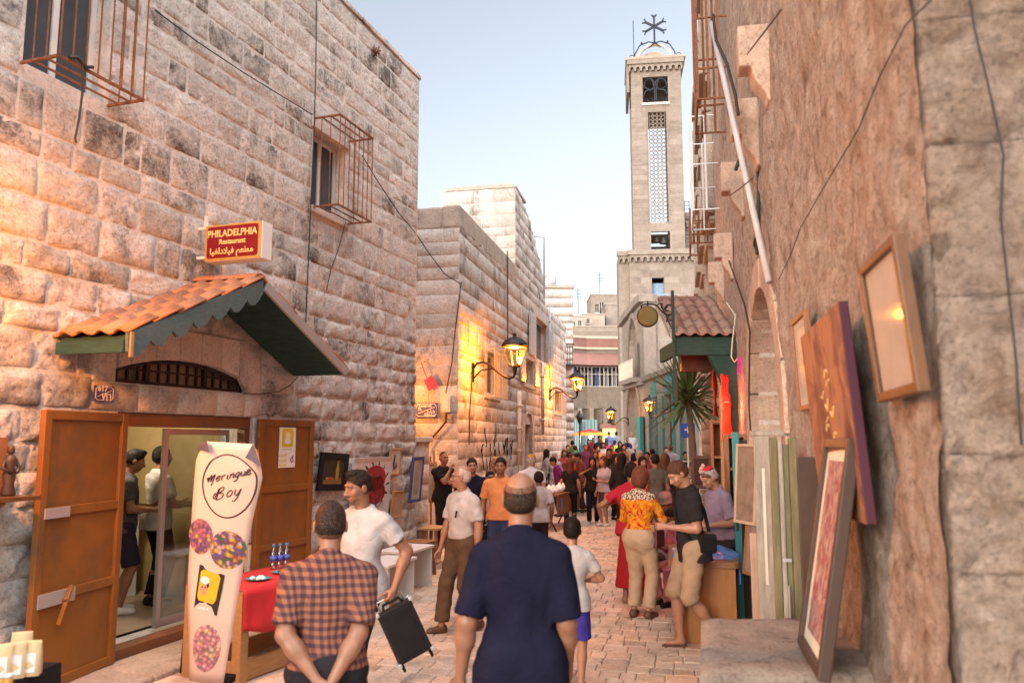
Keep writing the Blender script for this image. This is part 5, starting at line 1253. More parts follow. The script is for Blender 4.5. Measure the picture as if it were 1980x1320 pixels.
# still life in a black frame
u, wd, z, ht = on_wall(W1, 612, 667, 872, 945); M_ = wallmat(W1, u, .05, z, 4, 3)
t = framed('dark still life of a bottle and fruit in a black frame', M_, wd, ht, wd * .12, M_black, mat('dark_canvas', (.035, .03, .022), .5, 0, .4, 8, .05))
y = -.021; c_ = wd
patch(t, [(wd * .18, ht * .16), (wd * .82, ht * .16), (wd * .82, ht * .28), (wd * .18, ht * .28)], y, mat('ochre_table', (.22, .12, .03), .5)); patch(t, [(wd * .58, ht * .28), (wd * .70, ht * .28), (wd * .70, ht * .58), (wd * .67, ht * .66), (wd * .67, ht * .8), (wd * .61, ht * .8), (wd * .61, ht * .66), (wd * .58, ht * .58)], y - .001, mat('ochre_bottle', (.33, .22, .03), .4))
for k, (x, r_) in enumerate(((.3, .05), (.4, .06), (.47, .05), (.76, .045))): patch(t, disc(wd * x, ht * (.28 + r_ * .7), wd * r_, ht * r_ * .8), y - .002, mat('fruit' + str(k % 2), ((.42, .22, .03), (.36, .06, .03))[k % 2], .5))
# rose painting on a white canvas
u, wd, z, ht = on_wall(W1, 676, 749, 884, 1003); M_ = wallmat(W1, u, .05, z, 3)
t = thing('canvas', 'white canvas with a big red rose and black leaves on the rough wall', 'painting', mat=M_)
mb = MB(); mb.box(0, wd, -.03, 0, 0, ht); mb.build('board', mat('canvas_white', (.56, .48, .44), .7), t, bevel=.004)
for cx, cz, r_ in ((.56, .66, .30), (.52, .50, .30), (.60, .42, .27)): patch(t, disc(wd * cx, ht * cz, wd * r_, ht * r_ * .72, 14), -.0305 - r_ * .004, mat('rose_red', (.26, .018, .022), .6, 0, .6, 14), 'petal')
for k in range(5): mb = MB(); mb.ring((wd * (.56 + .05 * math.sin(k * 2)), -.0345, ht * (.60 - .04 * k)), wd * (.07 + .035 * k), .006, 12, 4, 'y', k * 50, k * 50 + 230); mb.build('petal_line', mat('rose_dark', (.07, .012, .012)), t)
for k in range(14):
    a = R(20 + k * 25.7); c0_ = (wd * (.56 + .30 * math.cos(a)), ht * (.56 + .27 * math.sin(a))); e = (wd * (.55 + .44 * math.cos(a + .12)), ht * (.56 + .42 * math.sin(a + .12)))
    n_ = (-(e[1] - c0_[1]) * .13, (e[0] - c0_[0]) * .13); mm = ((c0_[0] + e[0]) / 2, (c0_[1] + e[1]) / 2); P = [c0_, (mm[0] - n_[0], mm[1] - n_[1]), e, (mm[0] + n_[0], mm[1] + n_[1])]
    patch(t, P, -.0302, M_black, 'leaf')
mb = MB(); mb.box(.0, wd, -.033, -.0301, ht * .93, ht); mb.build('top_rail', mat('pink_rail', (.45, .32, .28), .6), t)
u, wd, z, ht = on_wall(W1, 750, 771, 866, 918); t = framed('small framed drawing of a hook shape beside the rose canvas', wallmat(W1, u, .05, z, 4), wd, ht, wd * .08, M_pine, M_print, mount=wd * .1)
mb = MB(); mb.tube([(wd * .42, -.03, ht * .75), (wd * .38, -.03, ht * .35), (wd * .45, -.03, ht * .24), (wd * .6, -.03, ht * .3), (wd * .62, -.03, ht * .42)], wd * .03, 5); mb.build('drawn_hook', M_darkwood, t)
u, wd, z, ht = on_wall(W1, 754, 774, 947, 1000); framed('small plain beige board hung below the hook drawing', wallmat(W1, u, .05, z, 5, 2), wd, ht, wd * .07, M_pine, mat('beige_panel', (.40, .27, .17), .7))
W1o = W1
u, wd, z, ht = on_wall(W1, 784, 806, 882, 970); framed('tall picture in a blue frame at the house corner', wallmat(W1, u, .10, z, 5), wd, ht, wd * .12, mat('blue_frame', (.05, .06, .16), .5), M_print, mount=wd * .16, glass=True)
Pg = at(819, 967, 14.9); framed('picture in a wide pale wood frame standing in the yellow lit gap', Matrix.LocRotScale(Pg, Euler((R(-6), 0, R(-2))), None), .235, .70, .055, M_pine, mat('grey_print', (.30, .27, .22), .8), .04)
# easel post under it
ez = thing('easel', 'wooden easel stand holding the pale framed picture in the gap', 'easel', Pg + Vector((.1, .06, -Pg.z))); mb = MB()
for dx in (-.16, .16): mb = MB(); mb.bar((dx, .0, 0), (dx * .4, .06, Pg.z + .9), .04); mb.build('leg', M_pine, ez)
mb = MB(); mb.bar((-.2, -.02, Pg.z - .02), (.2, -.02, Pg.z - .02), .05); mb.build('ledge', M_pine, ez); mb = MB(); mb.bar((0, .45, 0), (0, .09, Pg.z + .8), .035); mb.build('leg', M_pine, ez)
# chairs / stools and white benches under the pictures
def bench(label, px, pyb, Y, wd, dp, ht, top_m, leg_m, rz=W1.a, group=None, name='bench', legw=.04, board=False):
    x = gx(px, Y, .2); t = thing(name, label, 'bench' if name == 'bench' else 'stool', (x, Y, gz(x, Y)), rz, group)
    mb = MB(); mb.box(-wd / 2, wd / 2, -dp / 2, dp / 2, ht - .035, ht); mb.build('seat', top_m, t, bevel=.006)
    for sx in (-1, 1):
        if board:
            mb = MB(); mb.box(sx * (wd / 2 - .05) - .02, sx * (wd / 2 - .05) + .02, -dp / 2 + .02, dp / 2 - .02, 0, ht - .036); mb.build('leg_board', leg_m, t, bevel=.004)
        else:
            for sy in (-1, 1):
                mb = MB(); mb.bar((sx * (wd / 2 - .03), sy * (dp / 2 - .03), 0), (sx * (wd / 2 - .05), sy * (dp / 2 - .05), ht - .036), legw); mb.build('leg', leg_m, t)
    if not board:
        for sy in (-1, 1): mb = MB(); mb.box(-wd / 2 + .05, wd / 2 - .05, sy * (dp / 2 - .045) - .012, sy * (dp / 2 - .045) + .012, ht * .4, ht * .4 + .03); mb.build('stretcher', leg_m, t)
    return t
bench('white wooden bench with board legs nearest behind the man with the black case', 748, 1145, 9.6, .75, .42, .55, M_whitepaint, M_whitepaint, board=True)
bench('second white bench with a small box on its top, beside the corner pier', 786, 1120, 10.7, .8, .44, .55, M_whitepaint, M_whitepaint, board=True)
mb = MB(); p = Vector((gx(780, 10.6, .6), 10.6, .551)); mb.box(-.10, .10, -.06, .06, 0, .06, M=T(*p)); o = mb.build('paper_box', M_print, bevel=.004); tag(o, 'small printed paper box on the second white bench', 'box')
bench('low brown wooden stool at the end of the white benches', 812, 1100, 11.8, .42, .36, .50, M_wood, M_wood, name='stool', legw=.045)
bench('second brown wooden stool standing in the gap by the dark clothed man', 838, 1085, 13.2, .5, .36, .55, M_pine, M_wood, name='stool', legw=.045)
# ---- red table with bottles and plates in front of the shop door
tb = thing('table', 'pine table with a red cloth cover beside the banner', 'table', (gx(462, 6.6, .1), 6.62, 0), W1.a - R(6))
TL, TD, TH = 1.65, .62, .74     # local x along the wall, +y towards the wall
mb = MB(); mb.box(0, TL, 0, TD, TH - .04, TH); mb.build('tabletop', M_pine, tb)
for x in (.04, TL - .04):
    for y in (.045, TD - .045): mb = MB(); mb.box(x - .045, x + .045, y - .045, y + .045, 0, TH - .041); mb.build('leg', M_pine, tb, bevel=.005)
for y in (.045, TD - .045): mb = MB(); mb.box(.086, TL - .086, y - .02, y + .02, .02, .17); mb.build('rail', M_pine, tb, bevel=.004)
mb = MB(); mb.box(.02, .06, .0901, TD - .0901, .02, .17); mb.build('rail', M_pine, tb, bevel=.004)
# cloth: top sheet with a hanging, crumpled front edge
mb = MB(); nx_, V, F = 30, [], []
for i in range(nx_ + 1):
    x = -.01 + (TL + .02) * i / nx_
    for j in range(13):
        if j < 5: y = TD + .01 - (TD + .025) * j / 4; zz_ = TH + .006
        else:
            k = (j - 4) / 8; y = -.018 - .03 * k + .02 * math.sin(x * 11 + k * 2) * k + .012 * math.sin(x * 27 + 1) * k; zz_ = TH - .01 - (.30 + .03 * math.sin(x * 5) + .10 * (x / TL)) * k + .01 * math.sin(k * 9 + x * 6)
        V.append((x, y, zz_))
for i in range(nx_):
    for j in range(12): F.append((i * 13 + j, i * 13 + j + 1, (i + 1) * 13 + j + 1, (i + 1) * 13 + j))
mb.add(V, F); o = mb.build('tablecloth', M_red, None, smooth=True); o.matrix_world = Matrix.LocRotScale(tb.location, Euler((0, 0, W1.a - R(6))), None); sm = o.modifiers.new('s', 'SOLIDIFY'); sm.thickness = .003; tag(o, 'crumpled red cloth covering the pine table', 'tablecloth')
TM = Matrix.LocRotScale(tb.location, Euler((0, 0, W1.a - R(6))), None)
LB = ['leftmost of the three small water bottles with blue caps on the red table', 'middle one of the three small water bottles with blue caps on the red table', 'rightmost of the three small water bottles with blue caps on the red table']
for k in range(3):
    pB = TM @ Vector((.93 + k * .068, .50 - .02 * k, TH + .008)); t = thing('water_bottle', LB[k], 'bottle', pB, 0, 'water bottles on the red table')
    mb = MB(); mb.lathe([(.028, 0), (.032, .01), (.032, .06), (.029, .065), (.032, .07), (.032, .13), (.026, .165), (.013, .19), (.012, .205)], 14); mb.build('bottle', M_bottle, t, smooth=True)
    mb = MB(); mb.lathe([(.0327, .075), (.0327, .12)], 14); mb.build('label', mat('label_blue', (.06, .10, .42), .5, 0, .5, 30), t, smooth=True)
    mb = MB(); mb.lathe([(.014, .203), (.015, .206), (.015, .225), (.012, .228)], 12); mb.build('cap', mat('cap_blue', (.03, .22, .55), .4), t, smooth=True)
for k, (x, y) in enumerate(((.42, .22), (.80, .26))):
    t = thing('plate', ('teal paper plate with crumpled white paper near the red table front', 'teal plate of brown cakes near the bottles on the red table')[k], 'plate', TM @ Vector((x, y, TH + .008)))
    mb = MB(); mb.lathe([(.06, 0), (.085, .006), (.105, .016), (.108, .018), (.085, .010), (.06, .004)], 18); mb.build('dish', mat('teal_card', (.06, .33, .36), .5), t, smooth=True)
    if k == 0:
        mb = MB()
        for q in range(5): mb.lathe([(.02, .006), (.026, .02), (.008, .036)], 5, (rp.uniform(-.05, .05), rp.uniform(-.05, .05), 0))
        mb.build('paper_scraps', M_letterwhite, t)
    else:
        for q in range(7): mb = MB(); mb.lathe([(.012, .005), (.02, .012), (.017, .024), (.005, .028)], 7, (rp.uniform(-.06, .06), rp.uniform(-.06, .06), .0)); mb.build('cake', mat('brown_cake', (.20, .09, .04), .8), t, smooth=True)
mb = MB(); mb.box(-.03, .03, -.03, .03, 0, .13); o = mb.build('card_box', mat('speckled_card', (.25, .20, .16), .7, 0, .7, 60), loc=TM @ Vector((.07, .30, TH + .009)), rot=(0, 0, .5), bevel=.003); tag(o, 'small speckled box at the red table corner behind the banner', 'box')
# ---- roll banner
BY0, BY1 = 6.0, 5.55
Lp = [(0, (363, 1312, BY0)), (.35, (362, 1120, BY0 - .12)), (.7, (372, 960, BY0 - .25)), (.9, (378, 885, BY0 - .33)), (1, (398, 853, BY0 - .36))]
Rp_ = [(0, (432, 1322, BY0 - .05)), (.35, (463, 1140, BY0 - .15)), (.7, (492, 990, BY0 - .28)), (.86, (509, 918, BY0 - .34)), (1, (490, 858, BY0 - .36))]
def interp(L, v):
    for (a, p), (b, q) in zip(L[:-1], L[1:]):
        if v <= b + 1e-9:
            k = (v - a) / (b - a); k2 = k; return at(*[p[i] + (q[i] - p[i]) * k2 for i in range(3)])
    return at(*L[-1][1])
Lw = {}
def S(u, v, off=0.0):
    a, b = interp(Lp, v), interp(Rp_, v); p = a.lerp(b, u); ex = (b - a).normalized(); nn = ex.cross(Vector((0, 0, 1))).normalized()
    bow = .035 * math.sin(math.pi * u) + .02 * math.sin(u * 7 + v * 3) * .3 - .06 * max(0, .22 - u)
    return p + nn * (bow + off)
bn = thing('roll_banner', 'tall pale pink roll banner with black script in a ring before the shop door', 'banner', Vector((0, 0, 0)))
mb = MB(); V, F = [], []; nu, nv = 10, 26
for j in range(nv + 1):
    for i in range(nu + 1): V.append(S(i / nu, j / nv))
F = [(j * (nu + 1) + i, j * (nu + 1) + i + 1, (j + 1) * (nu + 1) + i + 1, (j + 1) * (nu + 1) + i) for j in range(nv) for i in range(nu)]
mb.add(V, F); o = mb.build('sheet', mat('banner_vinyl', (.62, .46, .385), .5, 0, .04, 3, .02), bn, smooth=True); so_ = o.modifiers.new('s', 'SOLIDIFY'); so_.thickness = .003; so_.offset = -1
def decal(poly, m, name, off=.0018):
    """flat print on the curved sheet: (u,v) polygon as a fan"""
    mb = MB(); cx = sum(p[0] for p in poly) / len(poly); cy = sum(p[1] for p in poly) / len(poly); n = len(poly)
    rings = [1, .66, .33]; V = [S(cx, cy, off)]
    for r_ in rings:
        for p in poly: V.append(S(cx + (p[0] - cx) * r_, cy + (p[1] - cy) * r_, off))
    F = [(1 + r_ * n + k, 1 + r_ * n + (k + 1) % n, 1 + (r_ + 1) * n + (k + 1) % n, 1 + (r_ + 1) * n + k) for r_ in range(2) for k in range(n)] + [(1 + 2 * n + k, 1 + 2 * n + (k + 1) % n, 0) for k in range(n)]
    mb.add(V, F); return mb.build(name, m, bn)
def stroke(pts, wd, m, name, smooth=3, off=.0022, closed=False):
    """a brushed line on the sheet"""
    P = [Vector((a, b)) for a, b in pts]
    if smooth:
        Q = []; n = len(P)
        rng_ = range(n if closed else n - 1)
        for i in rng_:
            p0 = P[(i - 1) % n] if closed or i > 0 else P[i]; p1 = P[i]; p2 = P[(i + 1) % n]; p3 = P[(i + 2) % n] if closed or i + 2 < n else p2
            for k in range(smooth):
                t_ = k / smooth; Q.append(.5 * ((2 * p1) + (p2 - p0) * t_ + (2 * p0 - 5 * p1 + 4 * p2 - p3) * t_ ** 2 + (3 * p1 - p0 - 3 * p2 + p3) * t_ ** 3))
        if not closed: Q.append(P[-1])
        P = Q
    V = []; n = len(P); AS = .36   # sheet is about this much wider than tall per unit
    for i in range(n):
        a = P[i - 1] if closed or i > 0 else P[i]; b = P[(i + 1) % n] if closed or i < n - 1 else P[i]
        d = Vector(((b - a).x * .46, (b - a).y * 1.75)); d = d.normalized() if d.length > 1e-9 else Vector((1, 0)); nn = Vector((-d.y / .46, d.x / 1.75)) * wd / 2
        for q in (P[i] - nn, P[i] + nn): V.append(S(min(1, max(0, q.x)), min(1, max(0, q.y)), off))
    F = [(2 * i, 2 * ((i + 1) % n), 2 * ((i + 1) % n) + 1, 2 * i + 1) for i in range(n if closed else n - 1)]
    mb = MB(); mb.add(V, F); return mb.build(name, m, bn)
M_ink = mat('brown_ink', (.035, .015, .01), .6)
stroke([(.55 + .40 * math.cos(a), .795 + .145 * math.sin(a)) for a in [2 * math.pi * k / 20 for k in range(20)]], .011, M_ink, 'ring', 3, closed=True)
GL = {'M': [[(-.1, .5), (.05, .85), (.12, .1)], [(.12, .1), (.32, .95), (.42, 1), (.44, .1)], [(.44, .1), (.68, .95), (.82, 1), (.78, .4), (.66, -.5)]],
      'e': [[(.05, .35), (.5, .5), (.45, .75), (.2, .65), (.1, .3), (.3, .02), (.6, .25)]],
      'r': [[(.1, .7), (.2, .05)], [(.15, .5), (.35, .72), (.55, .66)]],
      'i': [[(.2, .68), (.22, .1), (.4, .1)], [(.26, .95), (.28, 1.0)]],
      'n': [[(.1, .7), (.15, .03)], [(.14, .45), (.4, .72), (.5, .55), (.52, .05), (.68, .12)]],
      'g': [[(.52, .6), (.3, .72), (.1, .4), (.2, .1), (.45, .25), (.52, .65)], [(.52, .65), (.45, -.2), (.25, -.5), (.1, -.3)]],
      'u': [[(.1, .7), (.12, .2), (.3, .05), (.5, .3)], [(.52, .7), (.54, .1), (.7, .12)]],
      'B': [[(.0, .6), (-.15, .2), (.0, .0), (.12, .4), (.2, 1.0)], [(.28, 1.0), (.22, -.1)], [(.22, .95), (.55, 1.1), (.65, .8), (.3, .52)], [(.3, .52), (.75, .4), (.65, .0), (.3, -.15), (.1, -.05)]],
      'o': [[(.35, .68), (.1, .45), (.15, .08), (.42, .1), (.52, .45), (.35, .68)]],
      'y': [[(.1, .68), (.16, .2), (.36, .12), (.52, .6)], [(.55, .7), (.48, .0), (.30, -.45), (.08, -.35)]]}
def script(word, u, v, sz, slope, adv=.62):
    for ch_ in word:
        for st in GL[ch_]: stroke([(u + p[0] * sz * 1.0 + p[1] * sz * .12, v + p[1] * sz * .62 * .46 + slope * (p[0] * sz)) for p in st], .0085, M_ink, 'lettering', 3)
        du = sz * (adv if ch_ not in 'MBi' else (1.0 if ch_ in 'MB' else .40)); u += du; v += slope * du
script('Meringue', .22, .785, .122, .115); script('Boy', .37, .720, .17, .10)
def sweets(name, cols, sc):
    m, t, b = nodes(name); v = coords(t); vo = t.nodes.new('ShaderNodeTexVoronoi'); vo.inputs['Scale'].default_value = sc; t.links.new(v, vo.inputs['Vector'])
    sx = t.nodes.new('ShaderNodeSeparateColor'); t.links.new(vo.outputs['Color'], sx.inputs[0]); c = ramp(t, sx.outputs[0], [((k + .5) / len(cols), c_) for k, c_ in enumerate(cols)], 'CONSTANT')
    c = mix(t, ramp(t, vo.outputs['Distance'], [(.3, 0), (.75, .75)]), c, (.10, .04, .05)); t.links.new(c, b.inputs['Base Color']); b.inputs['Roughness'].default_value = .5; return m
decal(disc(.20, .545, .23, .075), sweets('sweets_pink', [(.25, .08, .10), (.45, .12, .18), (.10, .06, .16), (.5, .3, .1), (.35, .1, .25)], 42), 'round_picture')
decal(disc(.70, .515, .31, .083), sweets('sweets_mixed', [(.12, .07, .22), (.5, .2, .03), (.04, .10, .05), (.45, .3, .3), (.5, .35, .04), (.3, .05, .05)], 34), 'round_picture')
decal([(.17, .26), (.66, .245), (.72, .405), (.24, .43)], mat('print_black', (.03, .02, .018), .5), 'black_card')
decal([(.27, .29), (.56, .285), (.61, .30), (.65, .39), (.61, .402), (.33, .412), (.28, .40), (.24, .305)], mat('print_yellow', (.62, .40, .02), .5), 'yellow_card', .003)
decal(disc(.365, .333, .075, .024), mat('print_skin', (.52, .27, .13)), 'printed_face', .004); decal(disc(.375, .368, .085, .017), M_letterwhite, 'printed_hat', .0045); decal([(.42, .335), (.46, .345), (.46, .36), (.41, .357)], mat('print_navy', (.04, .04, .14)), 'printed_hair', .0045)
for a, b in ((.335, .34), (.39, .34)): decal(disc(a, b, .012, .004, 8), M_ink, 'printed_eye', .005)
stroke([(.34, .322), (.37, .318), (.40, .323)], .003, M_ink, 'printed_mouth', 2, .005)
for k, w_ in enumerate((.028, .02, .024, .016, .03)): stroke([(.27 + k * .045, .262 + .001 * k), (.27 + k * .045 + w_, .263)], .014, M_letterwhite, 'lettering', 0, .003)
decal(disc(.50, .125, .33, .085), sweets('sweets_pale', [(.55, .25, .28), (.60, .38, .30), (.62, .45, .25), (.5, .2, .28), (.6, .42, .38)], 36), 'round_picture')
# folded back top corners and the dark stand behind
mb = MB(); q = lambda px, py, Y: at(px, py, Y); mb.add([q(400, 852, 5.6), q(404, 874, 5.58), q(380, 868, 5.7), q(386, 856, 5.75)], [(0, 3, 2, 1)]); mb.build('folded_corner', mat('banner_back', (.09, .075, .10), .4), bn); mb = MB(); mb.add([q(489, 858, 5.62), q(474, 884, 5.60), q(505, 902, 5.62), q(498, 872, 5.7)], [(0, 1, 2, 3)]); mb.build('folded_corner', mat('banner_back', (.09, .075, .10), .4), bn)
mb = MB(); a = ground(352, 1300, .02); mb.bar(a, a + Vector((.05, .08, 1.55)), .035, .02); mb.build('side_post', M_blackm, bn); mb = MB(); mb.bar(S(.1, 0) + Vector((0, .05, .02)), S(1, 0) + Vector((.05, .05, .02)), .09, .05); mb.build('stand', M_blackm, bn)
mb = MB(); mb.bar(S(.5, .02) + Vector((0, .14, 0)), S(.5, .98) + Vector((0, .08, -.01)), .022); mb.build('pole', M_grey, bn)
# poster on the right door leaf
dM = dl.matrix_basis
pz = thing('poster', 'white poster with a yellow square and white ghost shape on the door leaf', 'poster', mat=dM @ T(.36, -.024, 1.50))
pw_, ph_ = .30, .50
pz.matrix_world = dM @ T(.36, -.030, 1.57)
mb = MB(); mb.box(0, pw_, -.003, 0, 0, ph_); mb.build('sheet', M_letterwhite, pz)
patch(pz, [(.0, ph_ - .035), (pw_, ph_ - .035), (pw_, ph_ - .005), (0, ph_ - .005)], -.0031, M_blackm, 'header_bar'); patch(pz, rrect(.05, .25, .235, .45, .03), -.0031, mat('poster_yellow', (.62, .50, .02), .5), 'yellow_square')
patch(pz, [(.09, .285), (.12, .278), (.15, .27), (.18, .278), (.21, .285), (.20, .31), (.185, .325), (.185, .38), (.17, .41), (.15, .418), (.13, .41), (.115, .38), (.115, .325), (.10, .31)], -.0045, M_letterwhite, 'ghost_shape')
patch(pz, rrect(.065, .225, .205, .215, .003), -.0031, mat('poster_grey', (.4, .4, .4)), 'print_line')
for k in range(9): x, z = .03 + (k % 3) * .045, .03 + (k // 3) * .055; mb = MB(); mb.ring((x, -.0045, z), .015, .004, 8, 4); mb.build('yellow_outline', mat('poster_yellow', (.62, .50, .02)), pz)
mb = MB(); mb.ring((.24, -.0045, .09), .026, .006, 14, 4, 'y', 60, 350); mb.tube([(.24, -.0045, .09), (.26, -.0045, .14)], .006, 5); mb.build('maroon_mark', mat('poster_maroon', (.22, .01, .06)), pz)
# ---- low left table with pouches and jars
lt = thing('table', 'dark cloth covered table at the bottom left corner', 'table', (0, 0, 0)); k0 = at(118, 1279, 4.35)
mb = MB(); zt_l = k0.z; V = [(-4.0, 3.3), (k0.x - .12, 3.3), (k0.x, 4.35), (-4.0, 4.42)]
mb.prism_z(V, zt_l - .03, zt_l); mb.build('tabletop', M_blackm, lt)
mb = MB(); 
for a, b in zip([V[1], V[2]], [V[2], V[3]]):
    n_ = 14; VV = []
    for i in range(n_ + 1):
        p = Vector((a[0] + (b[0] - a[0]) * i / n_, a[1] + (b[1] - a[1]) * i / n_, 0)); w_ = .012 * math.sin(i * 2.3)
        VV += [(p.x + w_ * .2, p.y, zt_l - .002), (p.x + w_ + .02, p.y + w_ + .01, .05)]
    mb.add(VV, [(2 * i, 2 * i + 1, 2 * i + 3, 2 * i + 2) for i in range(n_)])
mb.build('cloth_skirt', M_blackm, lt, smooth=True)
for k in range(3):
    for sx in (0,): pass
LP_ = ['right hand paper pouch with a clear window on the dark table', 'middle paper pouch with a clear window on the dark table', 'left paper pouch with a clear window on the dark table', 'paper pouch standing behind the other pouches on the dark table']
for k, (px, py, Y) in enumerate(((58, 1287, 4.12), (28, 1291, 4.08), (3, 1294, 4.05), (40, 1276, 4.3))):
    p = at(px, py, Y); t = thing('paper_pouch', LP_[k], 'pouch', (p.x, Y, zt_l), R(12 + 8 * (k % 2)), 'paper pouches on the dark table'); h_, w_ = .165, .095
    mb = MB(); V = []
    for z, d in ((0, .030), (.05, .034), (.11, .022), (.15, .006), (h_, .003)): V += [(-w_ / 2, -d, z), (0, -d * 1.15, z), (w_ / 2, -d, z), (w_ / 2, d, z), (-w_ / 2, d, z)]
    F = [(j * 5 + i, j * 5 + (i + 1) % 5, (j + 1) * 5 + (i + 1) % 5, (j + 1) * 5 + i) for j in range(4) for i in range(5)] + [(20, 21, 22, 23, 24)]
    mb.add(V, F); mb.build('bag', mat('kraft_paper', (.50, .36, .20), .7, 0, .1, 12, .15), t, smooth=True)
    mb = MB(); mb.add([(-w_ * .36, -.039, .02), (w_ * .36, -.039, .02), (w_ * .36, -.030, .11), (-w_ * .36, -.030, .11)], [(0, 1, 2, 3)]); mb.build('window', mat('pouch_window', (.55, .52, .50), .25), t)
for k, px in enumerate((4, 16)):
    p = at(px, 1312, 3.9); t = thing('small_jar', ('small jar with a white lid at the left edge of the dark table', 'second small jar with a white lid on the dark table')[k], 'jar', (p.x, 3.9, zt_l), 0, 'small jars on the dark table'); mb = MB(); mb.lathe([(.018, 0), (.02, .004), (.02, .045), (.014, .052)], 12); mb.build('jar', mat('honey', (.42, .20, .03), .3), t, smooth=True); mb = MB(); mb.lathe([(.019, .05), (.019, .068)], 12); mb.build('lid', M_whitepaint, t, smooth=True)
# carved figure on a shelf behind the door leaf
p = W1.world(W1.u(2, .22, 900), .24, W1.z(6, 958, .2)); t = thing('wall_shelf', 'wooden shelf with a box back at the far left edge', 'shelf', p, W1.a); mb = MB(); mb.box(-.35, .16, -.2, .2, -.03, 0); mb.build('board', M_oak, t); mb = MB(); mb.box(-.35, .16, .16, .19, 0, .42); mb.build('back', M_wood, t); mb = MB(); mb.bar((-.1, -.15, -.031), (-.1, .2, -.25), .03); mb.build('bracket', M_wood, t)
t = thing('carved_figure', 'small dark carved wooden figure standing on the shelf at far left', 'figurine', p + Vector((.03, .03, 0)), W1.a)
mb = MB(); mb.lathe([(.045, 0), (.05, .02), (.035, .08), (.045, .15), (.03, .2), (.05, .25), (.035, .285), (.014, .30)], 10); mb.build('robe', M_darkwood, t, smooth=True); mb = MB(); mb.lathe([(.008, .295), (.024, .31), (.027, .335), (.018, .36), (.004, .368)], 10); mb.build('head', M_darkwood, t, smooth=True)
for s in (-1, 1): mb = MB(); mb.tube([(s * .045, 0, .26), (s * .065, -.01, .2), (s * .02, -.05, .17)], .014, 6); mb.build('arm', M_darkwood, t, smooth=True)

# ================================================================ THINGS ALONG THE RIGHT WALL
# stone ledge block in the foreground
zL = 1.02; fA, fB, fC = ground(1354, 1299, zL), ground(1356, 1191, zL), ground(1560, 1197, zL)
lb = thing('stone_ledge', 'worn pale stone ledge block in the right foreground', 'ledge', (0, 0, 0)); mb = MB()
nA, nB = 18, 14; V = []; wv = WR.world(ur(fA.y - .05), .0, 0); wv2 = WR.world(ur(fB.y + .02), .0, 0)
for j in range(nB + 1):
    for i in range(nA + 1):
        s_, v_ = i / nA, j / nB; L0 = fA.lerp(fB, v_); R0 = Vector((.806 + .2071 * L0.y + .1, L0.y, zL)); p = L0.lerp(R0, s_)
        p.z += .010 * n3(p.x * 6, p.y * 6, 1) + .006 * n3(p.x * 19, p.y * 19, 3) - (.012 if i == 0 or j in (0, nB) else 0) + (.008 * n3(p.x * 30, p.y * 30, 0))
        V.append(p)
F = [(j * (nA + 1) + i, j * (nA + 1) + i + 1, (j + 1) * (nA + 1) + i + 1, (j + 1) * (nA + 1) + i) for j in range(nB) for i in range(nA)]
per = list(range(nA + 1)) + [j * (nA + 1) + nA for j in range(1, nB + 1)] + [nB * (nA + 1) + i for i in range(nA - 1, -1, -1)] + [j * (nA + 1) for j in range(nB - 1, 0, -1)]
b_ = len(V); V += [Vector((V[k].x + rp.uniform(-.008, .008), V[k].y + rp.uniform(-.008, .008), zL - .05)) for k in per]; c_ = len(V); V += [Vector((V[k].x, V[k].y, -.02)) for k in per]; n = len(per)
F += [(per[(k + 1) % n], per[k], b_ + k, b_ + (k + 1) % n) for k in range(n)] + [(b_ + (k + 1) % n, b_ + k, c_ + k, c_ + (k + 1) % n) for k in range(n)]
mb.add(V, F); mb.build('block', M_ledge, lb, smooth=True)
# framed embroidery standing on the ledge, leaning back on the wall
a = at(1588, 1302, 3.3); 
def frame_by_corners(label, bl, br, tl, fw, fm, pm, depth, mount=None, glass=False, **k):
    ex = (br - bl); wd = ex.length; ex.normalize(); ez = (tl - bl); ez -= ex * ez.dot(ex); ht = ez.length; ez.normalize(); ey = ez.cross(ex)
    M_ = Matrix((ex, ey, ez)).transposed().to_4x4(); M_.translation = bl; return framed(label, M_, wd, ht, fw, fm, pm, depth, mount, glass, **k)
bl = ground(1563, 1247, zL + .01); br_ = ground(1607, 1322, zL + .01)
tl_ = at(1612, 850, bl.y); 
def embroidery():
    m, t, b = nodes('embroidery'); v = coords(t); mp = t.nodes.new('ShaderNodeMapping'); mp.inputs['Scale'].default_value = (34, 1, 13); t.links.new(v, mp.inputs[0])
    c = ramp(t, noise(t, mp.outputs[0], 1, 3, .6, .8), [(.38, (.44, .30, .24)), (.50, (.30, .16, .14)), (.56, (.16, .025, .05)), (.64, (.34, .10, .07))]); t.links.new(c, b.inputs['Base Color']); b.inputs['Roughness'].default_value = .9; return m
emb = embroidery()
t = frame_by_corners('tall embroidered picture in a dark wood frame standing on the stone ledge', bl, br_, tl_, .045, mat('umber_frame', (.05, .028, .02), .5, 0, .2), emb, .05, mount=.05)
for k in range(7):
    pass
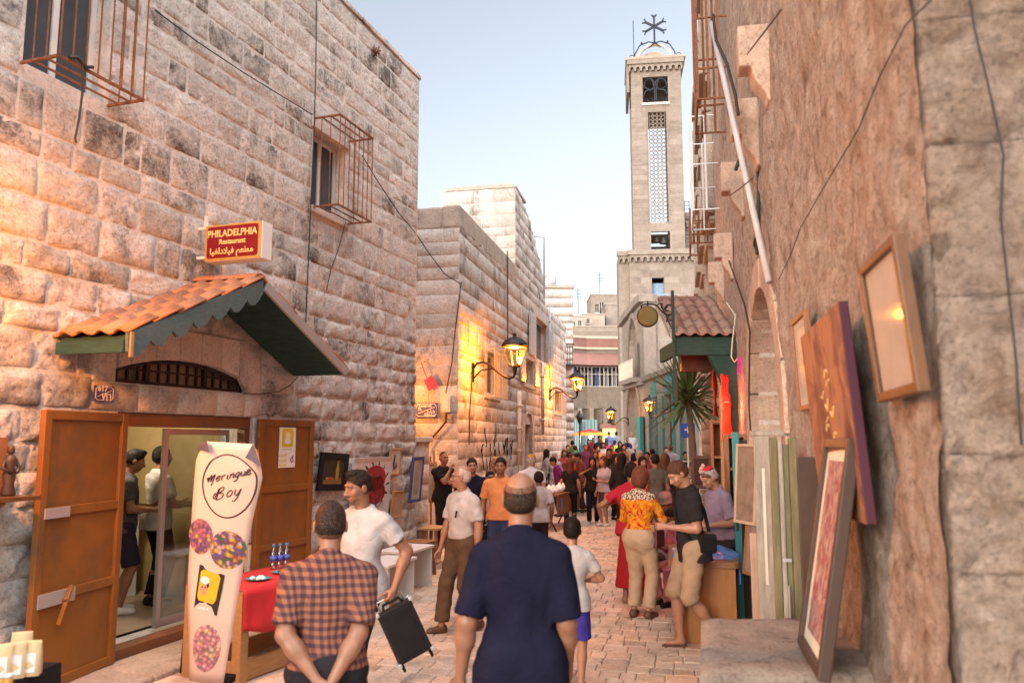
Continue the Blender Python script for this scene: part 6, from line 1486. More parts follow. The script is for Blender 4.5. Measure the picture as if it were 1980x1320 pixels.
# three pictures on the right wall
u0_, u1_ = WR.u(1664, .10, 480), WR.u(1736, .10, 480); z0_, z1_ = WR.z(1740, 772, .06), WR.z(1705, 478, .12)
t = framed('large honey coloured wooden frame hung tilting on the right wall', wallmat(WR, u0_ + .08, .05, z0_, 5, -1), u1_ - u0_, z1_ - z0_, .034, M_oak, mat('pale_relief', (.56, .46, .38), .8, 0, .12, 7, .5, 18), .04, glass=True)
u0_, u1_ = WR.u(1577, .08, 640), WR.u(1662, .08, 640); z0_, z1_ = WR.z(1640, 1000, .08), WR.z(1620, 612, .1)
cvs = thing('canvas', 'brown and gold painted canvas with deep purple sides on the right wall', 'painting', mat=wallmat(WR, u0_ + .05, .05, z0_, 4, -1)); wd, ht = u1_ - u0_, z1_ - z0_
mb = MB(); mb.box(0, wd, -.05, -.012, 0, ht); mb.build('stretched_sides', mat('purple_side', (.055, .008, .022), .6), cvs, bevel=.004)
def painting_mat():
    m, t, b = nodes('gold_painting'); v = coords(t); mp = t.nodes.new('ShaderNodeMapping'); mp.inputs['Scale'].default_value = (2.4, 1, 1.3); t.links.new(v, mp.inputs[0])
    c = ramp(t, noise(t, mp.outputs[0], 2.6, 7, .6, .8), [(.30, (.10, .04, .03)), (.46, (.20, .09, .065)), (.55, (.33, .15, .07)), (.66, (.25, .14, .10)), (.78, (.06, .025, .02))]); t.links.new(c, b.inputs['Base Color']); b.inputs['Roughness'].default_value = .75; b.inputs['Specular IOR Level'].default_value = .2; return m
patch(cvs, [(.002, .002), (wd - .002, .002), (wd - .002, ht - .002), (.002, ht - .002)], -.0502, painting_mat(), 'painted_face')
for k in range(9):   # brushed letterlike marks of the painting
    x, z = wd * (.52 + .10 * math.sin(k * 1.9)), ht * (.34 + .045 * k); mb = MB(); mb.tube([(x - .03, -.0525, z), (x, -.0525, z + .03 * math.sin(k)), (x + .04, -.0525, z + .02)], .006, 4); mb.build('gold_stroke', mat('gold_stroke', (.50, .34, .12), .5), cvs)
u0_, u1_ = WR.u(1548, .05, 690), WR.u(1577, .05, 690); z0_, z1_ = WR.z(1572, 790, .05), WR.z(1560, 607, .05)
framed('narrow framed print behind glass, farthest of the pictures on the right wall', wallmat(WR, u0_, .04, z0_, 3), u1_ - u0_, z1_ - z0_, .03, M_wood, mat('blue_grey_print', (.40, .40, .40), .4, 0, .3, 6), .035, mount=.04, glass=True)
# old door leaves and boards stacked against the wall
def board(label, pxl, pxr, pyt, Y, m, name='plank', lean=0.0, thick=.035, rz=-11.7, cat='board', extra=None, tilt=0.0, z0=0.0):
    xl = gx(pxl, Y, 1.0); xr = gx(pxr, Y, 1.0); zt = at((pxl + pxr) / 2, pyt, Y).z
    t = thing(name, label, cat, mat=Matrix.LocRotScale(Vector((xl, Y, z0)), Euler((R(lean), R(tilt), R(rz))), None)); wd, ht = (xr - xl), zt - z0
    return t, wd, ht
t, wd, ht = board('', 1466, 1496, 842, 5.75, M_greywood, 'old_door'); t['label'] = 'weathered grey door plank with an iron chain, by the stone ledge'; t['category'] = 'door'
mb = MB(); mb.box(0, wd, -.02, .02, 0, ht); mb.build('plank', M_greywood, t, bevel=.006); mb = MB(); mb.box(-.02, wd + .25, -.03, .03, ht + .001, ht + .035); mb.build('top_rail', M_greywood, t, bevel=.005)
mb = MB(); mb.box(wd * .45, wd * .62, -.026, -.0205, .95, 1.75); mb.build('pale_patch', M_cream, t)
ch_ = MB(); 
for k in range(7): ch_ = MB(); ch_.ring((wd * .62, -.035 - .006 * (k % 2), .62 - k * .062), .022, .006, 10, 5, 'y' if k % 2 == 0 else 'x'); ch_.v = [(p[0], p[1], .62 - k * .062 + (p[2] - (.62 - k * .062)) * 1.7) for p in ch_.v]; ch_.build('chain_link', M_iron, t)
t, wd, ht = board('olive painted door leaf of two planks with a bolt, right of the grey plank', 1499, 1550, 846, 5.0, M_olivewood, 'old_door', cat='door')
for k, (a, b, m_) in enumerate(((0, .28, M_olivewood), (.29, .46, M_greywood), (.47, .68, M_olivewood), (.69, .98, M_olivewood))): mb = MB(); mb.box(wd * a, wd * b, -.02 - .012 * (k % 2), .02, 0, ht - .02 * (k % 3)); mb.build('plank', m_, t, bevel=.006)
mb = MB(); mb.box(wd * .3, wd * .62, -.045, -.034, ht * .62, ht * .62 + .02); mb.tube([(wd * .48, -.05, ht * .55), (wd * .48, -.05, ht * .25)], .006, 5); mb.build('bolt', M_grey, t)
t, wd, ht = board('narrow teal painted door edge standing between the brown cabinet and the boards', 1421, 1434, 835, 8.6, M_teal, 'old_door', cat='door'); mb = MB(); mb.box(0, wd, -.03, .03, 0, ht); mb.build('plank', M_teal, t, bevel=.006); mb = MB(); mb.box(wd * .2, wd * .6, -.04, -.031, 1.0, 1.12); mb.build('lock_plate', M_iron, t)
t, wd, ht = board('dark door leaf in shadow behind the teal edge', 1432, 1452, 850, 8.75, M_darkwood, 'old_door', cat='door'); mb = MB(); mb.box(0, wd * 1.6, -.02, .02, 0, ht); mb.build('plank', M_darkwood, t, bevel=.006)
t, wd, ht = board('dark board in shadow leaning on the wall beside the olive door leaf', 1553, 1590, 850, 4.62, M_darkwood, 'plank'); mb = MB(); mb.box(0, wd, -.015, .015, 0, ht * .95); mb.build('board', M_darkwood, t, bevel=.004)
t, wd, ht = board('raw pale plank standing in front of the grey door plank', 1452, 1471, 1030, 5.95, M_pine, 'plank'); mb = MB(); mb.box(0, wd, -.012, .012, 0, ht); mb.build('board', mat('raw_plank', (.40, .27, .19), .8, 0, .3, 4, .3, stretch=(8, 8, 1)), t, bevel=.004)
# empty frames leaning together
for k, (pl, pt, pr, pb, Y, lab) in enumerate(((1424, 858, 1444, 1010, 7.9, 'tall empty pale frame leaning above the raw plank'), (1443, 1000, 1462, 1110, 7.7, 'small brown empty frame below the pale leaning frame'), (1446, 880, 1466, 985, 8.2, 'dark oak empty frame behind the pale leaning frame'))):
    A, B = at(pl, pt, Y), at(pr, pb, Y - .1); wd_, ht_ = .20, A.z - B.z
    frame_by_corners(lab, Vector((B.x - .09, Y - .05, B.z)), Vector((B.x + .0, Y - .42, B.z)), Vector((A.x, Y, A.z)), .028, (mat('pale_frame', (.46, .33, .23), .6), M_wood, M_oak)[k], mat('frame_back', (.22, .15, .11), .8, 0, .4, 9), .03)
# brown cabinets beyond, wooden table, canopy with red cloth
cbn = thing('display_cabinet', 'tall reddish brown open cabinet by the shop under the small tiled canopy', 'cabinet', (gx(1404, 9.4, 1), 9.3, 0), R(-11.7)); hcb = at(1404, 838, 9.3).z
for x0, x1 in ((0, .035), (.20, .235)): mb = MB(); mb.box(x0, x1, 0, .5, 0, hcb); mb.build('side_panel', M_wood, cbn, bevel=.004)
for z in (.05, .6, 1.15, 1.6, hcb - .04): mb = MB(); mb.box(.0351, .1999, .02, .5, z, z + .03); mb.build('shelf', M_wood, cbn)
mb = MB(); mb.box(.0351, .1999, .46, .49, .08, hcb - .05); mb.build('back_panel', M_darkwood, cbn)
c2 = thing('display_cabinet', 'second brown cabinet behind the reddish one, hung with small goods', 'cabinet', (gx(1378, 11.0, 1), 11.0, 0), R(-11.7)); h2_ = at(1390, 812, 11).z
for x0, x1 in ((0, .04), (.26, .30)): mb = MB(); mb.box(x0, x1, 0, .5, 0, h2_); mb.build('side_panel', M_wood, c2, bevel=.004)
for z in (.05, .7, 1.2, 1.7, h2_ - .04): mb = MB(); mb.box(.0401, .2599, .02, .5, z, z + .03); mb.build('shelf', M_wood, c2)
mb = MB(); mb.box(.0401, .2599, .46, .49, .08, h2_ - .05); mb.build('back_panel', M_wood, c2)
wt = thing('work_table', 'honey brown wooden table with panel sides under the blue plastic bag', 'table', (gx(1303, 8.05, .4), 8.0, 0), R(-11.7)); tw_, td_, th_ = .58, 1.25, .78
for x0, x1, y0_, y1_ in ((0, tw_, 0, .03), (0, .03, .031, .25), (tw_ - .03, tw_, .031, td_ - .031), (0, tw_, td_ - .03, td_), (0, .03, td_ - .3, td_ - .031)): mb = MB(); mb.box(x0, x1, y0_, y1_, 0, th_ - .06); mb.build('side_panel', mat('warm_wood', (.30, .12, .035), .4, 0, .25, 4, .15, stretch=(6, 6, 1)), wt, bevel=.004)
mb = MB(); mb.prism_z(rrect(-.06, tw_ + .04, -.05, td_ + .05, .08), th_ - .059, th_); mb.build('tabletop', M_wood, wt, bevel=.008)
# crumpled blue plastic bag draped on the table
bg_ = MB(); V = []; nb = 22
WTm = Matrix.LocRotScale(wt.location, Euler((0, 0, R(-11.7))), None)
for j in range(nb + 1):
    for i in range(nb + 1):
        x, y = -.02 + .62 * i / nb, .12 + .75 * j / nb; z = th_ + .03 + .13 * math.exp(-((x - .22) ** 2 + (y - .5) ** 2) / .05) + .05 * n3(x * 9, y * 9, 2) + .03 * n3(x * 21, y * 21, 7)
        if i < 2 or j < 2 or i > nb - 3 or j > nb - 2: z = th_ + .01 + .01 * n3(x * 20, y * 20, 1)
        if x > .50: z -= (x - .50) * 2.4 + .0; x = .62 + .02 * math.sin(y * 20)
        V.append((x, y, max(z, th_ + .006 if x < .60 else .4)))
bg_.add(V, [(j * (nb + 1) + i, j * (nb + 1) + i + 1, (j + 1) * (nb + 1) + i + 1, (j + 1) * (nb + 1) + i) for j in range(nb) for i in range(nb)]); o = bg_.build('plastic_bag', mat('blue_plastic', (.12, .24, .58), .25, 0, .4, 12, .3), None, smooth=True); o.matrix_world = WTm; o.modifiers.new('s', 'SOLIDIFY').thickness = .003; tag(o, 'crumpled translucent blue plastic bag lying on the wooden table', 'bag')
# framed embroideries and rack on the far side of the table
p = at(1337, 944, 11.4); fpic = framed('dark framed embroidered picture hanging beyond the boy in the black T-shirt', Matrix.LocRotScale(p, Euler((0, 0, R(-8))), None), .29, .46, .05, M_darkwood, mat('dark_mount', (.03, .016, .014), .8), .03)
fp_ = fpic
for k in range(5): mb = MB(); mb.lathe([(.012, 0), (.03, .03), (.012, .06)], 8, (.145 + .02 * math.sin(k * 2), 0, .13 + k * .04)); mb.v = [(q[0], -.026 + q[1] * .3, q[2]) for q in mb.v]; mb.build('stitched_motif', mat('pale_stitch', (.50, .36, .30), .9, 0, .6, 40), fp_)
rk = thing('postcard_rack', 'wire rack of small pale cards and trinkets behind the wooden table', 'rack', (gx(1312, 13.2, 1), 13.2, 0), R(-8))
for x in (0, .9): mb = MB(); mb.tube([(x, 0, 0), (x, 0, 1.65)], .015, 6); mb.build('post', M_grey, rk)
for z in (.75, .95, 1.15, 1.35, 1.6): mb = MB(); mb.bar((0, -.02, z), (.9, -.02, z), .015); mb.build('rail', M_grey, rk)
for r_ in range(4):
    for c_ in range(7): mb = MB(); z = .77 + r_ * .2; x = .05 + c_ * .12; mb.box(x, x + .09, -.04, -.035, z, z + .12 + .03 * (c_ % 2)); mb.build('card', (M_cream, M_print, mat('card_brown', (.25, .12, .07)), M_grey)[(r_ + c_ * 3) % 4], rk)
st = thing('goods_stand', 'low stand stacked with small boxes behind the seated man in the hat', 'stand', (gx(1283, 12.2, .6), 12.2, 0), R(-11.7)); mb = MB(); mb.box(0, .9, 0, .5, .55, .6); mb.build('top', M_wood, st)
for x in (.04, .82): mb = MB(); mb.box(x, x + .05, .02, .48, 0, .549); mb.build('leg', M_wood, st)
for k in range(14):
    mb = MB(); h_ = rp.uniform(.03, .07); x = .06 + (k % 5) * .165; z = .601 + (k // 5) * .075; mb.box(x, x + .14, .05 + rp.uniform(0, .03), .40, z, z + h_); o = mb.build('small_box', (M_cream, M_print, M_pine, M_grey)[k % 4], None, bevel=.003); o.matrix_world = Matrix.LocRotScale(st.location, Euler((0, 0, R(-11.7))), None); tag(o, '%s of five small boxes in the %s layer of the stand behind the seated man' % (('leftmost', 'second', 'middle', 'fourth', 'rightmost')[k % 5], ('bottom', 'middle', 'top')[k // 5]), 'box', 'small boxes on the goods stand')
# ---- small tiled canopy on the right
cw = 1.0
YA = 10.6; o1 = .0
caL = at(1306, 655, YA); caR = at(1424, 655, YA)
cx0, cx1 = gx(1306, YA, 3.3), gx(1421, YA, 3.3); zt_c, zb_c = at(1365, 582, YA + .9).z, at(1365, 652, YA).z
cn = thing('tiled_canopy', 'small green timber canopy with faded clay tiles projecting from the right house', 'canopy', (0, 0, 0))
tm2 = tile_mesh('roof_tile', (cx1 - cx0) / 5.0 * 1.08, .40, M_clay2)
depth_c = 1.05
for i in range(5):
    for j in range(5):
        o = bpy.data.objects.new('roof_tile', tm2); link(o, cn); f = i / 5
        base = Vector((cx0 + (cx1 - cx0) * (j + .5) / 5 + rp.uniform(-.004, .004), YA - .08 + depth_c * f, zb_c + (zt_c - zb_c) * f + .03))
        o.matrix_local = Matrix.Translation(base) @ Matrix.Rotation(math.atan2(zt_c - zb_c, depth_c) - R(3), 4, 'X')
mb = MB(); mb.add([(cx0, YA, zb_c), (cx1, YA, zb_c), (cx1, YA + depth_c, zt_c), (cx0, YA + depth_c, zt_c), (cx0, YA, zb_c - .04), (cx1, YA, zb_c - .04), (cx1, YA + depth_c, zt_c - .04), (cx0, YA + depth_c, zt_c - .04)], [(0, 1, 2, 3), (4, 7, 6, 5), (0, 4, 5, 1), (1, 5, 6, 2), (2, 6, 7, 3), (3, 7, 4, 0)]); mb.build('roof_deck', M_green, cn)
mb = MB(); mb.box(cx0 - .03, cx1 + .02, YA - .02, YA + .06, zb_c - .24, zb_c - .042); mb.build('fascia', M_green, cn, bevel=.006); mb = MB(); mb.box(cx0 - .02, cx0 + .04, YA + .061, YA + depth_c, zb_c - .24, zb_c - .045); mb.build('fascia', M_green, cn)
mb = MB(); mb.box(cx0 - .03, cx0 + .55, YA + depth_c - .05, YA + depth_c + .05, zt_c + .02, zt_c + .1); mb.build('ridge_tile', M_clay2, cn, bevel=.03); mb = MB(); mb.box(cx0 + .56, cx1, YA + depth_c - .04, YA + depth_c + .05, zt_c + .01, zt_c + .08); mb.build('ridge_tile', M_clay2, cn, bevel=.03)
mb = MB(); mb.box(cx0 - .075, cx0 - .035, YA - .02, YA + depth_c, zb_c - .02, zb_c + .06); mb.v = [(p[0], p[1], p[2] + (zt_c - zb_c) * max(0, (p[1] - YA)) / depth_c) for p in mb.v]; mb.build('verge_board', M_greywood, cn)
# curved bracket against the wall
mb = MB(); zq = zb_c - .24; prof = [(0, 0), (0, -.45), (.10, -.75), (.16, -1.05), (.24, -1.05), (.30, 0)]
zz0 = zq; pr = [(cx1 - .36 + .0, zz0), (cx1 - .22, zz0 - .28), (cx1 - .10, zz0 - .62), (cx1 - .04, zz0 - 1.15), (cx1 + .10, zz0 - 1.15), (cx1 + .06, zz0)]
mb.prism(pr, YA, YA + .12); mb.build('bracket', M_green, cn, bevel=.008)
mb = MB(); mb.box(cx0 - .05, cx0 - .015, YA - .055, YA - .021, zb_c - .42, zt_c - .02); mb.lathe([(.012, -.05), (.036, .05), (.04, .30), (.016, .44)], 8, (cx0 - .03, YA - .05, zb_c - .85)); mb.build('hanging_post', M_green, cn)
# dark sign box and red cloth under the canopy
mb = MB(); xk0, xk1 = gx(1318, YA + .5, 2.9), gx(1388, YA + .5, 2.9); mb.box(xk0, xk1, YA + .5, YA + .62, at(1350, 718, YA + .5).z, at(1350, 680, YA + .5).z + .02); o = mb.build('hanging_board', M_darkwood, None, bevel=.01); tag(o, 'dark hanging board under the small tiled canopy', 'board')
mb = MB(); xr = gx(1383, YA + .1, 2.8); 
V = []
for i in range(9):
    for q in range(4): V.append((xr + .03 * q + .01 * math.sin(i * 1.3 + q), YA + .25 + .05 * q + .015 * math.sin(i * 2 + q), at(1385, 683 + i * 15, YA).z))
mb.add(V, [(i * 4 + q, i * 4 + q + 1, (i + 1) * 4 + q + 1, (i + 1) * 4 + q) for i in range(8) for q in range(3)]); o = mb.build('red_cloth', M_redglow, smooth=True); o.modifiers.new('s', 'SOLIDIFY').thickness = .004; tag(o, 'narrow bright red cloth strip hanging under the canopy', 'cloth')
V = []; xr = gx(1397, YA - .5, 2.3)
for i in range(13):
    for q in range(6): V.append((xr + .028 * q * (1 + .02 * i) + .012 * math.sin(i * 1.1 + q * 1.7), YA - .45 + .03 * q + .02 * math.sin(i * 1.7 + q * 2), at(1410, 722 + i * 11, YA - .5).z))
mb = MB(); mb.add(V, [(i * 6 + q, i * 6 + q + 1, (i + 1) * 6 + q + 1, (i + 1) * 6 + q) for i in range(12) for q in range(5)]); o = mb.build('red_cloth', M_redglow, smooth=True); o.modifiers.new('s', 'SOLIDIFY').thickness = .004; tag(o, 'wide orange red cloth hanging by the wall below the green bracket', 'cloth')
mb = MB(); p_ = at(1392, 700, YA + .15); mb.tube([(p_.x, p_.y, 0), (p_.x, p_.y, p_.z)], .03, 8); o = mb.build('post', M_pine); tag(o, 'slim brown wooden post under the right canopy', 'post')
mb = MB(); p_ = at(1427, 690, 9.6); mb.add([p_, p_ + Vector((.05, 0, .0)), p_ + Vector((.03, 0, -.22)), p_ + Vector((-.02, 0, -.18))], [(0, 1, 2, 3)]); o = mb.build('ribbon', mat('magenta_cloth', (.55, .03, .20), .7)); tag(o, 'small magenta ribbon on the wall beside the canopy', 'ribbon')
mb = MB(); a = at(1405, 585, YA - .15); mb.tube([a, at(1422, 610, YA - .2), at(1416, 660, YA - .25), at(1414, 690, YA - .25), at(1420, 700, YA - .25), at(1428, 690, YA - .2), at(1424, 650, YA - .1)], .008, 5); o = mb.build('cord', M_cream, smooth=True); tag(o, 'pale looped cord hanging over the canopy tiles', 'cord')
# lamp with a red shade inside the shop front
rl = bpy.data.lights.new('red_shop_light', 'POINT'); rl.energy = 14; rl.color = (1, .12, .05); rl.shadow_soft_size = .05; ro = bpy.data.objects.new('red_shop_light', rl); link(ro); ro.location = (gx(1405, 9.9, 2.2), 9.9, 2.35)
t = thing('red_lamp', 'small red shop lamp hanging by the wall under the canopy', 'lamp', ro.location + Vector((0, 0, .12))); mb = MB(); mb.lathe([(.05, -.06), (.035, .0), (.012, .03)], 10); mb.build('shade', M_redglow, t, smooth=True); mb = MB(); mb.tube([(0, 0, .03), (0, 0, .45)], .006, 5); mb.build('flex', M_cable, t)
# round sign on a scrolled iron bracket
YS = 10.9; hsn = thing('round_sign', 'round bronze coloured hanging sign on a black scrolled bracket beside the tiled canopy', 'sign', (0, 0, 0))
c_ = at(1252, 612, YS); rS = 19 / FPX * YS
mb = MB(); mb.v = []; mb.lathe([(rS * .94, -.03), (rS, -.022), (rS, .022), (rS * .94, .03)], 28); mb.v = [(c_.x + p[0], c_.y + p[2], c_.z + p[1]) for p in mb.v]; mb.build('disc', mat('bronze_paint', (.15, .11, .035), .45, 0, .15, 6), hsn)
mb = MB(); mb.ring(tuple(c_ + Vector((0, -.0, 0))), rS * 1.0, .018, 28, 6); mb.build('rim', M_iron, hsn, smooth=True)
def pxtube(pts, r): 
    mb = MB(); P = [at(a, b, YS) for a, b in pts]; Q = []
    for i in range(len(P) - 1):
        p0 = P[max(i - 1, 0)]; p1 = P[i]; p2 = P[i + 1]; p3 = P[min(i + 2, len(P) - 1)]
        for k in range(4): t_ = k / 4; Q.append(.5 * ((2 * p1) + (p2 - p0) * t_ + (2 * p0 - 5 * p1 + 4 * p2 - p3) * t_ ** 2 + (3 * p1 - p0 - 3 * p2 + p3) * t_ ** 3))
    Q.append(P[-1]); mb.tube(Q, r, 5); return mb.build('scroll', M_iron, hsn, smooth=True)
pxtube([(1241, 597), (1240, 592), (1244, 589), (1262, 588), (1271, 592), (1278, 600), (1287, 607), (1297, 608), (1301, 600), (1299, 592), (1292, 589), (1286, 594), (1287, 600), (1293, 601)], .012)
pxtube([(1270, 592), (1274, 587), (1281, 588), (1278, 594), (1285, 598), (1291, 592)], .009)
pxtube([(1297, 608), (1291, 614), (1289, 622), (1293, 629), (1300, 629), (1304, 622), (1300, 617), (1296, 620)], .011)
pxtube([(1252, 582), (1252, 594)], .012); pxtube([(1241, 597), (1245, 598), (1246, 594)], .009)
# ---- palm-like yucca in front of the shops
YY = 12.4
yc = thing('yucca_plant', 'spiky yucca with a bare leaning trunk standing in front of the canopy', 'plant', (gx(1352, YY, .2), YY, 0)); base = yc.location.copy()
hd_ = at(1330, 772, YY); loc_ = hd_ - base; pot_z = .5
mb = MB(); mb.lathe([(.20, 0), (.26, .42), (.28, .5), (.24, .5), (.23, .44)], 16); mb.build('pot', M_clay, yc, smooth=True)
mb = MB(); P = [Vector((0, 0, .4)), Vector((-.02, 0, 1.0)), loc_ * .62 + Vector((.02, 0, .25)), loc_]; mb.tube(P, .062, 9, .045); mb.build('trunk', mat('yucca_trunk', (.11, .075, .05), .9, 0, .35, 18, .8, 30), yc, smooth=True)
M_leafy = mat('yucca_leaf', (.09, .145, .05), .45, 0, .45, 5, .05)
ry = random.Random(4)
for k in range(150):
    el = R(ry.uniform(-38, 88)); az = ry.uniform(0, 2 * math.pi); L = ry.uniform(.72, 1.05) * (1 if el > -.2 else .9); d = Vector((math.cos(el) * math.cos(az), math.cos(el) * math.sin(az), math.sin(el)))
    s_ = d.cross(Vector((0, 0, 1))); s_ = s_.normalized() if s_.length > .05 else Vector((1, 0, 0)); up = s_.cross(d).normalized(); w_ = ry.uniform(.020, .032); mb = MB(); V = []
    st0 = loc_ + Vector((0, 0, ry.uniform(-.10, .14)))
    for q, (f, ww) in enumerate(((0, .6), (.3, 1), (.6, .85), (.85, .45), (1, .03))):
        p = st0 + d * L * f - Vector((0, 0, 1)) * (.10 * L * f * f * (1 if el < .9 else .2)); V += [p - s_ * w_ * ww, p + up * w_ * .35 * ww, p + s_ * w_ * ww]
    F = []
    for q in range(4): F += [(q * 3, q * 3 + 1, q * 3 + 4, q * 3 + 3), (q * 3 + 1, q * 3 + 2, q * 3 + 5, q * 3 + 4)]
    mb.add(V, F); mb.build('leaf', M_leafy, yc)
# blue round sign by the yucca, lamp on the church side
mb = MB(); p_ = at(1331, 876, 19.0); 
o = thing('blue_sign', 'blue sign on a post behind the yucca trunk', 'sign', (p_.x, 19, 0)); z_ = at(1331, 832, 19).z; mb.box(-.17, .17, -.02, .0, z_ - .17, z_ + .17); mb.build('board', mat('sign_blue', (.03, .08, .42), .4), o, bevel=.01); mb = MB(); mb.tube([(0, .02, 0), (0, .02, z_ + .15)], .03, 8); mb.build('post', M_grey, o)
mb = MB(); mb.bar((0, -.022, z_ - .06), (0, -.022, z_ + .10), .03, .004); mb.bar((-.08, -.022, z_ + .02), (.08, -.022, z_ + .02), .004, .03); mb.build('white_mark', M_letterwhite, o)
lamp('small lit lantern on the right among the yucca leaves', Vector((gx(1300, 30, 4), 30.2, at(1271, 778, 30).z - .35)), R(-78), 40, .9)
lamp('small far lit lantern in front of the church door', Vector((gx(1212, 52, 5), 51.5, at(1189, 815, 52).z + .1)), R(-70), 60, 1.25)
# ---- stalls in the street
us = thing('stall_umbrella', 'red and yellow stall umbrella with a bright bulb under it at the far end', 'umbrella', (gx(1140, 40, 2), 40, gz(0, 40)))
zu_ = at(1141, 829, 40).z - gz(0, 40); mb = MB(); n = 10; ru = 1.0
for band_, (r0, r1_, z0, z1, m_) in enumerate(((.0, .62, .0, -.16, 0), (.62, 1.0, -.16, -.34, 1))): pass
m2 = [mat('umbrella_red', (.50, .03, .02), .7), mat('umbrella_yellow', (.62, .34, .05), .7)]
for bi, (r0, q0, r1_, q1) in enumerate(((.02, .0, .72, -.17), (.72, -.17, 1.02, -.33))):
    mb = MB(); V = []
    for k in range(n): a = 2 * math.pi * k / n; V.append((r0 * math.cos(a), r0 * math.sin(a), zu_ + q0)); V.append((r1_ * math.cos(a), r1_ * math.sin(a), zu_ + q1))
    mb.add(V, [(2 * k, 2 * k + 1, 2 * ((k + 1) % n) + 1, 2 * ((k + 1) % n)) for k in range(n)]); mb.build('canopy', m2[bi], us)
mb = MB(); mb.tube([(0, 0, 0), (0, 0, zu_)], .03, 8); mb.build('pole', M_grey, us)
mb = MB(); mb.lathe([(.02, .1), (.09, .05), (.10, 0), (.06, -.06)], 12, (.05, -.3, zu_ - .42)); mb.build('lamp_bulb', M_bulbw, us, smooth=True)
wl = bpy.data.lights.new('stall_light', 'POINT'); wl.energy = 60; wl.color = (1, .95, .85); wlo = bpy.data.objects.new('stall_light', wl); link(wlo); wlo.location = us.location + Vector((.05, -.45, zu_ - .5))
pl = thing('lamp_post', 'old dark lamp post left of the stall umbrella', 'lamp post', (gx(1121, 39, 2), 39, gz(0, 39))); mb = MB(); mb.tube([(0, 0, 0), (0, 0, 2.3)], .04, 8); mb.build('post', M_iron, pl); mb = MB(); mb.lathe([(.05, 2.28), (.16, 2.6), (.22, 2.62), (.05, 2.85), (.02, 2.95)], 8); mb.build('lantern', M_iron, pl)
sw_ = thing('stall_table', 'long stall table with a wooden front and wrapped goods, right of the pale house door', 'table', (gx(1068, 17.8, .4), 17.8, 0), R(70)); mb = MB(); mb.box(-.55, 1.3, -.3, .3, .76, .80); mb.build('tabletop', M_wood, sw_)
mb = MB(); mb.box(-.52, 1.27, -.28, -.26, .36, .759); mb.build('front_panel', M_wood, sw_)
for x in (-.5, 1.25):
    for y in (-.25, .25): mb = MB(); mb.bar((x, y, 0), (x, -y * .6, .76), .03); mb.build('leg', M_iron, sw_)
SWm = Matrix.LocRotScale(sw_.location, Euler((0, 0, R(70))), None)
for k in range(9):
    mb = MB(); r_ = rp.uniform(.06, .12); 
    mb.lathe([(r_ * .7, 0), (r_, r_ * .5), (r_ * .8, r_ * 1.1), (r_ * .25, r_ * 1.5), (.02, r_ * 1.75)], 9); mb.v = [(p[0] * (1 + .2 * n3(p[0] * 20, p[1] * 20, p[2] * 20)), p[1], p[2]) for p in mb.v]
    o = mb.build('wrapped_bundle', M_letterwhite, None, smooth=True, loc=SWm @ Vector((-.45 + (k % 5) * .3, -.12 + .24 * (k // 5), .801))); tag(o, '%s crinkled wrapped bundle in the %s row on the long stall table' % (('first', 'second', 'third', 'fourth', 'last')[k % 5], ('front', 'back')[k // 5]), 'bundle', 'wrapped bundles on the stall table')
mb = MB(); p_ = at(1082, 988, 17.5); mb.box(-.06, .06, -.04, .04, 0, .28, M=T(*p_)); o = mb.build('shopping_bag', mat('bag_blue', (.04, .16, .45), .5), bevel=.006); tag(o, 'small blue shopping bag held beside the woman in black', 'bag')
mb = MB(); p_ = at(1390, 770, 13.0)
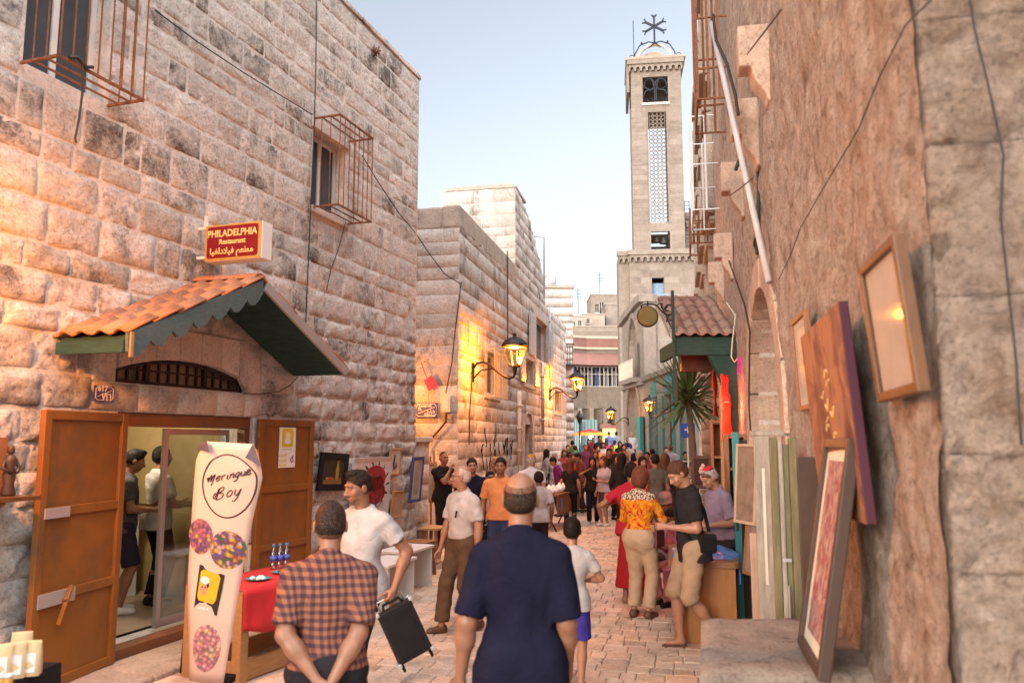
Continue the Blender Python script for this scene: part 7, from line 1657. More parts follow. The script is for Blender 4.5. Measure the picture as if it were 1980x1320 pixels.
# ================================================================ PEOPLE
V3 = lambda *a: np.array(a, dtype=np.float32)
def surface(prims, h, cuts=(), fold=None):
    """blend rounded limbs into one skin and return it as quads (surface nets)"""
    lo = np.full(3, 1e9); hi = np.full(3, -1e9)
    for p in prims:
        if p['op'] == 's': continue
        lo = np.minimum(lo, p['lo']); hi = np.maximum(hi, p['hi'])
    lo -= 3 * h; hi += 3 * h; n = np.ceil((hi - lo) / h).astype(int) + 1
    ax = [lo[i] + h * np.arange(n[i]) for i in range(3)]; D = np.full(tuple(n), .12, dtype=np.float32)
    for p in prims:
        k = p['k']; a = np.clip(((p['lo'] - k - h * 2 - lo) / h).astype(int), 0, n - 1); b = np.clip(((p['hi'] + k + h * 2 - lo) / h).astype(int) + 2, 1, n)
        if (b <= a).any(): continue
        X = ax[0][a[0]:b[0]].reshape(-1, 1, 1).astype(np.float32); Y = ax[1][a[1]:b[1]].reshape(1, -1, 1).astype(np.float32); Z = ax[2][a[2]:b[2]].reshape(1, 1, -1).astype(np.float32)
        d = p['f'](X, Y, Z)
        for pt, nn in p.get('cut', ()): d = np.maximum(d, (X - pt[0]) * nn[0] + (Y - pt[1]) * nn[1] + (Z - pt[2]) * nn[2])
        S_ = D[a[0]:b[0], a[1]:b[1], a[2]:b[2]]
        if p['op'] == 'u':
            if k > 0: q = np.maximum(k - np.abs(S_ - d), 0) / k; r_ = np.minimum(S_, d) - q * q * k * .25
            else: r_ = np.minimum(S_, d)
        else:
            d = -d; q = np.maximum(k - np.abs(S_ - d), 0) / max(k, 1e-6); r_ = np.maximum(S_, d) + q * q * k * .25
        D[a[0]:b[0], a[1]:b[1], a[2]:b[2]] = r_
    X = ax[0].reshape(-1, 1, 1).astype(np.float32); Y = ax[1].reshape(1, -1, 1).astype(np.float32); Z = ax[2].reshape(1, 1, -1).astype(np.float32)
    if fold: D = D + fold(X, Y, Z)
    for pt, nn in cuts: D = np.maximum(D, (X - pt[0]) * nn[0] + (Y - pt[1]) * nn[1] + (Z - pt[2]) * nn[2])
    I = D < 0; c = np.zeros(tuple(n - 1), np.int8)
    for i in (0, 1):
        for j in (0, 1):
            for k in (0, 1): c += I[i:n[0] - 1 + i, j:n[1] - 1 + j, k:n[2] - 1 + k]
    act = np.argwhere((c > 0) & (c < 8))
    if len(act) == 0: return np.zeros((0, 3)), np.zeros((0, 4), int)
    idx = np.full(tuple(n - 1), -1, np.int32); idx[act[:, 0], act[:, 1], act[:, 2]] = np.arange(len(act))
    P = np.zeros((len(act), 3)); W_ = np.zeros(len(act)); cn_ = np.array([(i, j, k) for i in (0, 1) for j in (0, 1) for k in (0, 1)])
    for e0 in range(8):
        for ax_ in range(3):
            if cn_[e0][ax_] == 1: continue
            o0 = cn_[e0]; o1 = o0.copy(); o1[ax_] = 1
            d0 = D[act[:, 0] + o0[0], act[:, 1] + o0[1], act[:, 2] + o0[2]]; d1 = D[act[:, 0] + o1[0], act[:, 1] + o1[1], act[:, 2] + o1[2]]
            m = (d0 < 0) != (d1 < 0); t = np.where(m, d0 / np.where(m, d0 - d1, 1), 0)
            q = np.tile(o0.astype(float), (len(act), 1)); q[:, ax_] += t; P += q * m[:, None]; W_ += m
    P = (act + P / W_[:, None]) * h + lo
    F = []
    for ax_ in range(3):
        u_, v_ = (ax_ + 1) % 3, (ax_ + 2) % 3
        s0 = [slice(1, n[i] - 1) for i in range(3)]; s0[ax_] = slice(0, n[ax_] - 1); s1 = list(s0); s1[ax_] = slice(1, n[ax_])
        A, B = I[tuple(s0)], I[tuple(s1)]; x = np.argwhere(A != B)
        if len(x) == 0: continue
        off = np.array([1 if i != ax_ else 0 for i in range(3)]); x = x + off; fl = I[x[:, 0], x[:, 1], x[:, 2]]
        def g_(du, dv):
            y = x.copy(); y[:, u_] -= du; y[:, v_] -= dv; return idx[y[:, 0], y[:, 1], y[:, 2]]
        q = np.stack([g_(1, 1), g_(0, 1), g_(0, 0), g_(1, 0)], 1); q[~fl] = q[~fl][:, ::-1]; F.append(q)
    return P, np.concatenate(F)
def npmesh(name, parts, mats, mi=None):
    V = np.concatenate([p[0] for p in parts]); o = 0; F = []
    for p in parts: F.append(p[1] + o); o += len(p[0])
    F = np.concatenate(F); me = bpy.data.meshes.new(name); me.vertices.add(len(V)); me.vertices.foreach_set('co', V.astype(np.float32).ravel())
    me.loops.add(F.size); me.loops.foreach_set('vertex_index', F.astype(np.int32).ravel()); me.polygons.add(len(F)); me.polygons.foreach_set('loop_start', np.arange(0, F.size, 4, dtype=np.int32))
    me.polygons.foreach_set('use_smooth', np.ones(len(F), dtype=bool)); me.materials.append(mats); me.update(calc_edges=True); return me
def cap(a, b, ra, rb=None, k=.03, sy=1.0, op='u', cut=()):
    a = np.asarray(a, float); b = np.asarray(b, float); rb = ra if rb is None else rb; ba = b - a; L2 = max(float(ba @ ba), 1e-9); m = max(ra, rb)
    def f(X, Y, Z):
        t = np.clip(((X - a[0]) * ba[0] + (Y - a[1]) * ba[1] + (Z - a[2]) * ba[2]) / L2, 0, 1)
        return (np.sqrt((X - a[0] - t * ba[0]) ** 2 + ((Y - a[1] - t * ba[1]) / sy) ** 2 + (Z - a[2] - t * ba[2]) ** 2) - (ra + (rb - ra) * t)) * (.5 + .5 * min(1, sy))
    return dict(f=f, lo=np.minimum(a, b) - m, hi=np.maximum(a, b) + m, k=k, op=op, cut=list(cut))
def ell(c, r, k=.03, op='u', M=None, cut=()):
    c = np.asarray(c, float); r = np.asarray(r, float); m = r.max() if M is not None else r
    def f(X, Y, Z):
        x, y, z = X - c[0], Y - c[1], Z - c[2]
        if M is not None: x, y, z = (M[0, 0] * x + M[1, 0] * y + M[2, 0] * z, M[0, 1] * x + M[1, 1] * y + M[2, 1] * z, M[0, 2] * x + M[1, 2] * y + M[2, 2] * z)
        k0 = np.sqrt((x / r[0]) ** 2 + (y / r[1]) ** 2 + (z / r[2]) ** 2); k1 = np.sqrt((x / r[0] ** 2) ** 2 + (y / r[1] ** 2) ** 2 + (z / r[2] ** 2) ** 2) + 1e-6
        return k0 * (k0 - 1) / k1
    return dict(f=f, lo=c - m, hi=c + m, k=k, op=op, cut=list(cut))
def rotm(yaw=0, pitch=0, roll=0):
    return np.array(Euler((R(pitch), R(roll), R(yaw)), 'XYZ').to_matrix())
def ik(a, t, l1, l2, hint):
    a = np.asarray(a, float); t = np.asarray(t, float); d = t - a; L = np.linalg.norm(d); mx = (l1 + l2) * .999
    if L > mx: t = a + d / L * mx; d = t - a; L = mx
    u = d / L; x = (l1 * l1 - l2 * l2 + L * L) / (2 * L); hgt = math.sqrt(max(l1 * l1 - x * x, 0)); hn = np.asarray(hint, float); hn = hn - u * (hn @ u); nn = np.linalg.norm(hn); hn = hn / nn if nn > 1e-6 else np.array([0, -1, 0])
    return a + u * x + hn * hgt, t
def nrm(v): v = np.asarray(v, float); return v / max(np.linalg.norm(v), 1e-9)
def hand_prims(w, f, p, left, s, curl=.35, spread=0.0, thumb_in=0.0):
    f = nrm(f); p = np.asarray(p, float); p = nrm(p - f * (p @ f)); sd = np.cross(f, p) * (-1 if left else 1); Q = []
    Q.append(cap(w - f * .035 * s, w + f * .015 * s, .027 * s, .026 * s, .015))
    for off, ln in ((.027, .070), (.009, .079), (-.009, .073), (-.026, .056)):
        kn = w + (f * .085 + sd * off - p * .0) * s; Q.append(cap(w + (f * .01 + sd * off * .55) * s, kn, .0140 * s, .0115 * s, .014)); a = kn; ang = curl * (1.15 if off < 0 else .95)
        cum = 0
        for q, (fr, r0, r1_) in enumerate(((.44, .0105, .0098), (.31, .0096, .0088), (.25, .0086, .0072))):
            cum += ang * (1.0, 1.15, .8)[q]; d = f * math.cos(cum) + p * math.sin(cum) + sd * spread * off * 6; b = a + nrm(d) * ln * fr * s; Q.append(cap(a, b, r0 * s, r1_ * s, .004)); a = b
    a = w + (f * .022 + sd * .022 + p * .006) * s; d = nrm(f * .62 + sd * (.62 - thumb_in) + p * (.40 + thumb_in))
    for ln, r0, r1_ in ((.040, .0150, .0120), (.032, .0115, .0105), (.027, .0102, .0080)):
        b = a + d * ln * s; Q.append(cap(a, b, r0 * s, r1_ * s, .008)); a = b; d = nrm(d + f * .25 + p * .12 * (1 + curl) - sd * .12)
    return Q
_cloth = {}
def cloth(col, kind='plain', name=None):
    key = (tuple(round(c, 3) for c in col), kind)
    if key in _cloth: return _cloth[key]
    m, t, b = nodes(name or 'cloth'); v = coords(t); base = ramp(t, noise(t, v, 9, 4, .6), [(.3, scalec(col, .86)), (.7, scalec(col, 1.10))])
    if kind == 'plaid':
        sp = t.nodes.new('ShaderNodeSeparateXYZ'); nv = t.nodes.new('ShaderNodeVectorMath'); nv.operation = 'ADD'
        no = t.nodes.new('ShaderNodeTexNoise'); no.inputs['Scale'].default_value = 5; t.links.new(v, no.inputs['Vector']); ms = t.nodes.new('ShaderNodeVectorMath'); ms.operation = 'SCALE'; ms.inputs['Scale'].default_value = .022; t.links.new(no.outputs['Color'], ms.inputs[0]); t.links.new(v, nv.inputs[0]); t.links.new(ms.outputs[0], nv.inputs[1]); t.links.new(nv.outputs[0], sp.inputs[0])
        def band(src, per, w_):
            return math_(t, 'LESS_THAN', math_(t, 'FRACT', math_(t, 'DIVIDE', src, per)), w_)
        xx = math_(t, 'ADD', sp.outputs[0], math_(t, 'MULTIPLY', sp.outputs[1], .8)); a_ = band(math_(t, 'ADD', xx, 5), .038, .5); b_ = band(math_(t, 'ADD', sp.outputs[2], 5), .038, .5)
        f_ = math_(t, 'MULTIPLY', math_(t, 'ADD', a_, b_), .5); base = mix(t, ramp(t, f_, [(0, 0), (.5, .62), (1, 1)]), (.25, .10, .055), (.05, .03, .042))
    elif kind == 'floral':
        c1 = ramp(t, noise(t, v, 13, 3, .6, 1.2), [(.30, (.30, .02, .02)), (.40, (.52, .14, .015)), (.50, (.60, .26, .02)), (.58, (.56, .20, .03)), (.64, (.10, .12, .03)), (.72, (.55, .10, .10))], 'CONSTANT')
        c2 = ramp(t, noise(t, v, 48, 2, .5, .5), [(.46, (.50, .38, .28)), (.52, (.05, .03, .025))], 'CONSTANT'); sp = t.nodes.new('ShaderNodeSeparateXYZ'); t.links.new(v, sp.inputs[0])
        zz = math_(t, 'ADD', sp.outputs[2], math_(t, 'MULTIPLY', noise(t, v, 7, 3), .18)); base = mix(t, ramp(t, zz, [(.5, 0), (.501, 1)]), c1, c2); base = mix(t, math_(t, 'GREATER_THAN', zz, 1.37), c1, c2)
    elif kind == 'stripe':
        sp = t.nodes.new('ShaderNodeSeparateXYZ'); t.links.new(v, sp.inputs[0]); base = mix(t, math_(t, 'LESS_THAN', math_(t, 'FRACT', math_(t, 'MULTIPLY', sp.outputs[2], 18)), .5), col, (.45, .42, .42))
    t.links.new(base, b.inputs['Base Color']); b.inputs['Roughness'].default_value = .9; b.inputs['Specular IOR Level'].default_value = .04
    h1 = noise(t, v, 11, 5, .6, .8); p = bump(t, b, h1, .6, .025); bump(t, b, noise(t, v, 220, 2), .15, .002, p); _cloth[key] = m; return m
def skin_mat(name, col):
    m, t, b = nodes(name); v = coords(t); c = ramp(t, noise(t, v, 14, 5, .6), [(.3, scalec(col, .86)), (.7, (min(1, col[0] * 1.12), col[1] * 1.06, col[2] * 1.04))]); t.links.new(c, b.inputs['Base Color']); b.inputs['Roughness'].default_value = .48
    b.inputs['Subsurface Weight'].default_value = .12; b.inputs['Subsurface Radius'].default_value = (.012, .004, .002); b.inputs['Subsurface Scale'].default_value = 1; bump(t, b, noise(t, v, 130, 3), .12, .003); return m
SK = [skin_mat('tanned_skin', (.25, .118, .07)), skin_mat('light_skin', (.34, .175, .112)), skin_mat('brown_skin', (.20, .095, .057))]
def hair_mat(name, col, skin=None, mixv=0):
    m, t, b = nodes(name); v = coords(t); mp = t.nodes.new('ShaderNodeMapping'); mp.inputs['Scale'].default_value = (90, 90, 14); t.links.new(v, mp.inputs[0]); n_ = noise(t, mp.outputs[0], 1, 5, .7)
    c = ramp(t, n_, [(.3, scalec(col, .5)), (.7, scalec(col, 1.7))])
    if skin: c = mix(t, ramp(t, noise(t, v, 160, 2, .5), [(.22 + .25 * mixv, 1), (.42 + .25 * mixv, 0)]), c, skin)
    t.links.new(c, b.inputs['Base Color']); b.inputs['Roughness'].default_value = .6; b.inputs['Specular IOR Level'].default_value = .12; bump(t, b, n_, .6, .006); return m
HAIR = dict(black=hair_mat('black_hair', (.010, .007, .006)), brown=hair_mat('brown_hair', (.07, .03, .018)), auburn=hair_mat('auburn_hair', (.11, .035, .02)), grey=hair_mat('grey_hair', (.28, .26, .25)), dark=hair_mat('dark_brown_hair', (.018, .011, .008)),
            thin=hair_mat('thin_cropped_hair', (.017, .011, .009), (.12, .06, .04), .2), stubble=hair_mat('stubble', (.05, .028, .02), (.30, .155, .095), .55), fade=hair_mat('fading_hair', (.05, .03, .022), (.21, .10, .06), .68), white=hair_mat('white_hair', (.42, .36, .33), (.45, .26, .18), .4))
M_shoe = {c: mat('shoe_' + c, v, .5, 0, .2, 9, .1) for c, v in dict(black=(.02, .018, .018), white=(.62, .60, .58), brown=(.10, .045, .025), red=(.20, .02, .03), tan=(.25, .14, .08)).items()}
M_eye = mat('eye_dark', (.02, .012, .01), .2, 0, 0, 3, 0); M_eyew = mat('eye_white', (.30, .24, .21), .3, 0, 0, 3, 0); M_lip = mat('lips', (.36, .12, .09), .5, 0, .1, 9, 0)
def person(label, px, Y, h=1.7, face=180, top=(.5, .5, .5), topk='plain', bottom=(.05, .05, .07), hair='short', hc='dark', skin=0, female=False, wgt=1.0, sh=1.0, lean=0.0, twist=0.0, side=0.0, head=(0, 0, 0),
           wr=None, wl=None, er=None, el=None, al=None, ar=None, sleeve=.62, hem=.86, legs=.97, baggy=1.0, skirt=None, shoe='black', curl=(.35, .35), pl=None, pr=None, res=None, feats=None, belt=False, collar=False, group=None, sit=0.0, z0=None, dx=0.0, nameg=None, fingers=True, neck='round', fold=1.0):
    k = h / 1.75; kh = .55 + .45 * k; far = Y > 16
    res = res or (.0115 if Y < 7 else .014 if Y < 12.5 else .02 if Y < 21 else .028)
    x = gx(px, Y, h * .6) + dx; zg = gz(x, Y) if z0 is None else z0
    t = thing('person', label, 'person', (x, Y, zg), R(face), group)
    g_ = wgt; sw = .178 * sh * (.90 if female else 1.0); hw_ = .088 * (1.06 if female else 1)
    piv = np.array([0, 0, .97 - sit]); Rs = rotm(0, -lean, side); Rt = rotm(twist, -lean, side)
    def sp(p, tw=True): p = np.array(p, float) - np.array([0, 0, sit]); return piv + (Rt if tw else Rs) @ (p - piv)
    shl = {-1: sp((-sw, -.015, 1.395)), 1: sp((sw, -.015, 1.395))}; nb = sp((0, -.02, 1.465)); hcn = None
    hp = {-1: np.array([-hw_, 0, .915 - sit]), 1: np.array([hw_, 0, .915 - sit])}
    Rh = Rt @ rotm(head[0], head[1], head[2]); nt = nb + Rt @ np.array([0, .012, .085]); hk = kh / k; hcn = nt + Rh @ np.array([0, .022, .095]) * hk
    W_, E_, K_, A_ = {}, {}, {}, {}
    for s, wt_, hint in ((-1, wl, el), (1, wr, er)):
        wt_ = wt_ if wt_ is not None else (s * .235 * sh * max(1, g_ * .98), .04, .875); E_[s], W_[s] = ik(shl[s], np.array(wt_) - np.array([0, 0, 0]), .285, .262, hint if hint is not None else (s * .45, -1, -.1))
    for s, at_ in ((-1, al), (1, ar)):
        at_ = at_ if at_ is not None else (s * .095, .0, .085); K_[s], A_[s] = ik(hp[s], np.array(at_, float), .432, .425, (s * .12, 1, 0))
    # ---- body
    B = []
    def torso(e, kk=.06):
        T_ = [cap(sp((0, 0, .93), 0), sp((0, .0, .98), 0), (.125 if not female else .135) * g_ + e, .122 * g_ + e, kk, .78), cap(sp((0, .012, 1.0)), sp((0, .008, 1.16)), .122 * g_ * (1 if not female else .93) + e, .120 * g_ * (1 if not female else .86) + e, kk, .80 if g_ < 1.1 else .9),
              cap(sp((-.055, 0, 1.28)), sp((.055, 0, 1.28)), .112 * (g_ * .5 + .5) + e, None, kk, .86), cap(sp((-.07 * sh, -.012, 1.35)), sp((.07 * sh, -.012, 1.35)), .088 + e, None, kk, .85), cap(sp((0, -.012, 1.43)), sp((0, -.015, 1.46)), .07 + e, .055 + e, kk)]
        for s in (-1, 1):
            T_ += [cap(sp((s * .04, -.02, 1.455)), shl[s] + Rt @ np.array([-s * .025, 0, .008]), .042 + e * .7, .040 + e * .7, .05), cap(sp((s * hw_ * 1.02, -.035, .93), 0), sp((s * hw_ * .9, -.045, .95), 0), .088 * g_ + e, None, .05)]
            if female: T_.append(ell(sp((s * .068, .085, 1.27)), (.066 + e, .062 + e, .068 + e), .05))
        return T_
    B += torso(0.0)
    ua, fa = (.049, .040) if not female else (.042, .034); g2 = .55 + .45 * g_
    for s in (-1, 1):
        B += [cap(shl[s], E_[s], ua * 1.12 * g2, fa * g2, .04), cap(E_[s], E_[s] + (W_[s] - E_[s]) * .35, fa * 1.02 * g2, fa * 1.04 * g2, .03), cap(E_[s] + (W_[s] - E_[s]) * .3, W_[s], fa * 1.02 * g2, .0255, .03)]
        kn, an = K_[s], A_[s]; B += [cap(hp[s], kn, .082 * g_ ** .7, .054, .05), cap(kn, kn + (an - kn) * .4 + np.array([0, -.014, 0]), .052, .052, .03), cap(kn + (an - kn) * .35 + np.array([0, -.012, 0]), an, .052, .034, .03)]
        fd = np.array([s * .22, 1, 0]); fd = fd / np.linalg.norm(fd); ft = an + np.array([0, 0, -.04])
        if skirt is None and False: pass
        B += [cap(an + np.array([0, -.025, -.035]), an + fd * .12 + np.array([0, 0, -.055]), .030, .024, .03), cap(an, an + np.array([0, -.01, -.04]), .032, .03, .02)]
    def sc(P): return (P[0] * k, P[1])
    parts = [sc(surface(B, res / k * (1.0)))]
    # ---- head
    def hl(p): return hcn + Rh @ (np.array(p, float) * hk)
    H = [cap(nb - Rt @ np.array([0, 0, .05]), nt + Rt @ np.array([0, .015, .03]), (.057 if not female else .047) * (g2 * .6 + .4), .052 if not female else .044, .03)]
    H += [ell(hl((0, -.012, .030)), np.array((.074, .094, .090)) * hk, .03, M=Rh), ell(hl((0, .030, -.035)), np.array((.060, .062, .080)) * hk, .03, M=Rh), ell(hl((0, .055, -.093)), np.array((.032, .030, .024)) * hk, .025, M=Rh)]
    for s in (-1, 1):
        H += [ell(hl((s * .077, -.006, -.008)), np.array((.011, .022, .032)) * hk, .006, M=Rh), ell(hl((s * .041, .062, -.030)), np.array((.022, .022, .020)) * hk, .02, M=Rh)]
    if not far:
        H += [cap(hl((-.036, .080, .024)), hl((.036, .080, .024)), .014 * hk, None, .012)]
        for s in (-1, 1): H.append(ell(hl((s * .031, .100, .004)), np.array((.017, .016, .012)) * hk, .012, 's', M=Rh))
    H += [cap(hl((0, .088, .012)), hl((0, .108, -.034)), .0095 * hk, .0145 * hk, .012), cap(hl((-.013, .096, -.038)), hl((.013, .096, -.038)), .009 * hk, None, .008), cap(hl((-.018, .088, -.066)), hl((.018, .088, -.066)), .0095 * hk, None, .008)]
    hres = .0055 if Y < 7 else .0075 if Y < 12.5 else .011 if Y < 21 else .016
    parts.append(sc(surface(H, hres / k)))
    hs_ = (.93 if not female else .86) * hk ** .5
    for s, cu, pp in ((-1, curl[0], pl), (1, curl[1], pr)):
        f = nrm(W_[s] - E_[s]); pp = pp if pp is not None else (-s, .25, 0)
        if Y < 24: parts.append(sc(surface(hand_prims(W_[s] + f * .02, f, pp, s < 0, hs_, cu), (.0048 if Y < 7 else .0062 if Y < 12.5 else .0085) / k)))
        else: B2_ = [cap(W_[s], W_[s] + f * .15, .03, .02, .01)]; parts.append(sc(surface(B2_, .015 / k)))
    bo = bpy.data.objects.new('body', npmesh('body', parts, SK[skin])); link(bo, t)
    # ---- clothes
    ph = (px * 1.7) % 6.28
    def folds(a):
        a *= fold
        if Y < 7: return lambda X, Y_, Z: (a * (1.1 - 2.4 * np.abs(np.sin(9 * X + 7 * Z + 1.6 * np.sin(6 * Z + ph) + .9 * np.sin(11 * X + 5 * Y_)))) * (.55 + .45 * np.sin(5 * Z + 4 * X + ph)) + a * .6 * np.sin(41 * X + 23 * Z + 2 * np.sin(13 * Z)) * np.sin(29 * Z + 17 * Y_)).astype(np.float32)
        return lambda X, Y_, Z: a * (np.sin(31 * X + 17 * Z + ph) * np.sin(23 * Z - 19 * Y_ + 2 * ph) + .7 * np.sin(53 * Z + 21 * X * np.cos(ph) + 13 * Y_) * np.sin(37 * X + 11 * Y_ + ph)).astype(np.float32)
    cres = (.0105 if Y < 7 else .0135 if Y < 12.5 else .02 if Y < 21 else .028) / k
    def garment(name, prims, m, cuts=(), fo=.0035):
        P = surface(prims, cres, cuts, folds(fo) if fo else None)
        if len(P[0]) == 0: return None
        o = bpy.data.objects.new(name, npmesh(name, [sc(P)], m)); link(o, t); return o
    hz = np.array([0, 0, hem - sit]); e = .014 + (.006 if Y < 12 else .008)
    up = Rs @ np.array([0, 0, -1.0])
    hp0 = piv + Rs @ (np.array([0, 0, hem - sit]) - piv)
    G = torso(e); 
    G.append(cap(sp((0, .01, 1.2)), sp((0, .0, hem - .02), 0), .118 * g_ + e, .134 * g_ + e, .05, .80 if g_ < 1.1 else .9))
    if hem < .945:
        eb = e + .010 + .008 * baggy; G += [cap(sp((0, 0, hem - .03), 0), sp((0, .0, 1.0), 0), (.127 if not female else .136) * g_ + eb, .120 * g_ + e, .06, .82)] + [cap(sp((s * hw_ * 1.0, -.030, hem - .03), 0), sp((s * hw_ * .85, -.035, .96), 0), .088 * g_ + eb, .08 * g_ + e, .06) for s in (-1, 1)]
    for s in (-1, 1):
        ee = e - .004
        if sleeve <= 1: 
            end = shl[s] + (E_[s] - shl[s]) * sleeve; d = nrm(E_[s] - shl[s]); G.append(cap(shl[s], end, (ua * 1.05) * g2 + ee, (ua * .98) * g2 + ee + .008, .028, cut=[(end, d)]))
        else:
            G.append(cap(shl[s], E_[s], ua * 1.12 * g2 + ee, fa * g2 + ee, .04)); end = E_[s] + (W_[s] - E_[s]) * min(.97, sleeve - 1); d = nrm(W_[s] - E_[s]); G.append(cap(E_[s], end, fa * g2 + ee, .030 + ee, .03, cut=[(end, d)]))
    mt = topk if isinstance(topk, bpy.types.Material) else cloth(top, topk)
    cut_ = [(hp0, up)]
    nk = nb + Rt @ np.array([0, .012, .035]); ntop = Rt @ nrm(np.array([0, .35, 1.0]) if neck == 'round' else np.array([0, .8, 1.0])); cut_.append((nk if neck == 'round' else nb + Rt @ np.array([0, .02, .012]), ntop))
    garment('shirt', G, mt, cut_, .005 if Y < 13 else .004)
    if collar and Y < 16:
        Cc = [cap(nb - Rt @ np.array([0, 0, .01]), nt - Rt @ np.array([0, 0, .028]), .076 * (g2 * .6 + .4), .066, .01, cut=[(nt + Rt @ np.array([0, -.02, -.028]), Rt @ nrm(np.array([0, .55, 1.0]))), (nb + Rt @ np.array([0, 0, -.01]), Rt @ np.array([0, 0, -1.0]))])]
        garment('collar', Cc, mt, (), 0)
    if skirt is not None:
        zt_s, zb_s, rb_ = skirt; Q = [cap((0, 0, zt_s - .02), (0, 0, zb_s), .12 * g_ + e, rb_, .03, .85, cut=[((0, 0, zb_s), (0, 0, -1.0)), ((0, 0, zt_s), (0, 0, 1.0))])] + [ell((s * hw_ * .9, -.03, .93), (.10, .10, .10), .06, cut=[((0, 0, zb_s), (0, 0, -1.0))]) for s in (-1, 1)]
        garment('skirt', Q, cloth(bottom), [((0, 0, zt_s), (0, 0, 1.0))])
    elif bottom is not None:
        Q = []; b_ = .012 * baggy + .004
        Q += [cap(sp((0, 0, .93), 0), sp((0, .0, 1.0), 0), (.125 if not female else .135) * g_ + b_, .122 * g_ + b_, .05, .80)] + [cap(sp((s * hw_ * 1.02, -.035, .93), 0), sp((s * hw_ * .9, -.045, .95), 0), (.080 if female else .086) * g_ + b_, None, .09) for s in (-1, 1)]
        for s in (-1, 1):
            kn, an = K_[s], A_[s]; lg = legs
            if lg <= .5:
                end = hp[s] + (kn - hp[s]) * lg * 2; d = nrm(kn - hp[s]); Q.append(cap(hp[s], end, .084 * g_ ** .7 + b_, .060 + b_ * 1.6, .04, cut=[(end, d)]))
            else:
                Q.append(cap(hp[s], kn, .084 * g_ ** .7 + b_, .056 + b_, .04)); end = kn + (an - kn) * (lg - .5) * 2; d = nrm(an - kn); Q.append(cap(kn, end, .056 + b_, .046 + b_ * 1.25, .03, cut=[(end, d)]))
        garment('trousers' if legs > .5 else 'shorts', Q, cloth(bottom), [(sp((0, 0, 1.045), 0), Rs @ np.array([0, 0, 1.0]))], .004)
    if belt: garment('belt', [cap(sp((0, 0, .95), 0), sp((0, 0, 1.06), 0), .125 * g_ + .024, None, .01, .80, cut=[(sp((0, 0, 1.028), 0), Rs @ np.array([0, 0, 1.0])), (sp((0, 0, .992), 0), Rs @ np.array([0, 0, -1.0]))])], M_black, (), 0)
    if shoe:
        for s in (-1, 1):
            an = A_[s]; fd = np.array([s * .22, 1, 0]); fd = fd / np.linalg.norm(fd); zs = max(an[2] - .085, 0); lift = an[2] > .14
            Q = [cap(an + np.array([0, -.03, -.043]), an + fd * .135 + np.array([0, 0, -.052]), .043, .036, .03), cap(an + np.array([0, -.01, -.02]), an + np.array([0, -.01, -.05]), .043, .045, .03)]
            garment('shoe', Q, M_shoe[shoe], [((0, 0, an[2] - .0835), (0, 0, -1.0))] if not lift else (), 0)
    # ---- hair and face
    def hcut(p, n_): return (hl(p), Rh @ nrm(np.array(n_, float)))
    hm = HAIR.get(hc, HAIR['dark'])
    Hq = []
    def sk(e_, extra=()): return ell(hl((0, -.012, .030)), np.array((.074 + e_, .094 + e_, .090 + e_)) * hk, .02, M=Rh, cut=extra)
    line = [hcut((0, .078, .062), (0, .72, -.70)), hcut((0, 0, -.062), (0, .25, -1))]
    if hair == 'short': Hq = [sk(.0085, line), ell(hl((0, -.035, -.012)), np.array((.076, .076, .062)) * hk, .02, M=Rh, cut=[hcut((0, .012, 0), (0, 1, -.1)), hcut((0, 0, -.068), (0, .2, -1))])]
    elif hair == 'quiff': Hq = [sk(.009, line), ell(hl((0, .038, .108)), np.array((.052, .050, .028)) * hk, .02, M=Rh), ell(hl((0, -.035, -.01)), np.array((.0755, .074, .060)) * hk, .02, M=Rh, cut=[hcut((0, .012, 0), (0, 1, -.1)), hcut((0, 0, -.06), (0, .2, -1))])]
    elif hair == 'crop': Hq = [sk(.0035, [hcut((0, .05, .085), (0, .72, -.55)), hcut((0, 0, -.062), (0, .2, -1))]), ell(hl((0, -.035, -.012)), np.array((.0755, .073, .060)) * hk, .015, M=Rh, cut=[hcut((0, .015, 0), (0, 1, -.05)), hcut((0, 0, -.07), (0, .2, -1))])]
    elif hair == 'bald':
        Pf = surface([sk(.0012, [hcut((0, .03, 0), (0, 1, .05)), hcut((0, 0, .088), (0, -.35, 1)), hcut((0, 0, -.05), (0, .2, -1))])], (.006 if Y < 7 else .009) / k)
        if len(Pf[0]): link(bpy.data.objects.new('thin_hair', npmesh('hair', [sc(Pf)], HAIR['fade' if hc == 'thin' else 'white'])), t)
        Hq = [sk(.0025, [hcut((0, .03, 0), (0, 1, .05)), hcut((0, 0, .058), (0, -.30, 1)), hcut((0, 0, -.062), (0, .2, -1))]), ell(hl((0, -.035, -.012)), np.array((.0755, .073, .060)) * hk, .015, M=Rh, cut=[hcut((0, .015, 0), (0, 1, -.05)), hcut((0, 0, -.07), (0, .2, -1)), hcut((0, 0, .03), (0, -.3, 1))])]
    elif hair == 'bob': Hq = [sk(.020, [hcut((0, .082, .050), (0, .8, -.45))]), ell(hl((0, -.020, -.035)), np.array((.096, .100, .100)) * hk, .03, M=Rh, cut=[hcut((0, .040, 0), (0, 1, -.1)), hcut((0, 0, -.125), (0, .1, -1))])]
    elif hair in ('long', 'tail'):
        Hq = [sk(.016, [hcut((0, .080, .056), (0, .8, -.5))]), ell(hl((0, -.028, -.03)), np.array((.088, .086, .10)) * hk, .03, M=Rh, cut=[hcut((0, .035, 0), (0, 1, -.12))])]
        wl_ = .072 if hair == 'long' else .035; Lh = -.36 if female else -.2
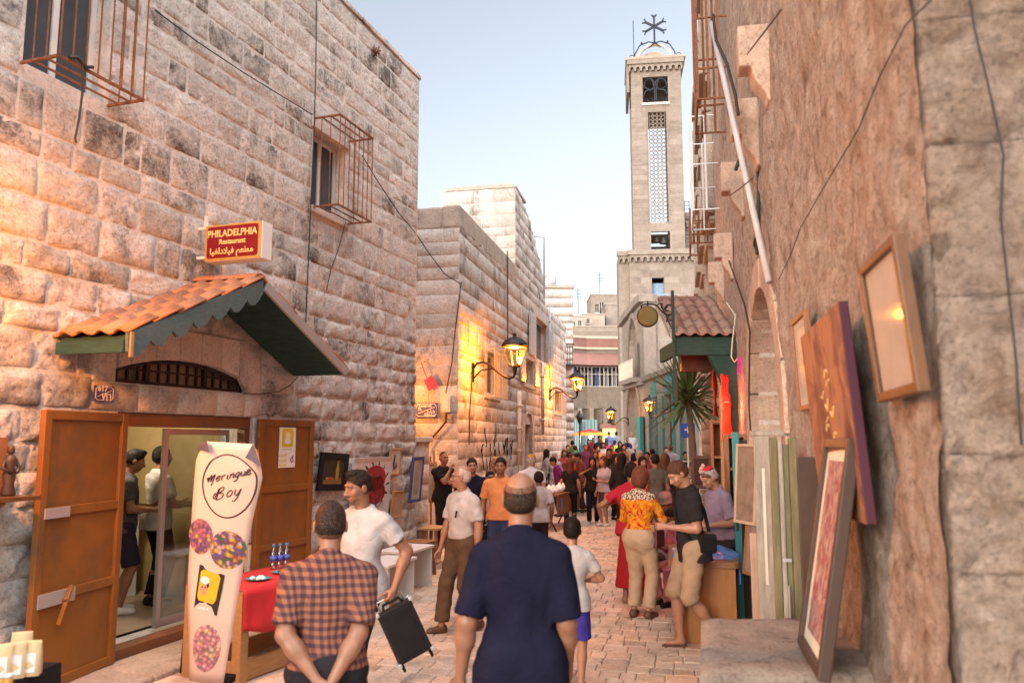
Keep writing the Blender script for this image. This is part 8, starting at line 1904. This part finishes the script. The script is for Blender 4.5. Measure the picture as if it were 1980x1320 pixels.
        back = Rt @ np.array([0, -.095, 0]); Hq.append(cap(hl((0, -.055, -.02)), hcn + np.array([0, 0, Lh * .55]) + back * .8, wl_ * 1.15, wl_ * 1.15, .03, .75)); Hq.append(cap(hcn + np.array([0, 0, Lh * .5]) + back * .8, hcn + np.array([0, 0, Lh]) + back * 1.05, wl_ * 1.15, wl_ * .7, .03, .6))
        if hair == 'long':
            for s in (-1, 1): Hq.append(cap(hl((s * .074, .0, .0)), hcn + Rt @ np.array([s * .085, .03, -.24]), .024, .018, .02))
    elif hair == 'scarf':
        Hq = [sk(.020, [hcut((0, .075, .04), (0, 1, -.3))]), ell(hl((0, -.01, -.07)), np.array((.088, .085, .10)) * hk, .04, M=Rh, cut=[hcut((0, .045, 0), (0, 1, .3))]), cap(nb + np.array([0, 0, .02]), nb - np.array([0, -.02, .06]), .085, .11, .05)]
        hm = cloth((.50, .46, .44))
    if hair in ('short', 'quiff', 'crop') and Y < 13:
        Pf = surface([sk(.0016, [hcut((0, .086, .055), (0, .75, -.62)), hcut((0, 0, -.072), (0, .25, -1))]), ell(hl((0, -.030, -.014)), np.array((.0738, .074, .064)) * hk, .02, M=Rh, cut=[hcut((0, .028, 0), (0, 1, -.1)), hcut((0, 0, -.080), (0, .2, -1))])], (.006 if Y < 7 else .0085) / k)
        if len(Pf[0]): link(bpy.data.objects.new('hairline', npmesh('hair', [sc(Pf)], HAIR['fade'])), t)
    if Hq:
        P = surface(Hq, (.006 if Y < 7 else .0085 if Y < 12.5 else .013 if Y < 21 else .018) / k, (), (lambda X, Y_, Z: .0030 * (np.sin(120 * X + 60 * Z + 3 * np.sin(40 * Y_)) * np.sin(110 * Y_ + 40 * Z + 2 * np.sin(50 * X))).astype(np.float32)) if hair in ('quiff', 'short', 'bob', 'long', 'tail') else None)
        if len(P[0]): ho = bpy.data.objects.new('headscarf' if hair == 'scarf' else 'hair', npmesh('hair', [sc(P)], hm)); link(ho, t)
    info = dict(root=t, hl=lambda p: Vector(tuple(hl(p) * k)), W={s: Vector(tuple(W_[s] * k)) for s in W_}, E={s: Vector(tuple(E_[s] * k)) for s in E_}, A={s: Vector(tuple(A_[s] * k)) for s in A_}, nb=Vector(tuple(nb * k)), k=k, sp=lambda p: Vector(tuple(sp(p) * k)), M=Matrix.LocRotScale(t.location, Euler((0, 0, R(face))), None), Rh=Rh, hk=hk * k, shl={s: Vector(tuple(shl[s] * k)) for s in shl})
    seen = feats if feats is not None else (abs(((face + head[0] + twist) % 360) - 180) < 100 and Y < 22)
    if seen:
        Rm4 = Matrix(Rh.tolist()).to_4x4()
        for s in (-1, 1):
            mb = MB(); mb.lathe([(.002, -.0075), (.010, -.005), (.0135, 0), (.010, .005), (.002, .0075)], 8); mb.v = [(p[0], p[1] * .8, p[2]) for p in mb.v]
            o = mb.build('eye', M_eyew if Y < 12 else M_eye, t, smooth=True); o.matrix_local = Matrix.Translation(Vector(tuple(hl((s * .031, .0835, .004)) * k))) @ Rm4 @ Matrix.Scale(hk * k * .82, 4)
            if Y < 12:
                mb = MB(); mb.lathe([(.001, .0), (.0058, .001), (.0058, .002), (.001, .003)], 8); mb.v = [(p[0], p[2], p[1]) for p in mb.v]; i_ = mb.build('iris', M_eye, o); i_.location = (0, .0092, 0)
            mb = MB(); mb.tube([(s * .013, .094, .021), (s * .030, .095, .027), (s * .048, .080, .023)], .0038 if not female else .0026, 5); mb.v = [tuple(hl(p) * k) for p in mb.v]; mb.build('eyebrow', HAIR['black'] if hc not in ('white', 'grey') else HAIR['grey'], t)
        mb = MB(); mb.lathe([(.001, -.0055), (.013, -.004), (.020, 0), (.013, .0035), (.001, .005)], 8); mb.v = [tuple(hl((p[0], .0945 + p[1] * .28 - abs(p[0]) * .35, p[2] - .066)) * k) for p in mb.v]; mb.build('lips', M_lip, t, smooth=True)
        if not female and hc not in ('white',) and h > 1.5 and Y < 13:
            Q = [ell(hl((0, .030, -.035)), np.array((.0615, .0635, .0815)) * hk, .0, M=Rh, cut=[hcut((0, 0, -.052), (0, .25, 1))]), ell(hl((0, .055, -.093)), np.array((.034, .032, .026)) * hk, .02, M=Rh), cap(hl((-.020, .090, -.053)), hl((.020, .090, -.053)), .0075 * hk, None, .006)]
            P = surface(Q, .0075 / k); o = bpy.data.objects.new('beard', npmesh('beard', [sc(P)], HAIR['stubble'])); link(o, t)
    return info
NAVY = (.011, .011, .024)
# --- the two men seen from behind in front
p1 = person('man in an orange and navy checked shirt seen from behind, hands clasped at his back', 633, 3.95, 1.635, 6, (.4, .15, .06), 'plaid', (.022, .02, .024), 'crop', 'thin', 0, wgt=1.08, sh=1.02, head=(6, -8, 0), wl=(-.03, -.18, .935), wr=(.045, -.205, .915), el=(-1, -.1, .1), er=(1, -.1, .1), sleeve=.86, hem=.955, curl=(.5, .75), pl=(0, -1, 0), pr=(0, -1, .1), belt=True, collar=True)
p2 = person('balding man in a dark navy polo shirt seen from behind with a grey forearm crutch', 1006, 3.75, 1.785, 0, NAVY, 'plain', (.02, .019, .024), 'bald', 'thin', 0, wgt=.98, sh=.92, head=(-2, -4, 0), wl=(-.265, .03, .875), wr=(.215, .08, .885), el=(-.25, -1, 0), er=(.15, -1, 0), sleeve=.93, hem=.86, curl=(1.0, 1.25), pl=(.4, .9, 0), collar=True, twist=-3)
# crutch, phone, bracelet
t = thing('forearm_crutch', 'grey aluminium forearm crutch on the right arm of the balding man in navy', 'crutch', p2['M'].translation)
Rz = p2['M'].to_3x3(); hR = Rz @ p2['W'][1]; fR = (Rz @ (p2['W'][1] - p2['E'][1])).normalized(); gp = hR + fR * .075
mb = MB(); cu = gp - fR * .30; mb.tube([Vector((gp.x + .035, gp.y - .02, 0.02)) - p2['M'].translation * 1, gp + Vector((.03, -.03, -.05)) - p2['M'].translation, cu + Vector((.0, -.06, 0)) - p2['M'].translation], .012, 8); mb.build('tube', M_alu, t, smooth=True)
mb = MB(); mb.tube([gp + Vector((.03, -.03, 0)) - p2['M'].translation, gp + Vector((.0, .07, .02)) - p2['M'].translation], .015, 8); mb.build('handle', M_blackm, t, smooth=True)
mb = MB(); c0_ = cu - p2['M'].translation; 
pts = [c0_ + Vector((math.cos(a) * .062, math.sin(a) * .058, 0)) for a in [R(-200 + 32 * q) for q in range(9)]]
for q in range(8): a, b = pts[q], pts[q + 1]; mb.add([a + Vector((0, 0, -.035)), b + Vector((0, 0, -.035)), b + Vector((0, 0, .045)), a + Vector((0, 0, .045))], [(0, 1, 2, 3)])
o = mb.build('cuff', mat('cuff_grey', (.24, .24, .26), .5), t, smooth=True); o.modifiers.new('s', 'SOLIDIFY').thickness = .008
mb = MB(); mb.lathe([(.02, 0), (.022, .04), (.014, .06)], 10, (gp.x + .035 - p2['M'].translation.x, gp.y - .02 - p2['M'].translation.y, 0)); mb.build('rubber_tip', M_blackm, t, smooth=True)
hL = Rz @ p2['W'][-1] + p2['M'].translation; fL = (Rz @ (p2['W'][-1] - p2['E'][-1])).normalized()
mb = MB(); mb.box(-.036, .036, -.006, .006, -.07, .07); o = mb.build('phone', M_black, bevel=.005, loc=hL + fL * .10 + Vector((.012, .018, 0)), rot=(R(-15), R(12), R(60))); tag(o, 'black phone held in the left hand of the balding man in navy', 'phone')
# --- man in white T-shirt with the black case
p3 = person('young dark haired man in a white T-shirt carrying a black case', 697, 5.9, 1.715, 152, (.40, .385, .39), 'plain', (.03, .03, .04), 'quiff', 'dark', 0, sh=1.06, head=(-22, -10, 0), wl=(-.30, -.02, .945), wr=(.22, .08, .88), el=(-.5, -.9, -.2), sleeve=.60, hem=.84, curl=(1.2, .4), pl=(.7, -.3, 0), al=(-.1, .16, .09), ar=(.1, -.18, .10))
hc_ = p3['M'] @ p3['W'][-1] + (p3['M'].to_3x3() @ (p3['W'][-1] - p3['E'][-1])).normalized() * .10
cs = thing('trolley_case', 'black wheeled case with metal corners held by the man in the white T-shirt', 'case', mat=Matrix.Translation(hc_) @ Matrix.Rotation(R(-26), 4, 'Y') @ Matrix.Rotation(R(16), 4, 'Z'))
cw_, cd_, ch_2 = .25, .13, .37; mb = MB(); mb.box(-cw_ / 2, cw_ / 2, -cd_ / 2, cd_ / 2, -.045 - ch_2, -.045); mb.build('shell', M_black, cs, bevel=.012)
mb = MB(); mb.box(-cw_ / 2 + .03, cw_ / 2 - .03, -cd_ / 2 - .006, -cd_ / 2 - .001, -.045 - ch_2 + .03, -.075); mb.build('front_panel', M_blackm, cs, bevel=.004)
for sx in (-1, 1):
    for z in (-.045, -.045 - ch_2):
        for sy in (-1, 1): mb = MB(); mb.box(sx * cw_ / 2 - .016, sx * cw_ / 2 + .014, sy * cd_ / 2 - .014, sy * cd_ / 2 + .014, z - .015, z + .015); mb.build('metal_corner', M_grey, cs, bevel=.006)
mb = MB(); mb.tube([(-.07, 0, -.04), (-.06, 0, -.008), (.06, 0, -.008), (.07, 0, -.04)], .011, 8); mb.build('handle', M_blackm, cs, smooth=True)
for sx in (-1, 1):
    wh = MB(); wh.lathe([(.02, -.01), (.03, -.008), (.03, .008), (.02, .01)], 12); wh.v = [(p[2] + sx * (cw_ / 2 - .02), p[0], p[1] - .045 - ch_2 - .03) for p in wh.v]; wh.build('wheel', M_blackm, cs, smooth=True)
mb = MB(); mb.tube([(-.09, .05, -.04), (-.09, .05, .02), (.09, .05, .02), (.09, .05, -.04)], .008, 6); mb.build('trolley_bar', M_grey, cs, smooth=True)
# --- old man in white shirt
p4 = person('old man with glasses, white short sleeved shirt and brown trousers, looking left', 893, 8.46, 1.665, 132, (.46, .43, .42), 'plain', (.105, .065, .04), 'bald', 'white', 1, wgt=1.0, head=(-38, 2, 0), wl=(-.26, .0, .86), wr=(.25, .10, .86), sleeve=.78, hem=.985, legs=.96, baggy=1.9, shoe='brown', al=(-.10, -.16, .11), ar=(.09, .20, .085), belt=True, collar=True)
gl = MB()
for s in (-1, 1): gl.ring((s * .032, .103, .004), .021, .0022, 12, 4); gl.tube([(s * .053, .103, .008), (s * .082, .0, .008)], .0022, 4)
gl.tube([(-.011, .104, .006), (.011, .104, .006)], .0022, 4); gl.v = [tuple(p4['hl'](p)) for p in gl.v]; gl.build('glasses', M_darkwood, p4['root'])
mb = MB(); q = p4['sp']((-.085, .135, 1.27)); mb.bar(q + Vector((-.005, .01, .02)), q + Vector((.012, .012, -.05)), .012); mb.build('pocket_pen', M_black, p4['root'])
# --- mid group at left
p5 = person('man in an orange polo shirt and blue jeans walking towards us', 968, 11.1, 1.69, 172, (.60, .235, .095), 'plain', (.035, .045, .10), 'short', 'dark', 0, sh=1.08, wgt=1.04, wl=(-.26, .06, .88), wr=(.27, .02, .88), al=(-.09, .16, .085), ar=(.09, -.12, .11), sleeve=.72, hem=.90, collar=True)
p6 = person('man in a dark navy polo shirt walking behind the old man', 913, 12.1, 1.66, 180, NAVY, 'plain', (.03, .03, .04), 'short', 'dark', 1, sh=1.05, sleeve=.7, hem=.9, collar=True, head=(5, 0, 4))
p7 = person('man in black clothes standing in the yellow lit gap, hand at his chin', 857, 14.8, 1.72, 215, (.018, .016, .018), 'plain', (.016, .015, .017), 'crop', 'thin', 0, wr=(-.05, .17, 1.44), wl=(-.05, .22, 1.18), el=(-.4, -.2, -1), er=(.5, 0, -1), sleeve=.7, curl=(.6, 1.1))
p8 = person('older bald man in a pale shirt behind the orange polo', 957, 13.6, 1.64, 190, (.50, .42, .38), 'plain', (.05, .04, .04), 'bald', 'thin', 2, collar=True)
p9 = person('child with dark hair half hidden behind the orange polo', 947, 13.0, 1.42, 200, (.30, .10, .08), 'plain', (.02, .02, .03), 'short', 'black', 0)
p10 = person('man in a pale shirt, crown coloured yellow-lit, seen from behind by the narrow door', 1027, 14.3, 1.68, -8, (.52, .50, .55), 'plain', (.04, .04, .05), 'crop', 'grey', 1, wgt=1.1, collar=True, lean=6)
mb = MB(); mb.lathe([(.080, .035), (.078, .07), (.06, .105), (.03, .122), (.004, .126)], 14); mb.v = [tuple(p10['hl']((p[0], p[1] * 1.18 - .012, p[2]))) for p in mb.v]; mb.build('cap', cloth((.42, .22, .04)), p10['root'], smooth=True)  # yellow light on his bald head, made as a coloured cap
p11 = person('boy in a white T-shirt seen from behind, right of the balding man', 1042, 12.4, 1.44, 5, (.44, .41, .41), 'plain', (.03, .028, .03), 'short', 'dark', 2, sleeve=.7)
p12 = person('small boy in a white T-shirt and bright blue shorts seen from behind', 1107, 6.55, 1.29, -6, (.44, .42, .43), 'plain', (.05, .045, .30), 'short', 'black', 1, wgt=.86, sh=.92, wl=(-.20, .16, 1.05), wr=(.13, .22, 1.10), el=(-.7, -.5, -.6), er=(1, -.4, -.6), sleeve=.66, hem=.83, legs=.46, baggy=1.5, shoe='black', al=(-.08, .05, .085), ar=(.085, -.06, .085))
# --- right group
p18 = person('woman in a red top and long dark red skirt behind the floral blouse', 1222, 9.9, 1.66, -18, (.36, .022, .035), 'plain', (.30, .018, .02), 'short', 'black', 0, True, wl=(-.20, .13, 1.27), el=(-1, -.2, -.8), wr=(.22, .22, 1.05), sleeve=.66, skirt=(1.02, .20, .23), shoe='tan')
p19 = person('woman in an orange floral blouse and beige trousers seen from behind', 1237, 9.1, 1.625, -34, (.5, .2, .03), 'floral', (.42, .30, .20), 'bob', 'auburn', 1, True, wgt=1.06, head=(-14, -14, 0), wl=(-.10, .30, 1.13), wr=(.14, .32, 1.10), el=(-.8, -.4, -.8), er=(.8, -.4, -.8), sleeve=1.35, hem=.95, legs=.95, baggy=2.0, shoe='brown', curl=(.8, .8))
bgm = MB(); q0, q1 = p19['sp']((.16, .10, 1.0)), p19['sp']((-.13, .0, 1.44)); bgm.box(-.03, .03, -.11, .11, -.13, .13, M=T(*(p19['sp']((.215, .06, .97))))); o = bgm.build('shoulder_bag', mat('maroon_leather', (.07, .018, .02), .5), p19['root'], bevel=.015)
mb = MB(); mb.tube([p19['sp']((.20, .05, 1.10)), p19['sp']((.19, -.03, 1.28)), p19['sp']((.13, -.035, 1.465))], .012, 6); mb.build('bag_strap', M_darkwood, p19['root'])
p20 = person('boy in a black T-shirt and khaki shorts looking down', 1336, 7.8, 1.765, 98, (.024, .022, .024), 'plain', (.34, .235, .155), 'short', 'brown', 1, wgt=.92, sh=.98, lean=5, head=(4, -30, 0), wl=(-.06, .24, 1.12), wr=(.12, .26, 1.10), el=(-.5, -1, -.5), er=(.4, -1, -.4), sleeve=.74, hem=.80, legs=.54, baggy=2.0, shoe=None, al=(-.09, -.19, .15), ar=(.08, .10, .085), curl=(.7, .7), fold=1.2)
for s, sole in ((-1, 0), (1, 1)):
    a = p20['A'][s]; mb = MB(); P = [(-.038, -.06), (.038, -.06), (.046, .06), (.04, .15), (0, .18), (-.04, .15), (-.046, .06)]
    mb.prism_z(P, -.012, .012); M_ = Matrix.Translation(a + Vector((0, 0, -.075))) @ Matrix.Rotation(R(-10 * s), 4, 'Z')
    if s < 0: M_ = Matrix.Translation(a + Vector((0, -.02, -.045))) @ Matrix.Rotation(R(-58), 4, 'X')
    mb.v = [tuple(M_ @ Vector(p)) for p in mb.v]; mb.build('flip_flop', M_shoe['red' if s < 0 else 'brown'], p20['root'], bevel=.006)
mb = MB(); P = [p20['sp']((.13, -.02, 1.50)), p20['sp']((.06, -.125, 1.40)), p20['sp']((-.03, -.15, 1.25)), p20['sp']((-.16, -.125, 1.08))]; mb.tube(P, .017, 6); mb.tube([p20['sp']((.13, -.02, 1.50)), p20['sp']((.08, .10, 1.42)), p20['sp']((-.06, .15, 1.2)), p20['sp']((-.18, .08, 1.03))], .017, 6); mb.build('bag_strap', M_blackm, p20['root'], smooth=True)
mb = MB(); mb.box(-.035, .035, -.09, .09, -.10, .08, M=T(*p20['sp']((-.185, -.09, .98)))); mb.build('shoulder_bag', M_blackm, p20['root'], bevel=.03)
p21 = person('grey haired man in a purple grey shirt and red skullcap at the table', 1398, 9.0, 1.66, 104, (.24, .19, .27), 'plain', (.05, .045, .05), 'crop', 'grey', 1, wgt=1.14, lean=9, head=(2, -22, 0), wl=(-.14, .26, 1.08), wr=(.14, .26, 1.05), el=(-.6, -1, -.4), er=(.6, -1, -.4), sleeve=.86, hem=.93, curl=(.8, .8), collar=True, belt=True)
mb = MB(); mb.lathe([(.066, .078), (.058, .102), (.036, .122), (.004, .130)], 14); mb.v = [tuple(p21['hl']((p[0], p[1] * 1.15 - .02, p[2]))) for p in mb.v]; mb.build('skullcap', cloth((.42, .03, .04)), p21['root'], smooth=True)
p22 = person('seated old man with a grey brown hat and a white shirt behind the wooden table', 1291, 10.3, 1.66, 160, (.43, .39, .41), 'plain', (.10, .09, .09), 'crop', 'grey', 1, sit=.43, lean=6, head=(-10, -14, 0), wl=(-.15, .32, .72), wr=(.15, .32, .72), al=(-.1, .40, .085), ar=(.1, .42, .085), sleeve=1.7, hem=.93, collar=True)
mb = MB(); mb.lathe([(.135, .058), (.138, .063), (.10, .072), (.092, .075), (.090, .12), (.075, .148), (.02, .152)], 18); mb.v = [tuple(p22['hl']((p[0], p[1] * 1.14 - .01, p[2]))) for p in mb.v]; mb.build('hat', cloth((.20, .13, .11)), p22['root'], smooth=True)
pcx = p22['M'].translation; pch = thing('plastic_chair', 'white plastic chair under the seated man with the hat', 'chair', pcx + Vector((0, .02, 0)), R(160)); 
mb = MB(); mb.box(-.22, .22, -.22, .20, .395, .42); mb.build('seat', M_white, pch, bevel=.01); mb = MB(); mb.box(-.22, .22, -.25, -.225, .45, .85); mb.build('backrest', M_white, pch, bevel=.02)
for sx in (-1, 1):
    for sy in (-1, 1): mb = MB(); mb.bar((sx * .22, sy * .21, 0), (sx * .19, sy * .18, .394), .035); mb.build('leg', M_white, pch)
p22b = person('person in a pink shirt bent at the table beside the boy in black', 1322, 9.9, 1.5, 120, (.55, .16, .22), 'plain', (.45, .18, .22), 'short', 'dark', 0, True, sit=.40, lean=14, head=(0, -20, 0), wl=(-.12, .34, .78), wr=(.12, .34, .78), al=(-.1, .4, .085), ar=(.1, .4, .085), sleeve=1.6)
# --- middle crowd
W = (.42, .40, .40); K = (.017, .016, .018)
mid = [
 ('woman in a black top and black trousers with brown hair seen from behind', 1102, 18.2, 1.50, -6, K, K, 'long', 'brown', 1, True, dict(wl=(-.27, .05, .88), sleeve=.5, wgt=1.12)),
 ('girl in black dungarees raising one hand to her face, white shoes', 1146, 18.8, 1.53, 176, K, K, 'long', 'black', 0, True, dict(wr=(.16, .20, 1.42), er=(1, 0, -.6), wl=(-.08, .2, 1.18), sleeve=.4, shoe='white')),
 ('girl with brown hair, striped skirt and bare legs beside the dungarees', 1168, 18.5, 1.55, 130, (.35, .30, .36), (.06, .035, .05), 'long', 'brown', 1, True, dict(skirt=(1.0, .58, .19), wl=(-.1, .2, 1.15), shoe='white', sleeve=.5)),
 ('woman with long thick black hair and black top seen from behind', 1203, 16.6, 1.66, -30, K, K, 'long', 'black', 0, True, dict(wgt=1.1, sleeve=1.6)),
 ('person in a black T-shirt with a white square print', 1178, 22.0, 1.70, 180, K, (.03, .03, .04), 'short', 'black', 0, False, {}),
 ('woman in dark clothes beside the white print T-shirt, face half turned', 1190, 20.0, 1.58, 215, (.05, .03, .03), K, 'long', 'dark', 1, True, {}),
 ('grey haired woman in a salmon top facing us', 1237, 20.5, 1.66, 185, (.50, .17, .13), (.1, .08, .08), 'bob', 'grey', 1, True, dict(wgt=1.15)),
 ('dark haired woman in a blue dress facing us', 1243, 16.8, 1.58, 195, (.05, .06, .28), (.05, .06, .25), 'long', 'black', 1, True, dict(skirt=(1.02, .5, .22))),
 ('man in an olive T-shirt and jeans seen from the side and back', 1268, 14.6, 1.68, 20, (.12, .11, .085), (.05, .07, .13), 'short', 'black', 0, False, dict(sleeve=.6, wgt=.98)),
 ('woman with long brown hair and dark top behind the olive T-shirt', 1287, 15.8, 1.66, 10, (.06, .03, .03), K, 'long', 'brown', 1, True, dict(sleeve=1.6)),
 ('woman with long dark hair and a grey top by the pale wall', 1057, 25.0, 1.64, -70, (.32, .31, .32), (.04, .03, .04), 'long', 'dark', 1, True, dict(sleeve=1.6)),
 ('woman in a white headscarf beside the long haired woman in grey', 1073, 24.0, 1.56, 170, W, (.4, .38, .38), 'scarf', 'dark', 1, True, dict(sleeve=1.7)),
 ('person in a deep purple shirt bending forward', 1083, 20.8, 1.52, 100, (.14, .02, .13), (.03, .02, .03), 'short', 'black', 0, False, dict(lean=14, head=(0, -20, 0))),
 ('woman with tied fair hair and red scarf at the corner of the pale house', 1091, 26.0, 1.62, 190, (.34, .06, .06), (.1, .08, .08), 'tail', 'auburn', 1, True, {}),
 ('woman in a rust red top with brown hair', 1108, 22.5, 1.56, 200, (.32, .06, .035), (.05, .04, .04), 'long', 'auburn', 1, True, {}),
 ('man in a maroon shirt with black hair leaning over', 1127, 22.0, 1.60, 110, (.16, .05, .05), (.04, .03, .03), 'short', 'black', 0, False, dict(lean=10, head=(0, -18, 0))),
 ('woman with fair brown hair and a rust top in the middle of the crowd', 1152, 23.5, 1.62, 175, (.25, .10, .06), (.05, .04, .05), 'long', 'auburn', 1, True, {}),
 ('person in a striped shirt at the teal doors', 1262, 24.5, 1.66, 30, (.16, .05, .06), (.05, .05, .07), 'short', 'black', 0, False, dict(topk='stripe')),
 ('woman in black behind the salmon top', 1226, 22.5, 1.55, 0, K, K, 'long', 'black', 0, True, {}),
 ('person in a dark red top with dark hair by the salmon woman', 1252, 22.0, 1.60, 160, (.20, .03, .04), K, 'short', 'black', 0, True, {}),
]
for lab, px, Y, h, fc, tp, bt, hr, hc, sk_, fem, kw in mid:
    kw = dict(kw); tk = kw.pop('topk', 'plain'); i_ = person(lab, px, Y, h, fc, tp, tk, bt, hr, hc, sk_, fem, **kw)
    if fem and (px % 3 != 1):   # shoulder bag on a strap
        sd_s = 1 if px % 2 else -1; c_b = i_['sp']((sd_s * .20, -.02, .98)); mb = MB(); mb.box(-.04, .04, -.11, .11, -.09, .09, M=T(*c_b)); mb.build('shoulder_bag', cloth(((.10, .04, .025), (.03, .03, .035), (.22, .13, .07), (.16, .03, .05))[px % 4]), i_['root'], bevel=.02)
        mb = MB(); mb.tube([c_b + Vector((0, .05, .08)), i_['sp']((sd_s * .185, .07, 1.25)), i_['sp']((sd_s * .12, -.02, 1.465)), i_['sp']((sd_s * .19, -.10, 1.25)), c_b + Vector((0, -.06, .08))], .009, 5); mb.build('bag_strap', M_darkwood, i_['root'], smooth=True)
# --- far end, on the rise of the square
farp = [
 ('man in a green shirt at the far left of the square', 1107, 33, 1.70, 0, (.04, .16, .06), 'short'), ('person in a teal blue shirt before the green one', 1112, 30, 1.62, 20, (.02, .16, .22), 'short'),
 ('person in a maroon shirt near the stall umbrella', 1147, 36, 1.76, 180, (.18, .03, .04), 'short'), ('tall man in black with a dark cap near the stall umbrella', 1160, 34.5, 1.86, 200, K, 'short'),
 ('person in an orange top below the tall man in black', 1156, 30.5, 1.6, 190, (.50, .17, .05), 'long'), ('man in a light blue shirt before the glowing kiosk', 1178, 45, 1.76, 0, (.18, .28, .55), 'short'),
 ('man in a white and blue shirt before the glowing kiosk', 1192, 46, 1.74, 0, (.42, .46, .56), 'short'), ('person in a bright yellow green top', 1189, 37, 1.55, 10, (.42, .60, .04), 'short'),
 ('person in a bright pink top', 1173, 38, 1.60, 0, (.55, .06, .16), 'long'), ('woman in black beside the bright yellow green top', 1199, 34, 1.62, 180, K, 'long'),
 ('old man in a white shirt standing at the church arch', 1223, 43, 1.78, 170, W, 'bald'), ('person in a dark blue shirt left of the church arch', 1213, 38, 1.66, 180, (.03, .03, .09), 'short'),
 ('person in a brown top left of the teal door', 1206, 31, 1.62, 190, (.14, .07, .04), 'long'), ('person in a bright green shirt by the teal doors', 1289, 29, 1.60, 180, (.10, .38, .10), 'short'),
 ('man in a grey blue shirt by the teal doors', 1298, 28.5, 1.68, -20, (.22, .25, .33), 'short'), ('person in a dark top with short hair near the yucca', 1326, 22.5, 1.60, 185, K, 'short'),
 ('person in a pale purple top below the umbrella', 1139, 37, 1.62, 180, (.32, .26, .40), 'long'), ('person in a dark plum top left of the stall umbrella', 1131, 31, 1.60, 200, (.10, .03, .07), 'short'),
 ('person in a black jacket at the left foot of the square', 1098, 30, 1.64, 180, K, 'short'), ('person in a grey top between the kiosk and the arch', 1216, 33, 1.60, 0, (.24, .22, .22), 'short'),
 ('person in a dark red shirt in the far crowd under the kiosk', 1184, 31, 1.60, 180, (.22, .04, .04), 'short'), ('person in a white top in the far crowd left of the kiosk', 1167, 33, 1.62, 170, W, 'long'),
]
for k, (lab, px, Y, h, fc, tp, hr) in enumerate(farp): person(lab, px, Y, h, fc, tp, 'plain', ((.03, .03, .05), (.05, .06, .11), (.06, .05, .05))[k % 3], hr, ('black', 'dark', 'brown')[k % 3], k % 3, hr == 'long', sleeve=.6 if k % 2 else 1.6)
# --- two men in the shop
Wi = W1
def shop_person(lab, u, dep, px, **kw):
    P = W1.world(u, -dep, 0); i = person(lab, 990, P.y, dx=P.x, z0=dz0 + .02, **kw); return i
Yq_ = 8.9
person('young man in a dark T-shirt, navy shorts and white shoes inside the shop doorway', 238, 8.75, 1.72, -62, (.07, .065, .07), 'plain', (.03, .028, .045), 'quiff', 'black', 0, z0=dz0 + .02, wl=(-.1, .28, 1.12), wr=(.12, .30, 1.1), head=(0, -14, 0), sleeve=.66, legs=.48, baggy=1.6, shoe='white', lean=4)
person('man in a white shirt and black trousers behind the counter man in the shop', 305, 9.15, 1.74, -40, (.52, .48, .44), 'plain', K, 'short', 'black', 0, z0=dz0 + .02, wl=(-.1, .28, 1.1), wr=(.12, .3, 1.1), sleeve=.72, hem=.84)
